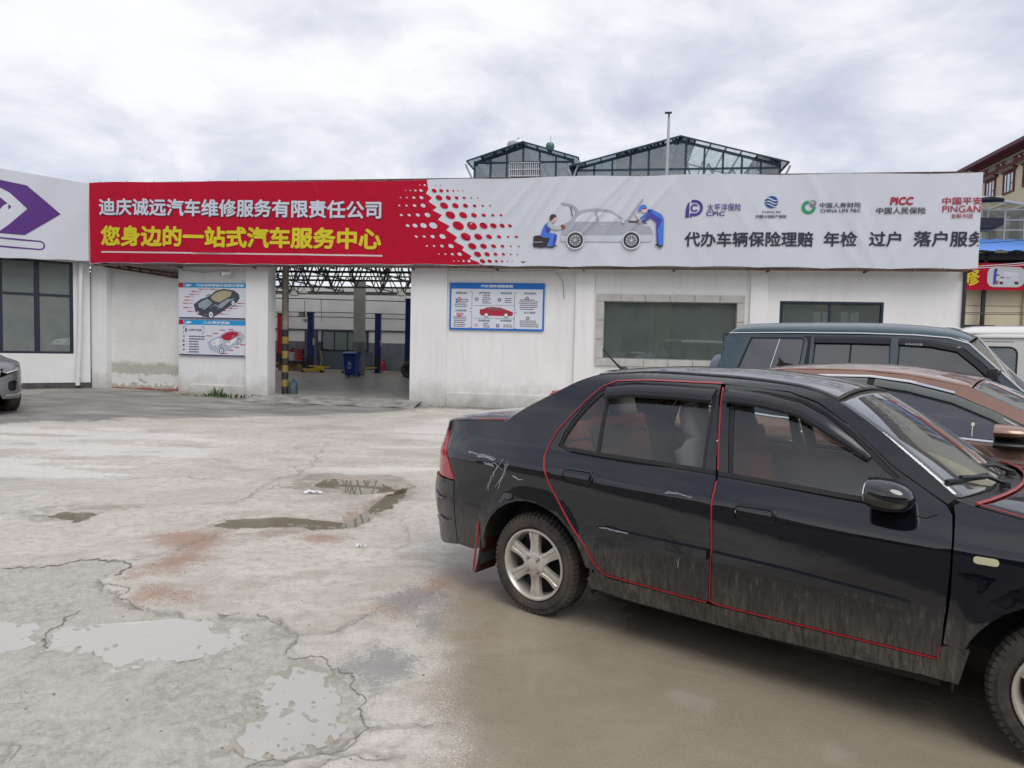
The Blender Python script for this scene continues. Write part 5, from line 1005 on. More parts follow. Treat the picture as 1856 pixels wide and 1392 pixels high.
def wheel_proto(parent, loc, r, rim_r, w, spokes, m_rim, side=-1, steer=0., double=True, nuts=4):
    """tyre, rim, nuts and cap; the outer face looks to local -y times side"""
    wh = bpy.data.objects.new('wheel', None); COL.objects.link(wh); wh.parent = parent; wh.location = loc; wh.rotation_euler = (0, 0, (0 if side < 0 else math.pi)+steer); wh.empty_display_size = .1
    M = Matrix.Rotation(math.pi/2, 4, 'X')      # turn the lathe axis to -y
    m_ty_ = mat('tyre_rubber', (.028, .027, .027), .75, col2=(.085, .07, .055), vs=7, bump=.3, bs=60)
    T = G(); T.lathe([(rim_r+.004, -w+.02), (rim_r+.03, -w+.005), (r-.06, -w), (r-.02, -w+.012), (r-.004, -w+.03), (r, -w/2), (r-.003, -.028), (r-.018, -.008), (r-.05, .004), (rim_r+.05, .006), (rim_r+.022, .003), (rim_r+.006, -.012), (rim_r-.004, -.03)], 72, M)
    ty = T.build('tyre', m_ty_, wh, smooth=True, ang=30)
    n = 60
    for row, (d0, d1) in enumerate(((.004, .034), (.042, .085), (.093, w-.04))):
        g = G()
        for k in range(n):
            a0 = 2*math.pi*(k+.5*(row % 2))/n; a1 = a0+2*math.pi*.74/n; P = []
            for a, dd, rr in ((a0, d0, r-.002), (a1, d0, r-.002), (a1+.02, d1, r+.001), (a0+.02, d1, r+.001)):
                if row == 0 and dd == d0: rr = r-.014
                P.append((rr*math.cos(a), rr*math.sin(a), -dd))
            Q = [((rr-.02)*x/rr, (rr-.02)*y/rr, z) for (x, y, z), rr in ((p, math.hypot(p[0], p[1])) for p in P)]
            P = [((rr+.002)*x/rr, (rr+.006)*y/rr, z) for (x, y, z), rr in ((p, math.hypot(p[0], p[1])) for p in P)]
            k0 = len(g.v); g.v += [tuple(M @ Vector(p)) for p in P+Q]; g.f += [(k0, k0+1, k0+2, k0+3)]+[(k0+i, k0+4+i, k0+4+(i+1) % 4, k0+(i+1) % 4) for i in range(4)]
        tag(g.build('tread_blocks', m_ty_, ty), kind='stuff')
    g = G(); g.lathe([(rim_r+.006, -.010), (rim_r+.005, .002), (rim_r-.004, .004), (rim_r-.012, -.004), (rim_r-.018, -.05), (rim_r-.03, -w+.03)], 56, M); rm = g.build('rim', m_rim, wh, smooth=True, ang=40)
    g = G(); g.lathe([(rim_r-.02, -.085), (.13, -.10), (.05, -.10), (0, -.10)], 32, M); g.build('brake_disc', mat('brake_dark', (.035, .033, .032), .5, .5, var=.4, vs=8), wh, smooth=True)
    hub = .068
    for k in range(spokes):
        a = 2*math.pi*k/spokes+math.pi/2+.05; g = G(); N_ = 8
        for i in range(N_+1):
            t = i/N_; rr = hub*.6+(rim_r-.012-hub*.6)*t; hw = .028+.003*t+.016*max(0, (1-t*3.2))+.012*t**4; z = -.004-.020*math.sin(min(1, t*1.15)*math.pi)*.6-.012*t**3
            for q, dz in ((-1, -.028), (-.92, -.003), (-.35, 0.), (-.22, -.006), (0, -.004 if double else 0), (.22, -.006), (.35, 0.), (.92, -.003), (1, -.028)):
                g.v.append(tuple(M @ Vector((rr*math.cos(a)-q*hw*math.sin(a), rr*math.sin(a)+q*hw*math.cos(a), z+dz))))
        for i in range(N_):
            for j in range(8): b = i*9+j; g.f.append((b, b+9, b+10, b+1))
        g.build('spoke', m_rim, rm, smooth=True, ang=45)
    G().lathe([(hub+.004, -.035), (hub, -.006), (hub-.012, .0), (.034, .0)], 32, M).build('hub', m_rim, rm, smooth=True)
    G().lathe([(.034, -.01), (.034, .004), (.028, .007), (.012, .0075), (0, .0075)], 24, M).build('centre_cap', m_rim, rm, smooth=True)
    for k in range(nuts):
        a = math.pi/4+k*2*math.pi/nuts; c = Vector((.050*math.cos(a), .050*math.sin(a), 0)); MM = M @ Matrix.Translation(c)
        G().lathe([(.0125, .001), (.0105, -.006)], 14, MM).build('nut_recess', mat('black_plastic', (.012, .012, .014), .3), rm); G().lathe([(.009, -.01), (.009, .008), (.005, .011), (0, .0115)], 10, MM).build('lug_nut', mat('nut_steel', (.42, .38, .34), .3, .9), rm, smooth=True)
    return wh
def paint(name, col, dirt=.0, metal=0., rough=.25, cior=1.6):
    """car paint under clear coat; road dirt settles on the sills and lower doors with streaks"""
    m = bpy.data.materials.new(name); m.use_nodes = True; t = m.node_tree; b = t.nodes['Principled BSDF']; b.inputs['Metallic'].default_value = metal; b.inputs['Coat Roughness'].default_value = .03; b.inputs['Coat IOR'].default_value = cior; b.inputs['Specular IOR Level'].default_value = .5 if metal else .08
    co = t.nodes.new('ShaderNodeTexCoord').outputs['Object']; sp = t.nodes.new('ShaderNodeSeparateXYZ'); t.links.new(co, sp.inputs[0])
    def nz(s, d=5, r=.6, sc=(1, 1, 1)):
        mp = t.nodes.new('ShaderNodeMapping'); mp.inputs['Scale'].default_value = sc; t.links.new(co, mp.inputs[0]); n = t.nodes.new('ShaderNodeTexNoise'); t.links.new(mp.outputs[0], n.inputs['Vector']); n.inputs['Scale'].default_value = s; n.inputs['Detail'].default_value = d; n.inputs['Roughness'].default_value = r; return n.outputs['Fac']
    def mr(f, a, c, o0=0., o1=1.):
        n = t.nodes.new('ShaderNodeMapRange'); t.links.new(f, n.inputs[0])
        for i, q in enumerate((a, c, o0, o1)): n.inputs[i+1].default_value = q
        return n.outputs[0]
    def mul(a, c):
        n = t.nodes.new('ShaderNodeMath'); n.operation = 'MULTIPLY'; n.use_clamp = True
        for i, q in enumerate((a, c)):
            if isinstance(q, float): n.inputs[i].default_value = q
            else: t.links.new(q, n.inputs[i])
        return n.outputs[0]
    def mx(f, a, c):
        n = t.nodes.new('ShaderNodeMix'); n.data_type = 'RGBA'; t.links.new(f, n.inputs['Factor'])
        for s, q in (('A', a), ('B', c)):
            if isinstance(q, tuple): n.inputs[s].default_value = (*q, 1)
            else: t.links.new(q, n.inputs[s])
        return n.outputs['Result']
    film = mr(nz(2.5, 6, .65), .5, .8, .0, .02 if dirt else .005)
    if dirt:
        low = mr(sp.outputs['Z'], .53, .34); st = mr(nz(1.0, 6, .7, (58, 58, 3.2)), .38, .66, .12, 1.); sk = mr(nz(1.0, 5, .7, (60, 60, 9)), .52, .66); lowb = mr(sp.outputs['Z'], .55, .50)
        a = mul(mul(mul(low, st), mr(nz(3.2, 5, .6), .36, .62, .35, 1.)), dirt); c2 = mul(mul(lowb, sk), dirt*.6)
        n = t.nodes.new('ShaderNodeMath'); n.operation = 'MAXIMUM'; t.links.new(a, n.inputs[0]); t.links.new(c2, n.inputs[1]); n2 = t.nodes.new('ShaderNodeMath'); n2.operation = 'MAXIMUM'; t.links.new(n.outputs[0], n2.inputs[0]); t.links.new(film, n2.inputs[1]); f = n2.outputs[0]
    else: f = film
    t.links.new(mx(f, col, (.24, .215, .18)), b.inputs['Base Color']); t.links.new(mr(f, 0., 1., rough, .8), b.inputs['Roughness']); t.links.new(mr(f, .05, .6, 1., .0), b.inputs['Coat Weight'])
    bp = t.nodes.new('ShaderNodeBump'); bp.inputs['Strength'].default_value = .03; bp.inputs['Distance'].default_value = .02; t.links.new(nz(5, 3), bp.inputs['Height']); t.links.new(bp.outputs[0], b.inputs['Normal']); t.links.new(bp.outputs[0], b.inputs['Coat Normal'])
    MATS[name] = m; return m
m_blk = mat('black_trim', (.012, .012, .014), .45); m_rub = mat('black_rubber', (.010, .010, .011), .6); m_chr = mat('chrome', (.75, .76, .78), .12, 1.); m_int = mat('grey_interior', (.16, .165, .165), .8, var=.15); m_intd = mat('dark_interior', (.03, .03, .032), .8)
m_visor = mat('smoke_visor', (.014, .014, .019), .22)
# ================================================================ black sedan
PSI = .6611
BC = thing('parked_sedan', 'muddy black saloon car with red door edge trim parked in the foreground', 'car', (.1433+.80*math.sin(PSI), 3.9711+.80*math.cos(PSI), 0), -PSI)
pb = paint('black_paint', (.0022, .0032, .0075), dirt=.8, cior=1.64); pbc = paint('black_paint_clean', (.0022, .0032, .0075), cior=1.8)
PLAN = [(-.965, 0), (-.95, .3), (-.915, .56), (-.835, .705), (-.66, .788), (-.35, .818), (0, .83), (.5, .84), (1.2, .84), (2.0, .83), (2.44, .815), (2.75, .78), (3.0, .70), (3.18, .52), (3.26, .3), (3.28, 0)]
SEC = [(.14, .765), (.18, .775), (.22, .785), (.35, .815), (.55, .84), (.72, .842), (.83, .838), (.865, .828), (.895, .806), (.93, .781), (.97, .758), (1.1, .705), (1.2, .66), (1.3, .61), (1.38, .555), (1.42, .48), (1.46, .36)]
BB = Body(PLAN, SEC, 1.2, flares=((0., .28, .375, .016), (2.447, .28, .375, .016)), slope=.028)
UR = float(BB.u[0])+.01; UF = float(BB.u[-1])-.01
DOOR_R = [(.973, 1.371), (.559, 1.372), (.378, 1.359), (.302, 1.328), (.226, 1.251), (.142, 1.146), (.077, 1.053), (.048, .973), (.045, .918), (.076, .86), (.124, .778), (.184, .699), (.281, .579), (.368, .482), (.415, .402), (.451, .361), (.491, .339)]
def arch(cx, cz, r, a0, a1, n=14): return [(cx+r*math.cos(math.radians(a0+(a1-a0)*k/n)), cz+r*math.sin(math.radians(a0+(a1-a0)*k/n))) for k in range(n+1)]
body_side = DOOR_R[::-1]+[(1.312, 1.352), (1.45, 1.312), (1.60, 1.222), (1.80, 1.064), (2.0, .945), (2.03, .975), (1.85, 1.115), (1.70, 1.225), (1.538, 1.322), (1.43, 1.358), (1.322, 1.378), (1.1, 1.396), (.873, 1.405), (.55, 1.41), (.24, 1.384), (.112, 1.338), (-.049, 1.25), (-.199, 1.165), (-.31, 1.082), (-.55, 1.066), (-.88, 1.040), (-.86, .985), (-.80, .925), (-.69, .81), (-.622, .692), (-.622, .45), (-.624, .285), (-.49, .28)]+arch(0, .285, .378, 176, 12)
win_r = [(.132, .992), (.150, 1.05), (.19, 1.13), (.241, 1.208), (.30, 1.275), (.345, 1.312), (.50, 1.333), (.93, 1.333), (.945, 1.30), (.968, .964), (.6, .962), (.2, .975)]
win_f = [(1.045, 1.333), (1.068, 1.25), (1.118, .952), (1.564, .932), (1.80, .921), (1.835, .945), (1.80, 1.015), (1.70, 1.10), (1.588, 1.185), (1.48, 1.25), (1.381, 1.293), (1.2, 1.322)]
def grow(poly, d):
    n = len(poly); o = []
    for i in range(n):
        a = Vector(poly[i-1]); b = Vector(poly[i]); c = Vector(poly[(i+1) % n]); e = ((b-a).normalized()+(c-b).normalized()).normalized(); o.append((b.x+e.y*d, b.y-e.x*d))
    ar = sum(poly[i-1][0]*poly[i][1]-poly[i][0]*poly[i-1][1] for i in range(n)); 
    if ar < 0:
        o = []
        for i in range(n):
            a = Vector(poly[i-1]); b = Vector(poly[i]); c = Vector(poly[(i+1) % n]); e = ((b-a).normalized()+(c-b).normalized()).normalized(); o.append((b.x-e.y*d, b.y+e.x*d))
    return o
rear_door = [(a+.006, b) for a, b in DOOR_R[7:-1]]
rear_door = [(.967, 1.366), (.559, 1.367), (.380, 1.354), (.307, 1.324), (.232, 1.248), (.149, 1.143), (.084, 1.05), (.055, .972), (.052, .918), (.083, .862), (.131, .78), (.191, .70), (.288, .58), (.375, .482), (.422, .404), (.458, .365), (.494, .345), (1.052, .338), (1.062, .592), (1.045, .92), (1.04, .955)]
front_door = [(1.066, .339), (1.996, .345), (2.010, .396), (2.026, .70), (2.026, .821), (2.018, .905), (1.995, .940), (1.80, 1.058), (1.60, 1.216), (1.45, 1.306), (1.312, 1.347), (1.15, 1.36), (.990, 1.367), (1.055, .955), (1.057, .92), (1.076, .592)]
dent = lambda u, z: -.006*math.exp(-((u-.78)/.22)**2-((z-.79)/.05)**2)+.004*math.sin(u*23+z*9)*math.exp(-((u-.9)/.15)**2-((z-.80)/.04)**2)
dentq = lambda u, z: (.006*math.sin(u*40+z*25)-.008)*math.exp(-((u+.33)/.16)**2-((z-.80)/.09)**2)
m_gl = glass('sedan_glass', (.86, .91, .89), .015, dust=.035, dcol=(.42, .46, .46)); m_tape = mat('red_trim', (.33, .018, .025), .4, coat=.3)
for sd in (-1, 1):
    panel(BB, 'body_side', body_side, pb, BC, step=.045, side=sd, bulge=dentq if sd < 0 else None)
    rd = panel(BB, 'rear_door', rear_door, pb, BC, [grow(win_r, .022)], .045, 0, .03, sd, bulge=dent if sd < 0 else None); fd = panel(BB, 'front_door', front_door, pb, BC, [grow(win_f, .022)], .045, 0, .03, sd)
    for dr, wn_, nm in ((rd, win_r, 'r'), (fd, win_f, 'f')):
        panel(BB, 'window_seal', grow(wn_, .021), m_rub, dr, [wn_], .06, -.004, .02, sd); panel(BB, 'window', grow(wn_, .004), m_gl, dr, [], .09, -.012, .003, sd)
    panel(BB, 'window_bar', [(.333, 1.31), (.352, 1.312), (.382, .972), (.362, .972)], m_rub, rd, [], .08, -.006, .01, sd)
    strip(BB, 'belt_trim', [(.20, .972), (.4, .965), (.7, .960), (1.04, .952)], .022, m_rub, rd, .0, .008, sd); strip(BB, 'belt_trim', [(1.06, .948), (1.4, .934), (1.83, .915)], .022, m_rub, fd, .0, .008, sd)
    strip(BB, 'rub_strip', [(.45, .575), (.6, .580), (1.052, .572)], .060, pb, rd, .0, .020, sd); strip(BB, 'rub_strip', [(1.082, .570), (1.4, .560), (1.85, .533), (1.895, .525)], .060, pb, fd, .0, .020, sd)
    strip(BB, 'door_edge_trim', [(.968, 1.374)]+DOOR_R[1:]+[(1.045, .331)], .008, m_tape, rd, .0, .005, sd); strip(BB, 'door_edge_trim', [(.984, 1.355), (1.05, .965)], .008, m_tape, fd, .0, .005, sd); strip(BB, 'door_edge_trim', [(1.053, .915), (1.070, .592), (1.060, .345), (1.1, .334), (2.0, .338), (2.006, .39)], .008, m_tape, fd, .0, .005, sd)
    for dr, x0, z0 in ((rd, .302, .843), (fd, 1.26, .797)):
        rr2 = rr_(x0-.095, x0+.095, z0-.034, z0+.034, .03); panel(BB, 'handle_recess', rr2, m_blk, dr, [], .05, .001, .004, sd); h = panel(BB, 'door_handle', rr_(x0-.08, x0+.082, z0-.012, z0+.027, .012), pb, dr, [], .03, .016, .014, sd)
        strip(BB, 'handle_rim', rr2+rr2[:1], .007, pb, dr, .0, .007, sd)
    G().lathe([(.011, -.004), (.011, .004), (0, .004)], 12, Matrix.Translation(BB.P(1.185, .80, .006, sd)) @ Matrix.Rotation(math.pi/2*(1 if sd < 0 else -1), 4, 'X')).build('lock', m_chr, fd)
    for dr, ln, w in ((rd, [(.335, 1.318), (.5, 1.338), (.75, 1.34), (.955, 1.335)], .058), (fd, [(1.02, 1.338), (1.2, 1.325), (1.38, 1.295), (1.5, 1.243), (1.62, 1.163), (1.70, 1.095)], .052)):
        L_ = resample(ln, .05, False); g = G(); n_ = len(L_)
        for i, (u, z) in enumerate(L_):
            k_ = min(1, (n_-1-i)/5) if dr is fd else 1
            a = L_[max(i-1, 0)]; b = L_[min(i+1, n_-1)]; d = Vector((b[0]-a[0], b[1]-a[1])).normalized(); dn = (d.y, -d.x)
            for q, o in ((-.25, .0), (.0, .016*k_), (.35, .026*k_), (1., .032*k_)): g.v.append(tuple(BB.P(u+dn[0]*w*q*(.45+.55*k_), z+dn[1]*w*q*(.45+.55*k_), o+.004, sd)))
        for i in range(n_-1):
            for j in range(3): g.f.append((4*i+j, 4*i+4+j, 4*i+5+j, 4*i+1+j))
        g.f += [(0, 1, 2, 3), tuple(4*(n_-1)+j for j in (3, 2, 1, 0))]
        vz = g.build('rain_visor', m_visor, dr, smooth=True, ang=50); mo = vz.modifiers.new('t', 'SOLIDIFY'); mo.thickness = .003
    panel(BB, 'front_fender', [(2.018, .408), (2.034, .60), (2.034, .82), (2.028, .905), (2.02, .944), (2.05, .962), (2.085, .949), (2.249, .922), (2.6, .862), (2.9, .775), (2.98, .70), (2.98, .60), (2.85, .56)]+arch(2.447, .285, .378, 40, 164)+[(2.085, .402)], pb, BC, step=.045, side=sd)
    panel(BB, 'sill', [(.378, .30), (.40, .245), (.6, .232), (1.2, .228), (2.075, .258), (2.105, .40), (2.035, .405), (2.01, .392), (2.0, .332), (1.6, .328), (1.06, .324), (.5, .326), (.43, .36)], pb, BC, [], .06, .004, .03, sd)
    panel(BB, 'turn_signal', rr_(2.10, 2.182, .750, .778, .013), mat('amber_clear_lens', (.62, .58, .38), .2, coat=.8), BC, [], .03, .008, .01, sd)
    panel(BB, 'tail_light', [(-.624, .697), (-.692, .806), (-.803, .922), (-.862, .98), (-.93, .985), (-1.04, .93), (-1.10, .72), (-1.05, .70)], mat('red_lens', (.42, .008, .018), .12, coat=1.), BC, [], .04, .004, .02, sd)
    strip(BB, 'shoulder_seam', [(-.622, .69), (-.622, .45), (-.624, .29)], .004, m_blk, BC, -.002, .001, sd)
    panel(BB, 'headlight', [(2.98, .60), (2.98, .70), (3.05, .735), (3.3, .74), (3.45, .70), (3.42, .60)], mat('clear_lens', (.6, .62, .63), .1, coat=1.), BC, [], .05, .003, .02, sd)
    # mirror
    mr_ = bpy.data.objects.new('door_mirror', None); COL.objects.link(mr_); mr_.parent = fd; c = BB.P(1.795, .972, .095, sd); mr_.location = c
    g = G()
    for i in range(13):
        t = i/12; xx = -.07+.175*t; s_ = 1.-.10*(1-t/.3)**2 if t < .3 else math.sqrt(max(.001, 1-((t-.3)/.70)**2.3))
        for j in range(24):
            a = 2*math.pi*j/24; e = .86; ca, sa = math.cos(a), math.sin(a); g.v.append((xx, .098*s_*math.copysign(abs(ca)**e, ca)+sd*.015*t, .066*s_*math.copysign(abs(sa)**e, sa)-.012*t))
    for i in range(12):
        for j in range(24): g.f.append((i*24+j, i*24+(j+1) % 24, (i+1)*24+(j+1) % 24, (i+1)*24+j))
    g.f.append(tuple(range(12*24, 13*24))); g.f.append(tuple(range(23, -1, -1))); g.build('mirror_shell', pbc, mr_, smooth=True, ang=50)
    G().lathe([(0, .0), (.05, .0), (.05, .004)], 20, Matrix.Translation((-.074, 0, 0)) @ Matrix.Rotation(-math.pi/2, 4, 'Y') @ Matrix.Diagonal((.95, 1.7, 1, 1))).build('mirror_glass', mat('mirror_silver', (.7, .72, .74), .03, 1.), mr_)
    G().tube([(.03, -sd*.03, -.045), (.05, -sd*.07, -.062), (.09, -sd*.105, -.060)], [.024, .024, .018], 10).build('mirror_arm', m_blk, mr_, smooth=True)
    panel(BB, 'mirror_base', [(1.79, .905), (1.93, .885), (1.97, .905), (1.965, .935), (1.90, .985), (1.83, 1.03), (1.80, 1.01)], pb, fd, [], .04, .008, .02, sd)
    # door inner cards
    panel(BB, 'door_card', [(.12, .95), (.5, .40), (1.95, .40), (1.95, .92), (1.1, .935)], mat('red_grey_card', (.36, .365, .36), .8, var=.2), BC, [], .12, -.075, .01, sd)
# top skins: (edge x, edge half width, edge z, mid x, mid z)
def E(u, z): p = BB.P(u, z, 0, -1); return p.x, -p.y, p.z
def rowof(u, z, mx_, mz): a, b, c = E(u, z); return (a, b, c, mx_, mz)
patch('roof', [rowof(.24, 1.384, .13, 1.402), rowof(.55, 1.41, .5, 1.434), rowof(.873, 1.405, .85, 1.438), rowof(1.1, 1.396, 1.08, 1.43), rowof(1.322, 1.378, 1.30, 1.408), rowof(1.43, 1.358, 1.42, 1.385), rowof(1.536, 1.323, 1.525, 1.352)], pb, BC, .01, power=2.6)
m_ws = glass('windshield_glass', (.80, .85, .80), .10, dust=.07, dcol=(.5, .52, .52))
ws = patch('windshield', [rowof(1.542, 1.316, 1.535, 1.345), rowof(1.70, 1.222, 1.75, 1.228), rowof(1.85, 1.112, 1.95, 1.102), rowof(2.03, .972, 2.14, .968)], m_ws, BC, .004, power=2.2)
patch('rear_window', [rowof(.10, 1.331, .10, 1.39), rowof(-.049, 1.247, -.06, 1.30), rowof(-.199, 1.162, -.23, 1.20), rowof(-.31, 1.082, -.40, 1.095)], glass('rear_glass', (.35, .4, .4), .08, dust=.08), BC, .004)
patch('trunk_lid', [rowof(-.312, 1.079, -.41, 1.092), rowof(-.5, 1.069, -.55, 1.092), rowof(-.70, 1.058, -.74, 1.083), rowof(-.88, 1.038, -.935, 1.062)], pb, BC, .01, power=3)
P1 = [E(u, z) for u, z in ((-.87, 1.042), (-.55, 1.069), (-.31, 1.085), (-.24, 1.135), (-.20, 1.167))]
g = G()
for sgn in (-1, 1): g.tube([(a+.012, sgn*(b-.02), c+.006) for a, b, c in P1], .005, 6)
xe, ye, ze = P1[0]; g.tube([(xe+.012-.05*(1-(k/4-1)**2), (k/4-1)*(ye-.02), ze+.006+.02*(1-(k/4-1)**2)) for k in range(9)], .005, 6)
g.build('trunk_trim', m_tape, BC, smooth=True)
patch('cowl', [rowof(2.02, .965, 2.13, .962), rowof(2.05, .955, 2.17, .952), rowof(2.09, .945, 2.22, .948)], m_blk, BC, .01)
patch('hood', [rowof(2.10, .950, 2.225, .968), rowof(2.25, .924, 2.36, .96), rowof(2.6, .864, 2.68, .925), rowof(2.85, .79, 2.95, .86), rowof(2.98, .72, 3.12, .78), rowof(3.0, .70, 3.20, .72)], pb, BC, .012, power=2.4)
a_, b_, c_2, d_, e_ = rowof(2.10, .950, 2.225, .968)
g = G(); g.tube([(a_+(d_-a_)*(1-abs(y)**2.2)-.004, -b_*y, c_2+(e_-c_2)*(1-abs(y)**2.4)+.010) for y in np.linspace(-1, 1, 31)], .007, 6)
for sgn in (-1, 1): g.tube([(E(u, z)[0], sgn*(E(u, z)[1]-.012), z+.006) for u, z in ((2.10, .952), (2.25, .926), (2.45, .89), (2.6, .866))], .004, 6)
g.build('hood_trim', m_tape, BC, smooth=True)
patch('windshield_header', [rowof(1.522, 1.330, 1.512, 1.3595), rowof(1.536, 1.322, 1.528, 1.353)], m_rub, BC, .012)
for y0, y1 in ((-.30, .10), (.12, .52)):
    w = bpy.data.objects.new('wiper', None); COL.objects.link(w); w.parent = BC
    G().tube([(2.155, y0+.05, .985), (2.10, y0-.05, 1.02), (2.02, y0-.26, 1.035)], .009, 6).build('arm', m_blk, w); G().tube([(2.09, y0+.06, 1.012), (2.02, y0-.25, 1.022), (1.985, y0-.40, 1.03)], .010, 5).build('blade', m_rub, w); G().lathe([(0, .03), (.018, .028), (.022, 0)], 12, Matrix.Translation((2.16, y0+.05, .965))).build('pivot_cap', m_blk, w)
for q in range(9): G().box(2.155, 2.20, -.45+.016*q, -.443+.016*q, .958, .966).build('cowl_slat', m_rub, BC)
# bumpers and end faces (wrapping round both corners)
def both(pl): return pl
for sd in (-1, 1):
    panel(BB, 'rear_bumper', [(-.627, .688), (-.629, .28), (-.80, .255), (-1.1, .26), (UR, .265), (UR, .70), (-1.0, .70)], pb, BC, [], .05, .002, .03, sd, bulge=lambda u, z: (.012+.014*math.exp(-((z-.58)/.12)**2))*min(1, max(0, (-.627-u)/.12))); panel(BB, 'trunk_face', [(-1.11, .71), (UR, .71), (UR, 1.045), (-1.05, 1.04), (-.89, 1.036), (-.868, .985), (-.93, .99), (-1.045, .935)], pb, BC, [], .05, .0, .02, sd)
    panel(BB, 'front_bumper', [(2.86, .555), (2.82, .25), (3.1, .22), (UF, .22), (UF, .58), (3.4, .59)], pb, BC, [], .05, .02, .03, sd); panel(BB, 'grille', [(3.43, .60), (3.46, .70), (UF, .70), (UF, .59)], m_blk, BC, [], .05, .0, .02, sd)
m_scr = mat('scratch_white', (.42, .44, .47), .6)
m_scr2 = mat('scratch_grey', (.22, .235, .26), .5)
def scuff(ln, n, spread, off, bu=None):
    for k in range(n):
        d = [(u+random.uniform(-spread, spread), z+random.uniform(-spread, spread)*.7) for u, z in ln]; a_ = random.randint(0, max(0, len(d)-3)); q = resample(d[a_:a_+random.randint(2, len(d))] if len(d) > 2 else d, .02, False)
        q = [(u+random.uniform(-.003, .003), z+random.uniform(-.003, .003)) for u, z in q]
        if len(q) > 1: strip(BB, 'scratch', q, random.uniform(.0015, .0042), random.choice((m_scr, m_scr2, m_scr2)), BC, off, .0006, -1, bu)
scuff([(-.52, .885), (-.44, .872), (-.36, .872), (-.30, .862)], 6, .012, .0014, dentq); scuff([(-.24, .88), (-.27, .83), (-.30, .76), (-.33, .70), (-.335, .675)], 6, .014, .0014, dentq); scuff([(-.36, .835), (-.30, .83), (-.24, .82)], 4, .02, .0014, dentq); scuff([(-.14, .79), (-.10, .775), (-.07, .78), (-.05, .80)], 3, .01, .0014, dentq); scuff([(-.20, .86), (-.22, .78), (-.26, .70)], 4, .02, .0014, dentq)
scuff([(-.82, .60), (-.76, .575), (-.71, .572)], 3, .01, .034); scuff([(-.80, .44), (-.75, .425), (-.70, .42)], 4, .02, .034); scuff([(.46, .600), (.52, .603), (.58, .600), (.64, .602)], 4, .004, .0225); scuff([(.82, .835), (.88, .842), (.95, .832)], 4, .010, .0014, dent); scuff([(.90, .52), (.91, .48)], 2, .01, .003)
# wheels, arches, flap, antenna, underside, cabin
m_alloy = mat('dusty_alloy', (.64, .61, .56), .35, .45, col2=(.52, .48, .42), vs=9)
for x in (0, 2.447):
    for sd in (-1, 1): wheel_proto(BC, (x, sd*.80, .289), .289, .199, .185, 6, m_alloy, sd, steer=0)
    for sd in (-1, 1): G().grid(lambda a, b: (x+.40*math.cos(math.pi*(1.12*a-.06)), sd*(.36+.445*b), .285+.40*math.sin(math.pi*(1.12*a-.06))), 20, 2).build('wheel_housing', m_intd, BC, smooth=True)
fl = G().grid(lambda a, b: (-.405-.035*b+.02*math.sin(b*3), -.80+.19*a, .47-.32*b), 4, 8); fo = fl.build('mud_flap', mat('dark_red_flap', (.05, .008, .01), .5), BC, smooth=True); mo = fo.modifiers.new('t', 'SOLIDIFY'); mo.thickness = .008
G().tube([(-.402, -.81, .47), (-.42, -.812, .32), (-.44, -.81, .16)], .006, 6).build('flap_edge', m_tape, fo)
an = G().tube([(.10, 0, 1.40), (.06, 0, 1.43), (-.055, 0, 1.53)], [.012, .008, .0045], 8).build('antenna', m_blk, BC, smooth=True); G().lathe([(.03, -.01), (.026, .015), (.012, .03), (0, .032)], 16, Matrix.Translation((.11, 0, 1.392))).build('antenna_base', m_blk, an, smooth=True)
g = G(); g.box(.35, 2.0, -.66, .66, .17, .235); g.box(-.80, -.42, -.60, .60, .30, .36); g.box(2.86, 3.1, -.6, .6, .25, .5); g.box(-.15, .15, -.6, .6, .26, .31); g.box(-.40, .02, -.52, .52, .26, .98); g.build('underbody', m_intd, BC)
g = G(); g.box(2.05, 2.84, -.45, .45, .30, .80); g.build('engine_block', m_intd, BC)
g = G(); g.box(-.62, .0, -.62, .62, .98, 1.03); g.build('parcel_shelf', m_intd, BC)
m_seat = mat('grey_seat', (.40, .40, .39), .85, var=.1); m_seatr = mat('red_seat', (.50, .12, .09), .8, var=.2); m_beige = mat('beige_cover', (.68, .62, .55), .85)
def seat(y, x, m1, m2):
    s = bpy.data.objects.new('seat', None); COL.objects.link(s); s.parent = BC; s.location = (x, y, 0)
    def pad(name, m, P, w, th, n=10):
        g = G()
        for i, (px_, pz) in enumerate(P):
            for j in range(n+1):
                t = j/n*2-1; e = (1-abs(t)**4)*th; wv = w*(1 if 0 < i < len(P)-1 else .86); g.v.append((px_+e*.8, wv*t, pz+e*.25))
        for i in range(len(P)-1):
            for j in range(n): a = i*(n+1)+j; g.f.append((a, a+n+1, a+n+2, a+1))
        o = g.build(name, m, s, smooth=True); mo = o.modifiers.new('t', 'SOLIDIFY'); mo.thickness = .10; mo.offset = -1; return o
    pad('backrest', m1, [(-.10, .50), (-.15, .62), (-.20, .78), (-.24, .92), (-.27, 1.04), (-.275, 1.07)], .25, .06); pad('headrest', m2, [(-.26, 1.08), (-.285, 1.12), (-.30, 1.20), (-.30, 1.26)], .125, .03)
    G().box(-.12, .42, -.25, .25, .34, .48).build('cushion', m1, s, bev=.04); G().tube([(-.24, -.06, 1.0), (-.28, -.06, 1.1)], .008).build('headrest_post', m_chr, s)
    G().grid(lambda a, b: (-.30+.02*a, -.15+.30*a, .55+.5*b), 4, 4).build('seat_back_cover', m2, s)
seat(-.36, 1.08, m_seat, m_beige); seat(.36, 1.08, m_seatr, m_seat); seat(-.38, .22, m_seatr, m_seatr); seat(.38, .22, m_seatr, m_beige); seat(0, .20, m_seatr, m_seatr)
g = G(); g.prism([(1.62, .55), (1.70, .86), (1.80, .93), (2.02, .945), (2.05, .5)], -.66, .66); g.build('dashboard', mat('dash_grey', (.03, .03, .03), .7), BC, bev=.02)
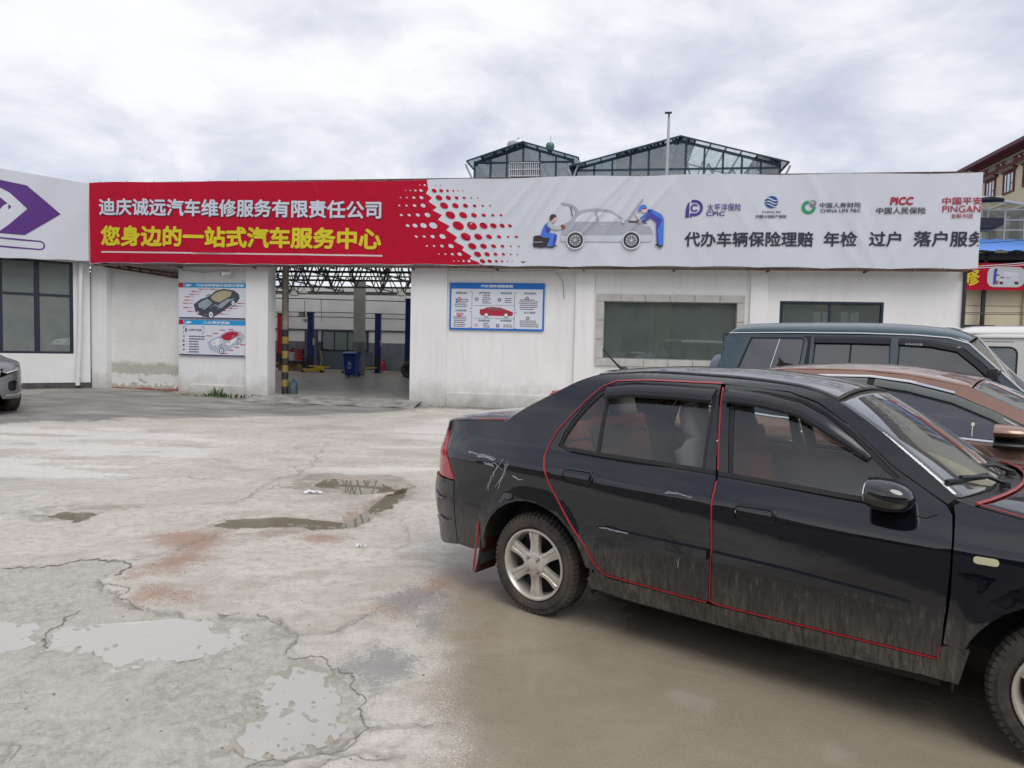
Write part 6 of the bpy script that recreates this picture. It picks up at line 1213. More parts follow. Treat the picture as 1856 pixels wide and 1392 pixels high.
sw = G().lathe([(.185, 0), (.195, .012), (.185, .024), (.175, .012), (.185, 0)], 32, Matrix.Translation((1.55, .36, .82)) @ Matrix.Rotation(-1.15, 4, 'Y')); so = sw.build('steering_wheel', m_intd, BC, smooth=True); G().tube([(1.55, .36, .82), (1.72, .36, .74)], .03).build('steering_column', m_intd, so); G().bar((1.47, .36, .66), (1.62, .36, .98), .03, .02).build('wheel_bar', m_intd, so)
G().box(1.28, 1.315, -.09, .09, 1.30, 1.355).build('interior_mirror', m_blk, BC, bev=.01, ) if False else None
G().tube([(1.60, -.03, 1.22), (1.62, -.03, 1.10), (1.62, -.03, .98)], .006).build('hanging_charm', m_tape, BC); G().box(1.605, 1.635, -.06, .0, .99, 1.07).build('charm_tassel', m_tape, BC)
g = G(); g.grid(lambda a, b: (.2+1.3*a, -.5+b, 1.385-.05*abs(2*b-1)**2-.03*abs(2*a-1)**2), 8, 8); g.build('headliner', mat('headliner', (.35, .34, .31), .9), BC, smooth=True)
# ================================================================ other vehicles
def simple_car(T, B, pm_, low, sills, doors, wheels, wr_, wrim, ww, m_rim, sides=(-1, 1), step=.08, spokes=5, holes=()):
    for sd in sides:
        panel(B, 'body_side', low, pm_, T, list(holes), step=step, side=sd); panel(B, 'sill', sills, m_blk, T, [], .12, .0, .03, sd)
        for ln in doors: strip(B, 'door_seam', ln, .006, m_rub, T, -.003, .0012, sd)
        for x in wheels:
            wheel_proto(T, (x, sd*(float(np.interp(x, B.u, B.c[:, 1]))-.03), wr_), wr_, wrim, ww, spokes, m_rim, sd, double=False, nuts=5)
            G().grid(lambda a, b: (x+(wr_+.09)*math.cos(math.pi*(1.1*a-.05)), sd*(.3+.5*b), wr_+(wr_+.09)*math.sin(math.pi*(1.1*a-.05))), 16, 2).build('wheel_housing', m_intd, T, smooth=True)
def rows(B, L_): return [((lambda p: (p.x, -p.y, p.z))(B.P(u, z, 0, -1))+(a, b)) for u, z, a, b in L_]
m_tint = glass('tinted_glass', (.16, .17, .18), .10, dust=.05, dcol=(.12, .12, .14)); m_dtint = glass('dark_tint_glass', (.07, .075, .085), .09, dust=.10, dcol=(.12, .12, .145))
m_alloy2 = mat('grey_alloy', (.35, .35, .36), .3, .9)
# ---- brown saloon
P2 = .68; nb = 3.02
BR = thing('parked_saloon', 'bronze brown saloon with chrome window line behind the black car', 'car', (.1433+nb*math.sin(P2), 3.9711+nb*math.cos(P2), 0), -P2)
pbr = paint('bronze_paint', (.27, .145, .10), metal=.35, rough=.35)
B2 = Body([(-1.2, 0), (-1.18, .35), (-1.12, .62), (-1.0, .77), (-.75, .85), (-.3, .89), (.5, .91), (1.4, .91), (2.2, .905), (2.8, .885), (3.2, .84), (3.5, .70), (3.66, .45), (3.72, 0)],
          [(.16, .82), (.22, .85), (.45, .895), (.66, .912), (.80, .905), (.90, .89), (.97, .885), (1.02, .862), (1.10, .82), (1.2, .772), (1.3, .722), (1.38, .678), (1.42, .645), (1.45, .58), (1.48, .45)], 1.4, flares=((-.02, .33, .41, .015), (2.80, .33, .41, .015)), slope=-.01)
win = [(-.02, 1.105), (.12, 1.20), (.35, 1.295), (.62, 1.345), (.9, 1.368), (1.22, 1.374), (1.47, 1.348), (1.74, 1.288), (1.97, 1.195), (2.15, 1.11), (2.33, 1.02), (1.95, 1.015), (1.4, 1.03), (.6, 1.062)]
low = [(-.42, .34), (-.46, .22), (-.9, .23), (-1.45, .30), (-1.5, .70), (-1.35, 1.02), (-.95, 1.09), (-.55, 1.12), (-.2, 1.225), (.1, 1.325), (.35, 1.382), (.65, 1.410), (1.14, 1.418), (1.47, 1.397), (1.83, 1.335), (2.12, 1.205), (2.40, 1.055), (2.52, 1.0), (2.9, .955), (3.3, .86), (3.55, .74), (3.55, .55), (3.25, .50)]+arch(2.80, .33, .41, 25, 172)+[(2.37, .34), (1.2, .33), (.42, .34)]+arch(-.02, .33, .41, 2, 178)
simple_car(BR, B2, pbr, low, [(.40, .33), (.42, .20), (2.36, .20), (2.38, .33)], [[(1.235, 1.36), (1.33, 1.03), (1.36, .60), (1.34, .36)], [(2.36, .99), (2.42, .7), (2.36, .36)], [(.30, 1.05), (.40, .80), (.52, .45)]], (-.02, 2.80), .33, .235, .22, m_alloy2, holes=[win])
for sd in (-1, 1):
    fw_ = [q for q in win if q[0] > 1.3]; 
    panel(B2, 'front_window', [(1.275, 1.362), (1.47, 1.342), (1.74, 1.283), (1.97, 1.190), (2.15, 1.105), (2.30, 1.025), (1.95, 1.02), (1.355, 1.034)], m_tint, BR, [], .12, -.010, .003, sd); panel(B2, 'rear_window_pane', [(.02, 1.115), (.14, 1.197), (.36, 1.288), (.63, 1.338), (.9, 1.360), (1.195, 1.367), (1.29, 1.036), (.6, 1.066)], m_tint, BR, [], .12, -.010, .003, sd)
    panel(B2, 'pillar_cover', [(1.19, 1.370), (1.28, 1.366), (1.36, 1.032), (1.285, 1.034)], m_blk, BR, [], .1, -.006, .01, sd)
    strip(B2, 'chrome_strip', [(.62, 1.352), (.9, 1.377), (1.22, 1.384), (1.47, 1.359), (1.74, 1.300)], .020, m_chr, BR, .0, .008, sd); strip(B2, 'belt_trim', [(-.02, 1.100), (.6, 1.056), (1.4, 1.025), (1.95, 1.010), (2.32, 1.012)], .016, m_chr, BR, .0, .006, sd)
    strip(B2, 'door_crease', [(-.7, .93), (.5, .925), (1.8, .905), (2.7, .88)], .03, pbr, BR, -.001, .005, sd)
    for ln, w in (([(.62, 1.335), (.9, 1.358), (1.205, 1.362)], .058), ([(1.25, 1.360), (1.47, 1.335), (1.74, 1.275), (1.97, 1.185), (2.12, 1.105)], .056)):
        strip(B2, 'rain_visor', [(a, b-.022) for a, b in ln], w, glass('green_visor', (.42, .50, .44), .10, dust=.38, dcol=(.17, .19, .165)), BR, .012, .008, sd)
    mo_ = bpy.data.objects.new('door_mirror', None); COL.objects.link(mo_); mo_.parent = BR; mo_.location = B2.P(2.09, 1.055, .12, sd)
    for nm, z0, z1, mm, sc in (('mirror_cap', -.015, .075, pbr, 1.), ('mirror_base', -.075, -.016, m_blk, .95)):
        g = G(); g.grid(lambda a, b: (-.10+.20*a, sd*(.115*math.cos(b*2*math.pi)*(1-a**3*.75)*sc), (z0+z1)/2+(z1-z0)/2*math.sin(b*2*math.pi)*(1-a**3*.6)), 8, 20); g.v.append((-.10, 0, (z0+z1)/2)); g.v.append((.10, 0, (z0+z1)/2)); k = len(g.v)
        g.f += [(j, j+1, k-2) for j in range(20)]+[(8*21+j+1, 8*21+j, k-1) for j in range(20)]; g.build(nm, mm, mo_, smooth=True, ang=60)
    G().tube([(.02, 0, -.05), (.06, -sd*.12, -.06)], .025, 8).build('mirror_arm', m_blk, mo_)
    panel(B2, 'headlight', [(3.30, .70), (3.35, .80), (3.62, .72), (3.85, .66), (3.8, .60)], mat('clear_lens', (.6, .62, .63)), BR, [], .08, .004, .02, sd); panel(B2, 'tail_light', [(-1.18, .78), (-1.2, .92), (-1.5, .94), (-1.55, .80)], mat('red_lens', (.42, .008, .018)), BR, [], .08, .004, .02, sd)
    e0, e1 = float(B2.u[0])+.01, float(B2.u[-1])-.01
    panel(B2, 'rear_bumper', [(-1.46, .28), (e0, .28), (e0, 1.04), (-1.36, 1.03), (-1.5, .72)], pbr, BR, [], .12, .0, .02, sd); panel(B2, 'front_bumper', [(3.27, .24), (e1, .24), (e1, .75), (3.57, .72), (3.57, .56), (3.27, .49)], pbr, BR, [], .12, .0, .02, sd)
patch('roof', rows(B2, [(.35, 1.382, .18, 1.375), (.65, 1.410, .5, 1.432), (1.14, 1.418, 1.0, 1.465), (1.47, 1.397, 1.40, 1.452), (1.72, 1.355, 1.70, 1.405), (1.83, 1.335, 1.83, 1.375)]), pbr, BR, .01, power=2.6)
patch('windshield', rows(B2, [(1.84, 1.330, 1.84, 1.372), (2.12, 1.203, 2.2, 1.215), (2.40, 1.052, 2.62, 1.02), (2.48, 1.008, 2.72, .985)]), glass('brown_car_windshield', (.5, .56, .56), .10, dust=.12, dcol=(.5, .55, .55)), BR, .004)
patch('hood', rows(B2, [(2.50, 1.005, 2.74, .995), (2.9, .957, 3.05, .985), (3.3, .862, 3.40, .90), (3.55, .742, 3.66, .76)]), pbr, BR, .01, power=3)
patch('rear_window', rows(B2, [(.34, 1.378, .17, 1.37), (.1, 1.322, -.05, 1.31), (-.2, 1.222, -.35, 1.2), (-.55, 1.122, -.68, 1.11)]), m_tint, BR, .004); patch('trunk_lid', rows(B2, [(-.56, 1.118, -.69, 1.112), (-.95, 1.088, -.98, 1.1), (-1.34, 1.02, -1.16, 1.05)]), pbr, BR, .01, power=3)
fn_ = G(); fn_.prism([(-.10, 0), (.09, 0), (.05, .022), (-.03, .035), (-.085, .085), (-.075, .04)], -.012, .012); f_ = fn_.build('roof_fin', m_blk, BR, loc=(.42, 0, 1.418), bev=.004)
G().box(-.35, 2.45, -.78, .78, .2, .28).build('underbody', m_intd, BR); G().box(2.4, 3.3, -.5, .5, .3, .85).build('engine_block', m_intd, BR); g = G(); g.prism([(1.95, .6), (2.05, .93), (2.5, .98), (2.55, .5)], -.75, .75); g.build('dashboard', m_intd, BR)
for y in (-.4, .4):
    for x in (1.2, .25):
        g = G(); g.prism([(x+.45, .5), (x-.05, .48), (x-.28, 1.06), (x-.33, 1.28), (x-.26, 1.28), (x-.16, 1.08), (x+.08, .62), (x+.45, .62)], y-.24, y+.24); g.build('seat', mat('dark_leather', (.05, .045, .04), .6), BR, bev=.03)
strip(B2, 'bird_dropping', [(1.86, 1.115), (1.858, 1.095)], .022, mat('dropping_white', (.7, .66, .5), .8), BR, -.008, .0012); strip(B2, 'bird_dropping', [(1.858, 1.10), (1.86, 1.03)], .005, mat('dropping_white', (.7, .66, .5)), BR, -.008, .0010)
# ---- dark green off-road car
P3 = .62; nb = 6.15
GS = thing('parked_off_roader', 'tall dark green off-road car with spare wheel and smoked visors', 'car', (.1433+nb*math.sin(P3), 3.9711+nb*math.cos(P3), 0), -P3)
pgs = paint('green_paint', (.007, .040, .056), rough=.3, cior=1.8)
B3_ = Body([(-.92, 0), (-.92, .45), (-.90, .70), (-.82, .80), (-.6, .84), (0, .85), (1, .85), (2, .85), (2.8, .84), (3.2, .80), (3.36, .68), (3.40, .4), (3.41, 0)],
           [(.4, .80), (.5, .835), (.75, .85), (1.05, .85), (1.15, .842), (1.4, .79), (1.62, .745), (1.74, .72), (1.79, .70), (1.86, .62), (1.92, .4)], 1., flares=((.02, .38, .46, .05), (2.72, .38, .46, .05)))
wq = [[(-.60, 1.30), (-.60, 1.34), (-.47, 1.715), (.13, 1.718), (.165, 1.69), (.12, 1.22), (-.58, 1.22)], [(.265, 1.22), (.275, 1.71), (1.06, 1.708), (1.085, 1.22)], [(1.135, 1.22), (1.145, 1.705), (1.45, 1.690), (1.72, 1.640), (1.96, 1.40), (2.14, 1.22)]]
low3 = [(-.47, .50), (-1.0, .52), (-1.3, .55), (-1.32, 1.1), (-1.05, 1.16), (-.93, 1.30), (-.80, 1.62), (-.74, 1.765), (.1, 1.772), (.76, 1.770), (1.3, 1.755), (1.61, 1.728), (1.79, 1.672), (1.98, 1.48), (2.27, 1.195), (2.35, 1.16), (3.2, 1.10), (3.5, 1.06), (3.55, .55), (3.22, .50)]+arch(2.72, .38, .46, 15, 170)+[(2.24, .46), (.49, .46)]+arch(.02, .38, .46, 8, 172)
simple_car(GS, B3_, pgs, low3, [(.48, .46), (.5, .36), (2.22, .36), (2.25, .46)], [[(.22, 1.75), (.215, .8), (.4, .55)], [(1.11, 1.745), (1.115, .5)], [(2.25, 1.15), (2.24, .5)]], (.02, 2.72), .38, .20, .25, m_alloy2, holes=wq)
for sd in (-1, 1):
    for w in wq: panel(B3_, 'window_seal', grow(w, .004), m_rub, GS, [grow(w, -.018)], .1, -.003, .01, sd); panel(B3_, 'side_window', grow(w, -.010), m_dtint, GS, [], .15, -.012, .003, sd)
    strip(B3_, 'pane_divider', [(-.23, 1.23), (-.12, 1.71)], .010, m_chr, GS, -.010, .003, sd); strip(B3_, 'pane_divider', [(.66, 1.23), (.665, 1.70)], .022, m_blk, GS, -.010, .006, sd)
    panel(B3_, 'pillar_cover', [(.125, 1.73), (.235, 1.735), (.23, 1.22), (.17, 1.22), (.20, 1.66), (.18, 1.715)], m_blk, GS, [], .1, .002, .004, sd)
    strip(B3_, 'drip_rail', [(-.76, 1.768), (.1, 1.777), (.76, 1.775), (1.3, 1.760), (1.61, 1.733), (1.79, 1.677), (2.0, 1.47), (2.27, 1.205)], .016, mat('bright_rail', (.72, .73, .74), .25, .8), GS, .006, .014, sd)
    for ln, w in (([(.27, 1.690), (.66, 1.692), (1.06, 1.686)], .082), ([(1.14, 1.682), (1.45, 1.664), (1.70, 1.615), (1.88, 1.46), (1.98, 1.36)], .078)): strip(B3_, 'rain_visor', ln, w, m_visor, GS, .02, .014, sd)
    mo_ = bpy.data.objects.new('door_mirror', None); COL.objects.link(mo_); mo_.parent = GS; mo_.location = B3_.P(2.01, 1.31, .13, sd); G().box(-.05, .05, -.10, .10, -.12, .12).build('mirror_shell', m_blk, mo_, bev=.035, smooth=True); G().tube([(.03, -sd*.06, .05), (.06, -sd*.13, .09)], .012).build('mirror_stay', m_blk, mo_); G().tube([(.03, -sd*.06, -.06), (.06, -sd*.14, -.08)], .014).build('mirror_stay', m_blk, mo_)
    panel(B3_, 'rear_face', [(-1.28, .55), (-1.28, 1.1), (-1.0, 1.165), (-.90, 1.30), (-.76, 1.76), (float(B3_.u[0])+.01, 1.76), (float(B3_.u[0])+.01, .55)], pgs, GS, [], .12, -.03, .02, sd); panel(B3_, 'front_face', [(3.5, .55), (3.5, 1.05), (float(B3_.u[-1])-.01, 1.05), (float(B3_.u[-1])-.01, .55)], m_blk, GS, [], .12, .0, .02, sd)
    G().tube([B3_.P(1.98+.02, 1.44, .02, sd)]*1+[B3_.P(2.1, 1.36, .03, sd)], .008).build('pillar_hook', m_blk, GS) if False else None
lg_ = B3_.P(1.24, 1.655, .042, -1)
v_, f_2 = textmesh('KITHCROSE', 1.21, 1.37, 1.648, 1.668); g = G(); g.v = [tuple(B3_.P(a, b-.02*(a-1.21), .0365)) for a, b in v_]; g.f = f_2; g.build('lettering', mat('visor_letters', (.6, .62, .64), .5), GS, recalc=False)
patch('roof', rows(B3_, [(-.76, 1.768, -.78, 1.80), (-.70, 1.775, -.70, 1.86), (-.58, 1.778, -.58, 1.892), (-.1, 1.78, -.1, 1.905), (.7, 1.776, .7, 1.905), (1.2, 1.764, 1.2, 1.885), (1.6, 1.733, 1.62, 1.835), (1.78, 1.677, 1.84, 1.755)]), pgs, GS, .01, power=4.5)
patch('windshield', rows(B3_, [(1.79, 1.670, 1.85, 1.745), (2.0, 1.462, 2.07, 1.5), (2.26, 1.20, 2.34, 1.20)]), glass('off_roader_windshield', (.5, .55, .5), .10, dust=.12), GS, .004); patch('hood', rows(B3_, [(2.28, 1.192, 2.36, 1.20), (2.8, 1.13, 2.85, 1.17), (3.4, 1.08, 3.42, 1.10)]), pgs, GS, .01, power=4)
sp_ = wheel_proto(GS, (-1.13, .05, 1.10), .385, .20, .23, 5, m_alloy2, -1, steer=-math.pi/2, double=False, nuts=5); sp_.name = 'spare_wheel'
cv = G(); cv.lathe([(.0, .02), (.30, .02), (.385, .0), (.395, -.05), (.395, -.17), (.37, -.19)], 40, Matrix.Rotation(-math.pi/2, 4, 'Y')); cv.build('spare_cover', mat('grey_vinyl', (.13, .14, .19), .5, bump=.6, bs=22), GS, smooth=True, loc=(-1.145, .05, 1.10))
G().box(-.8, 2.6, -.75, .75, .40, .5).build('underbody', m_intd, GS); G().box(-.75, .0, -.72, .72, .5, 1.1).build('rear_trim', m_intd, GS); G().box(2.3, 3.2, -.5, .5, .5, 1.0).build('engine_block', m_intd, GS)
for y in (-.38, .38):
    for x in (1.25, .35):
        g = G(); g.prism([(x+.45, .75), (x-.05, .73), (x-.25, 1.30), (x-.29, 1.52), (x-.22, 1.52), (x-.13, 1.32), (x+.08, .87), (x+.45, .87)], y-.24, y+.24); g.build('seat', mat('dark_leather', (.05, .045, .04)), GS, bev=.03)
# ---- white microvan
nb = 6.15+.85+.6+.8
VN = thing('parked_microvan', 'white microvan with a rear spoiler, partly hidden behind the green car', 'van', (.1433+nb*math.sin(P3)+1.5*math.cos(P3), 3.9711+nb*math.cos(P3)-1.5*math.sin(P3), 0), -P3)
pvn = paint('van_white', (.66, .66, .62), rough=.4)
B4 = Body([(0, 0), (.0, .5), (.06, .68), (.2, .75), (.8, .77), (2, .77), (3.2, .76), (3.55, .70), (3.72, .5), (3.76, 0)], [(.3, .72), (.5, .77), (.9, .77), (1.1, .765), (1.5, .725), (1.75, .70), (1.84, .67), (1.9, .58), (1.94, .4)], 1.5, flares=((.75, .3, .38, .02), (3.0, .3, .38, .02)))
wv = [rr_(.16, .72, 1.22, 1.68, .10), rr_(.88, 1.85, 1.22, 1.68, .10), [(1.98, 1.22), (1.98, 1.66), (2.6, 1.66), (2.95, 1.24)]]
lowv = [(.36, .34), (.0, .36), (-.4, .4), (-.42, 1.0), (-.3, 1.80), (.05, 1.838), (1.0, 1.84), (2.2, 1.838), (2.75, 1.78), (3.15, 1.20), (3.5, 1.0), (3.9, .9), (3.95, .36), (3.42, .34)]+arch(3.0, .3, .38, 10, 172)+[(1.2, .30)]+arch(.75, .3, .38, 2, 175)
simple_car(VN, B4, pvn, lowv, [(1.14, .34), (1.16, .24), (2.6, .24), (2.62, .34)], [[(.80, 1.82), (.80, .6)], [(1.92, 1.83), (1.92, .4)], [(3.05, 1.2), (3.0, .75)]], (.75, 3.0), .29, .18, .17, m_alloy2, holes=wv)
for sd in (-1, 1):
    for w in wv: panel(B4, 'window_seal', grow(w, .005), m_rub, VN, [grow(w, -.022)], .1, -.002, .012, sd); panel(B4, 'side_window', grow(w, -.012), glass('van_glass', (.4, .46, .46), .12, dust=.06), VN, [], .15, -.012, .003, sd)
    strip(B4, 'roof_gutter', [(-.25, 1.80), (.05, 1.80), (2.2, 1.795), (2.72, 1.755)], .025, pvn, VN, .004, .018, sd); strip(B4, 'side_crease', [(-.2, 1.74), (2.6, 1.73)], .012, m_rub, VN, -.002, .001, sd)
    panel(B4, 'end_face', [(-.38, .4), (-.38, 1.0), (-.28, 1.80), (float(B4.u[0])+.01, 1.80), (float(B4.u[0])+.01, .4)], pvn, VN, [], .12, -.02, .02, sd); panel(B4, 'front_face', [(3.85, .36), (3.85, .92), (float(B4.u[-1])-.01, .95), (float(B4.u[-1])-.01, .36)], pvn, VN, [], .12, -.01, .02, sd)
    panel(B4, 'tail_light', [(-.12, .8), (-.12, 1.12), (-.26, 1.12), (-.26, .8)], mat('red_lens', (.42, .008, .018)), VN, [], .1, .006, .02, sd)
patch('roof', rows(B4, [(-.25, 1.805, .02, 1.86), (.05, 1.838, .10, 1.93), (.4, 1.84, .4, 1.955), (1.5, 1.84, 1.5, 1.955), (2.3, 1.83, 2.3, 1.93), (2.75, 1.78, 2.82, 1.85)]), pvn, VN, .01, power=4); patch('windshield', rows(B4, [(2.76, 1.77, 2.83, 1.84), (3.0, 1.42, 3.2, 1.45), (3.16, 1.19, 3.42, 1.15)]), glass('van_glass', (.4, .46, .46)), VN, .004); patch('hood', rows(B4, [(3.16, 1.18, 3.43, 1.14), (3.5, 1.0, 3.65, 1.0), (3.9, .91, 3.76, .93)]), pvn, VN, .01)
so_ = G(); so_.grid(lambda a, b: (-.20+.26*a, -.62+1.24*b, 1.925+.03*math.sin(a*3)-.02*abs(2*b-1)**3), 4, 10); q_ = so_.build('rear_spoiler', mat('spoiler_white', (.6, .6, .58), .4), VN, smooth=True); mo = q_.modifiers.new('t', 'SOLIDIFY'); mo.thickness = .025
G().box(.1, 3.4, -.68, .68, .28, .36).build('underbody', m_intd, VN)
g = G(); g.box(.9, 1.0, -.6, .6, .4, 1.35).box(1.9, 2.0, -.6, .6, .4, 1.35); g.build('seat_row', mat('dark_leather', (.05, .045, .04)), VN)
# ---- grey sport utility car at the left edge, nose towards the camera
GX, GY = -9.36, 13.40; GD = math.atan2(-.60, .80)
GR = thing('parked_suv', 'silver grey SUV at the left edge, its front towards the camera', 'car', (GX-math.cos(GD)*3.55+math.sin(GD)*.80, GY-math.sin(GD)*3.55-math.cos(GD)*.80, ground_z(GX, GY)), GD)
pgr = paint('grey_metallic', (.22, .215, .235), metal=.7, rough=.32)
B5 = Body([(-.95, 0), (-.93, .5), (-.85, .8), (-.5, .92), (.5, .95), (2, .95), (2.8, .94), (3.2, .90), (3.5, .80), (3.66, .60), (3.74, .3), (3.76, 0)],
          [(.2, .86), (.28, .90), (.45, .945), (.65, .95), (.85, .945), (.96, .92), (1.02, .88), (1.10, .82), (1.3, .74), (1.5, .66), (1.6, .6), (1.66, .45)], 1., flares=((0, .36, .45, .02), (2.87, .36, .45, .02)))
wg_ = [[(-.3, 1.14), (.0, 1.40), (.9, 1.47), (1.15, 1.46), (1.2, 1.10)], [(1.27, 1.10), (1.25, 1.455), (1.6, 1.41), (2.3, 1.09)]]
lowg = [(-.47, .38), (-.9, .40), (-1.5, .5), (-1.5, 1.0), (-.9, 1.2), (-.2, 1.50), (.2, 1.57), (.9, 1.58), (1.5, 1.545), (1.9, 1.36), (2.4, 1.09), (2.6, 1.035), (3.1, .985), (3.45, .93), (3.62, .84), (3.60, .60), (3.36, .42)]+arch(2.87, .36, .45, 8, 174)+[(2.4, .38), (.47, .38)]+arch(0, .36, .45, 4, 176)
simple_car(GR, B5, pgr, lowg, [(.46, .38), (.48, .27), (2.38, .27), (2.41, .38)], [[(1.24, 1.06), (1.2, .42)], [(2.4, 1.0), (2.42, .42)]], (0, 2.87), .36, .25, .24, m_alloy2, holes=wg_)
eF = float(B5.u[-1])-.005; eR = float(B5.u[0])+.005
m_hl = mat('headlamp', (.30, .32, .35), .12, coat=1., var=.5, vs=30); m_drl = mat('lamp_bright', (.7, .72, .75), .1)
for sd in (-1, 1):
    for w in wg_: panel(B5, 'side_window', w, m_dtint, GR, [], .15, -.008, .003, sd)
    panel(B5, 'front_bumper', [(3.37, .41), (3.61, .60), (3.63, .83), (4.1, .66), (4.12, .47), (4.0, .40), (3.95, .30), (3.5, .30)], pgr, GR, [rr_(3.66, 3.86, .44, .64, .07)], .05, .006, .03, sd); panel(B5, 'fog_recess', rr_(3.66, 3.86, .44, .64, .07), m_blk, GR, [], .06, -.03, .02, sd); strip(B5, 'fog_trim', [(3.69, .47), (3.68, .60)], .014, m_chr, GR, -.005, .02, sd); strip(B5, 'lip_trim', [(3.52, .40), (3.66, .37), (3.9, .36)], .04, mat('satin_silver', (.6, .6, .62), .3, .8), GR, .006, .012, sd)
    panel(B5, 'headlight', [(3.55, .885), (3.62, .835), (3.88, .77), (3.97, .80), (3.93, .855), (3.72, .90)], m_hl, GR, [], .05, .006, .03, sd); strip(B5, 'lamp_strip', [(3.64, .845), (3.88, .785)], .018, m_drl, GR, .008, .004, sd)
    panel(B5, 'grille_half', [(4.02, .83), (4.04, .66), (4.14, .58), (eF-.02, .56), (eF-.02, .84)], m_blk, GR, [], .06, .0, .02, sd); strip(B5, 'grille_frame', [(4.0, .84), (4.03, .66), (4.13, .575), (eF-.02, .555)], .022, m_chr, GR, .006, .012, sd); panel(B5, 'lower_grille', [(4.04, .44), (4.0, .38), (3.98, .32), (eF, .31), (eF, .46)], m_blk, GR, [], .06, -.01, .02, sd)
    for k in range(4): strip(B5, 'grille_bar', [(4.05+.01*k, .80-.06*k), (eF-.03, .80-.06*k)], .012, mat('satin_black', (.03, .03, .032), .3), GR, .004, .01, sd)
    panel(B5, 'bumper_bridge', [(4.13, .555), (eF, .535), (eF, .48), (4.06, .46), (4.11, .50)], pgr, GR, [], .06, .006, .02, sd); panel(B5, 'rear_face', [(-1.45, .5), (-1.45, 1.0), (-1.0, 1.16), (eR, 1.16), (eR, .5)], pgr, GR, [], .15, -.01, .02, sd)
patch('hood', rows(B5, [(2.42, 1.085, 2.62, 1.10), (2.6, 1.04, 2.8, 1.09), (3.1, .988, 3.25, 1.06), (3.45, .932, 3.58, .99), (3.62, .875, 3.735, .90), (3.75, .855, 3.755, .85)]), pgr, GR, .01, power=2.6)
patch('roof', rows(B5, [(-.2, 1.50, -.45, 1.56), (.2, 1.57, .1, 1.65), (.9, 1.58, .9, 1.67), (1.5, 1.545, 1.55, 1.61)]), pgr, GR, .01, power=3); patch('windshield', rows(B5, [(1.51, 1.535, 1.56, 1.60), (1.9, 1.355, 2.05, 1.38), (2.4, 1.09, 2.6, 1.10)]), glass('suv_windshield', (.3, .34, .34), .1), GR, .004); patch('rear_window', rows(B5, [(-.2, 1.495, -.45, 1.55), (-.6, 1.34, -.75, 1.38), (-.95, 1.18, -1.0, 1.18)]), m_dtint, GR, .004)
G().box(-.4, 2.5, -.8, .8, .25, .35).build('underbody', m_intd, GR); G().box(2.5, 3.4, -.6, .6, .3, .8).build('engine_block', m_intd, GR)
# ================================================================ inside the workshop
m_lb = mat('lift_blue', (.012, .03, .16), .4, var=.2, vs=4); m_lr = mat('lift_red', (.33, .012, .03), .4, var=.15)
def lift(label, xs, y, m, h, rz=0.):
    T = thing('vehicle_lift', label, 'car lift', tuple(fw((xs[0]+xs[-1])/2, y, .12)), -BY); c = (xs[0]+xs[-1])/2
    for i, x in enumerate(xs):
        s = 1 if (i == 0 and len(xs) > 1) or (len(xs) == 1) else -1; x -= c; g = G(); g.box(x-.13, x+.13, -.02, .17, 0, h).box(x-.10, x+.10, .171, .24, 0, h-.1); p = g.build('post', m, T, bev=.008); G().box(x-.22, x+.22, -.15, .3, 0, .025).build('base_plate', m, p); G().box(x-.15, x+.15, -.03, .2, h, h+.06).build('post_cap', m_steel, p)
        G().box(x-.11, x+.11, -.10, -.022, .25, .75).build('carriage', m_steel, T)
        for a in (.5, -.35): G().bar((x, -.08, .25), (x+s*.9, -.08-a, .20), .09, .07).build('lift_arm', mat('lift_yellow', (.50, .34, .03), .5, var=.2), T)
        G().box(x+.13, x+.17, .0, .12, 1.25, 1.55).build('control_box', mat('pale_box', (.5, .5, .5), .5), T)
    return T
lift('dark blue two post lift behind the blue wheelie bin', (-.70, 2.62), 14.4, m_lb, 2.72); lift('dark blue lift post beside the right edge of the entrance', (4.9, 8.2), 11.8, m_lb, 3.25); lift('red lift post standing behind the striped pole', (-6.9, -3.45), 17.0-.2, m_lr, 2.75)
bn_ = thing('wheelie_bin', 'blue plastic wheelie bin with white symbol standing by the column', 'bin', tuple(fw(2.95, 10.45, .12)), -BY); m_bin = mat('bin_blue', (.012, .055, .30), .45, var=.1)
g = G(); k0 = 0
for (w, d, z) in ((.22, .22, .05), (.235, .25, .4), (.265, .29, .88), (.285, .31, .90), (.285, .31, .94)): g.v += [(-w, -d, z), (w, -d, z), (w, d, z), (-w, d, z)]
for i in range(4):
    for j in range(4): g.f.append((4*i+j, 4*i+(j+1) % 4, 4*i+4+(j+1) % 4, 4*i+4+j))
g.f += [(0, 3, 2, 1), (16, 17, 18, 19)]; g.build('tub', m_bin, bn_, bev=.01)
G().grid(lambda a, b: (-.30+.60*a, -.34+.68*b, .945+.07*(1-(2*b-1)**2)+.015*(1-(2*a-1)**4)), 8, 8).build('lid', m_bin, bn_, smooth=True); G().tube([(-.25, .36, .93), (.25, .36, .93)], .02).build('handle', m_bin, bn_)
for x in (-.22, .22): G().lathe([(0, -.03), (.1, -.03), (.1, .03), (0, .03)], 20, Matrix.Translation((x, .22, .10)) @ Matrix.Rotation(math.pi/2, 4, 'Y')).build('wheel', m_rub, bn_)
g = G(); g.bar((-.07, -.262, .50), (.0, -.268, .62), .02, .012, up=(0, 1, 0)); g.bar((.0, -.268, .62), (.07, -.262, .50), .02, .012, up=(0, 1, 0)); g.bar((-.07, -.262, .50), (.07, -.262, .50), .02, .012, up=(0, 1, 0)); g.bar((-.09, -.258, .40), (.09, -.258, .40), .02, .012, up=(0, 1, 0)); g.bar((-.05, -.256, .35), (.05, -.256, .35), .02, .012, up=(0, 1, 0)); g.build('symbol_print', m_white, bn_)
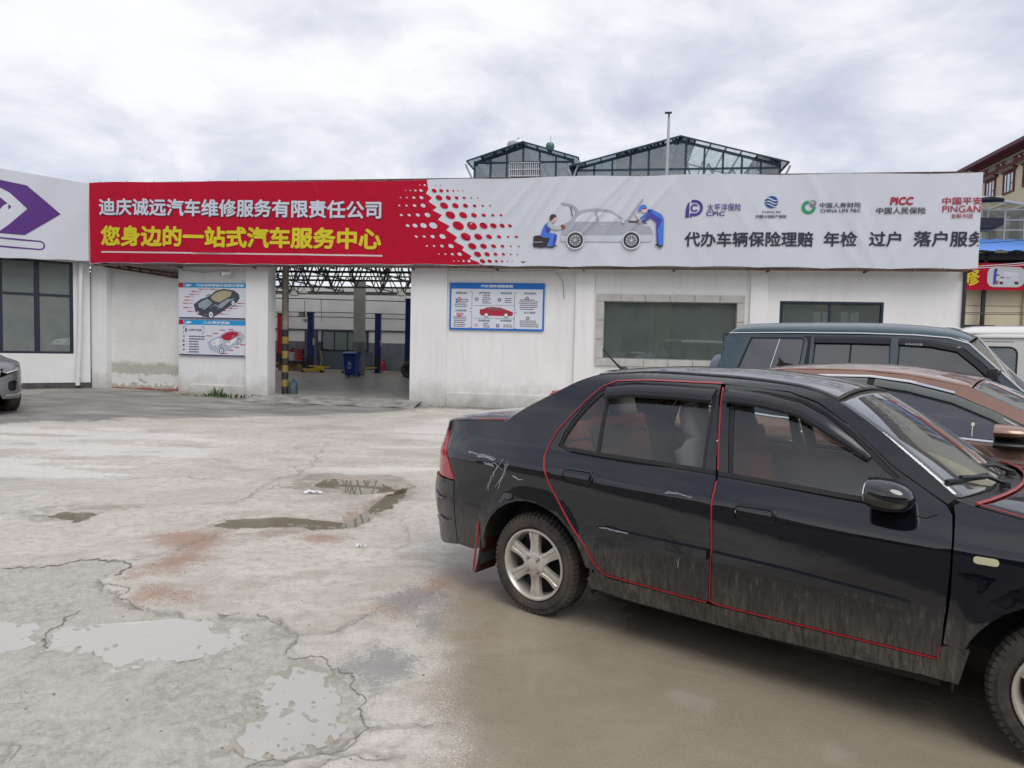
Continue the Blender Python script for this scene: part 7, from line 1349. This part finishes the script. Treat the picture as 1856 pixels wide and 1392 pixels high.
def jack(label, x, y, rz):
    T = thing('trolley_jack', label, 'jack', tuple(fw(x, y, .12)), rz); m = mat('jack_yellow', (.55, .38, .03), .45, var=.2); g = G(); g.prism([(-.55, .05), (.35, .05), (.45, .10), (.40, .20), (.1, .22), (-.5, .12)], -.13, .13); g.build('body', m, T, bev=.01); G().tube([(.3, 0, .18), (.36, 0, .6), (.30, 0, 1.0)], .022, 8).build('handle', m, T); G().lathe([(0, .16), (.07, .16), (.06, .2), (0, .2)], 12, Matrix.Translation((-.5, 0, 0))).build('saddle', m_steel, T)
    for a, b in ((-.5, .15), (-.5, -.15), (.38, .15), (.38, -.15)): G().lathe([(0, -.02), (.06, -.02), (.06, .02), (0, .02)], 14, Matrix.Translation((a, b, .06)) @ Matrix.Rotation(math.pi/2, 4, 'X')).build('castor', m_steel, T)
jack('yellow trolley jack with raised handle at the foot of the left blue lift post', .05, 13.2, -BY+.1); jack('yellow trolley jack lying at the foot of the right blue lift post', 1.95, 13.2, -BY-.3)
for i, (x, lb) in enumerate(((1.72, 'left red fire extinguisher by the grey dado'), (1.98, 'right red fire extinguisher by the grey dado'))):
    T = thing('fire_extinguisher', lb, 'extinguisher', tuple(fw(x, 17.1, .12)), -BY); G().lathe([(0, 0), (.08, 0), (.085, .03), (.085, .4), (.06, .46), (.025, .48), (.025, .52), (0, .52)], 18).build('cylinder', mat('extinguisher_red', (.45, .01, .02), .3), T, smooth=True); G().box(-.03, .09, -.015, .015, .52, .57).build('lever', m_steel, T); G().tube([(.03, 0, .5), (.11, 0, .42), (.12, 0, .15)], .012).build('hose', m_rub, T)
def carton(x, y, z, w, d, h, rz, label):
    T = thing('carton', label, 'box', tuple(fw(x, y, z)), rz); m = mat('cardboard', (.24, .15, .085), .8, var=.15); G().box(0, w, 0, d, 0, h).build('box_body', m, T, bev=.004); g = G(); g.grid(lambda a, b: (w*a, -.10*b, h+.03*b), 1, 1); g.build('flap', m, T); G().box(w*.4, w*.6, -.002, d, h-.05, h+.002).build('tape_strip', mat('brown_tape', (.35, .25, .14), .3), T)
carton(-1.98, 13.8, .12, .36, .4, .34, -BY+.1, 'left cardboard carton behind the striped pole'); carton(-1.55, 13.9, .12, .5, .4, .30, -BY-.05, 'right cardboard carton behind the striped pole')
T = thing('tool_trolley', 'dark machine with crooked arm behind the cartons', 'machine', tuple(fw(-2.0, 15.5, .12)), -BY); G().box(-.3, .5, -.25, .25, .1, .45).build('base', m_steel, T, bev=.03); G().tube([(-.2, 0, .4), (-.1, 0, 1.05), (.25, 0, .95), (.5, 0, .55), (.8, 0, .62)], .045, 8).build('arm', m_steel, T, smooth=True); G().box(-.25, -.02, -.1, .1, .45, .85).build('motor_box', mat('pale_box', (.5, .5, .5)), T, bev=.01)
bt = thing('water_bottle', 'large bluish water bottle at the foot of the striped pole', 'bottle', tuple(fw(5.19, .66, .12)), -BY); G().lathe([(0, 0), (.115, .0), (.125, .03), (.118, .10), (.125, .13), (.118, .2), (.125, .23), (.12, .30), (.05, .37), (.03, .39), (.03, .43), (0, .43)], 24).build('bottle_body', glass('bottle_blue', (.35, .62, .70), .12, dust=.25, dcol=(.15, .3, .33)), bt, smooth=True); G().lathe([(0, .01), (.105, .01), (.105, .16), (0, .16)], 20).build('dregs', mat('dregs', (.12, .2, .2), .5), bt)
ty = thing('worn_tyre', 'black tyre standing against the right blue lift post', 'tyre', tuple(fw(5.35, 10.6, .12)), -BY); G().lathe([(.20, -.09), (.24, -.1), (.32, -.095), (.345, -.07), (.345, .07), (.32, .095), (.24, .1), (.20, .09), (.20, -.09)], 40, Matrix.Translation((0, 0, .345)) @ Matrix.Rotation(.5, 4, 'Z') @ Matrix.Rotation(math.pi/2, 4, 'X')).build('tyre_ring', mat('tyre_rubber', (.03, .03, .03)), ty, smooth=True); G().lathe([(0, -.02), (.2, -.02), (.2, .02), (0, .02)], 24, Matrix.Translation((0, 0, .345)) @ Matrix.Rotation(.5, 4, 'Z') @ Matrix.Rotation(math.pi/2, 4, 'X')).build('hub_disc', m_steel, ty)
for x, y, z, lb in ((1.12, 9, 3.30, 'lower left bell lamp hanging under the trusses'), (1.42, 9.2, 3.40, 'upper left bell lamp hanging under the trusses'), (5.47, 9, 3.34, 'right bell lamp hanging under the trusses')):
    T = thing('bell_lamp', lb, 'lamp', tuple(fw(x, y, z)), -BY); G().lathe([(.18, 0), (.165, .06), (.11, .13), (.05, .17), (.04, .22), (0, .22)], 20).build('shade', mat('enamel_cream', (.55, .52, .45), .4), T, smooth=True); G().tube([(0, 0, .2), (0, 0, .85)], .012).build('stem', m_steel, T); G().lathe([(0, -.03), (.04, 0), (.03, .06)], 12).build('bulb', m_white, T, smooth=True)
T = thing('emergency_light', 'twin headed emergency light on the back wall', 'lamp', tuple(fw(-2.3, 17.38, 2.75)), -BY); G().box(-.16, .16, -.08, 0, -.1, .1).build('case', m_white, T, bev=.01)
for x in (-.1, .1): G().lathe([(0, .02), (.06, .0), (.07, -.05)], 14, Matrix.Translation((x, -.08, .16)) @ Matrix.Rotation(math.pi/2, 4, 'X')).build('lamp_head', m_steel, T)
T = thing('floodlight', 'dark square floodlight beside the left blue lift post', 'lamp', tuple(fw(-1.0, 14.2, 2.75)), -BY); G().box(-.16, .12, -.06, .0, -.1, .14).build('housing', m_steel, T, bev=.01); G().box(-.13, .09, -.065, -.061, -.07, .11).build('glass_face', mat('lamp_glass', (.4, .42, .44), .2), T)
T = thing('compressor', 'grey machine with hose hung beside the right lift post', 'machine', tuple(fw(4.35, 15.8, .12)), -BY); G().box(-.2, .2, -.15, .15, 1.2, 1.7).build('cabinet', mat('pale_box', (.5, .5, .5)), T, bev=.02); G().lathe([(0, .55), (.16, .55), (.18, .62), (.18, .95), (.13, 1.08), (0, 1.1)], 18).build('tank', mat('tan_tank', (.32, .22, .14), .5), T, smooth=True); G().box(-.1, .1, -.1, .1, 0, .55).build('stand', m_steel, T); G().tube([(0, 0, 1.7), (.02, 0, 2.6), (.0, 0, 3.6)], .02).build('riser_hose', m_steel, T)
g = G()
for z, y in ((3.0, 17.2), (2.75, 16.9), (3.35, 12.0)): g.tube([(-9+2.2*k, y, z-.03*math.sin(k*1.3)) for k in range(11)], .022, 6)
for x, y in ((.9, 12), (-.8, 14), (4.1, 15.5), (4.25, 15.4)): g.tube([(x, y, 3.4), (x+.05, y, 2.4 if x < 4 else 2.0)], .012, 5)
g.build('service_pipes', mat('pipe_dark', (.06, .06, .065), .6), WK)
T = thing('tool_cabinet', 'red tool cabinet with drawers against the back wall', 'cabinet', tuple(fw(-3.0, 16.9, .12)), -BY); G().box(0, .7, 0, .45, .1, 1.0).build('case', mat('cabinet_red', (.30, .015, .02), .4), T, bev=.01)
for k in range(5): d_ = G().box(.03, .67, -.012, 0, .15+.165*k, .29+.165*k).build('drawer', mat('cabinet_red', (.30, .015, .02)), T); G().box(.2, .5, -.03, -.013, .25+.165*k, .27+.165*k).build('pull', m_chr, d_)
for i, (x, z, lb) in enumerate(((6.6, .12, 'lowest tyre of the stack inside the workshop'), (6.62, .33, 'middle tyre of the stack inside the workshop'), (6.58, .54, 'top tyre of the stack inside the workshop'))):
    T = thing('stacked_tyre', lb, 'tyre', tuple(fw(x-.4, 15.2, z)), 0., 'tyres stacked in the workshop'); G().lathe([(.2, 0), (.24, -.0), (.31, .01), (.33, .05), (.33, .15), (.31, .19), (.24, .2), (.2, .2), (.2, 0)], 32).build('tyre_ring', mat('tyre_rubber', (.03, .03, .03)), T, smooth=True)
# ================================================================ unseen house across the yard, added for cars and windows to mirror
FB = thing('unseen_house', 'unseen long two storey house added to be mirrored in the window panes', 'house', (0, -27, 0), .06)
G().box(-45, 40, -9, 0, 0, 8.4).build('wall', mat('facing_render', (.34, .30, .23), .8, col2=(.25, .22, .17), vs=.25), FB); G().box(-45, -30, .002, 30, 0, 8.4).build('added_side_wing', mat('facing_render', (.34, .30, .23)), FB); G().box(-46, 41, -10, .8, 8.402, 8.8).build('roof_slab', mat('brown_tile', (.10, .045, .04), .7, var=.2), FB)  # the wing at the left is added to darken what the black car mirrors
for k in range(19):
    for z0, z1 in ((1.2, 3.2), (5.0, 7.0)):
        f = G().box(-43+4.3*k, -40.6+4.3*k, .0, .05, z0, z1).build('window_frame', m_alu, FB); G().box(-42.9+4.3*k, -40.7+4.3*k, .051, .06, z0+.1, z1-.1).build('pane', mat('dim_pane', (.05, .06, .07), .1), f)
# ================================================================ small things on the ground
def weed(x, y, n, h, label):
    T = thing('weed', label, 'plant', tuple(fw(x, y, ground_z(*fw(x, y, 0)[:2])))); T.rotation_euler = (0, 0, -BY); g = G()
    for k in range(n):
        a = random.uniform(0, 6.28); r = random.uniform(0, .16)*n/40; l = random.uniform(.4, 1)*h; b = random.uniform(-.5, .5); p = Vector((r*math.cos(a)*2, r*math.sin(a)*.5, 0)); q = p+Vector((math.cos(a)*l*.5, math.sin(a)*l*.3, l)); s = Vector((math.sin(a), -math.cos(a), 0))*.012
        g.face([p-s, p+s, p.lerp(q, .6)+s*1.3, q, p.lerp(q, .6)-s*1.3])
    g.build('leaves', mat('weed_green', (.06, .12, .03), .7, var=.4, vs=8), T); G().tube([(0, 0, -.02), (.01, 0, h*.5)], .006).build('stem', mat('weed_stem', (.1, .12, .05), .7), T)
weed(3.55, -.16, 130, .13, 'low green weeds at the wall foot under the posters'); weed(3.42, -.10, 26, .30, 'tall thin weed sprig at the wall foot under the posters')
m_rub2 = mat('rubble', (.30, .265, .22), .85, col2=(.17, .145, .12), vs=8)
def stone_mesh(r, sd_):
    bm = bmesh.new(); bmesh.ops.create_icosphere(bm, subdivisions=2, radius=r); rs = random.Random(sd_)
    for v in bm.verts: v.co *= rs.uniform(.75, 1.2); v.co.z *= .6
    me_ = bpy.data.meshes.new('stone'); bm.to_mesh(me_); bm.free(); me_.materials.append(m_rub2); return me_
def rubble(name, spots):
    g = G(); ms_ = [stone_mesh(.03, k) for k in range(4)]
    for k, (p, s) in enumerate(spots):
        q = ms_[k % 4]; b = len(g.v); c_, s_ = math.cos(k), math.sin(k)
        g.v += [(p.x+s*(v.co.x*c_-v.co.y*s_), p.y+s*(v.co.x*s_+v.co.y*c_), p.z+s*v.co.z) for v in q.vertices]; g.f += [tuple(b+i for i in f.vertices) for f in q.polygons]
    g.build(name, m_rub2, smooth=True, kind='stuff')
def spot(p, s): return (Vector((p.x, p.y, float(gheight(p.x, p.y)[0]))), s)
rubble('rubble', [spot(fw(random.uniform(2.3, 3.1), random.uniform(-.28, .0), 0), random.choice((.8, 1.4, 2.6, 3.2))) for _ in range(70)]+[spot(fw(random.uniform(8.7, 12.5), random.uniform(-.25, -.05), 0), random.choice((.5, .9, 1.5))) for _ in range(60)])
rubble('grit', [spot(Vector((random.uniform(-2.7, -.3), random.uniform(2.3, 4.9), 0)), random.uniform(.08, .24)) for _ in range(90)])
m_pap = mat('white_litter', (.75, .76, .78), .7)
for i, (x, y, r, lb) in enumerate(((-1.98, 7.05, .05, 'white scrap of paper near the long puddle'), (-1.10, 5.20, .02, 'tiny white scrap nearer the black car'))):
    g = G(); g.grid(lambda a, b: (r*(2*a-1)*2*(.7+.3*math.sin(b*7)), r*(2*b-1)*(.7+.4*math.cos(a*5)), .008+.02*math.sin(a*6+b*4)**2), 6, 4); o = g.build('paper_scrap', m_pap, smooth=True, loc=(x, y, .004)); tag(o, lb, 'litter')
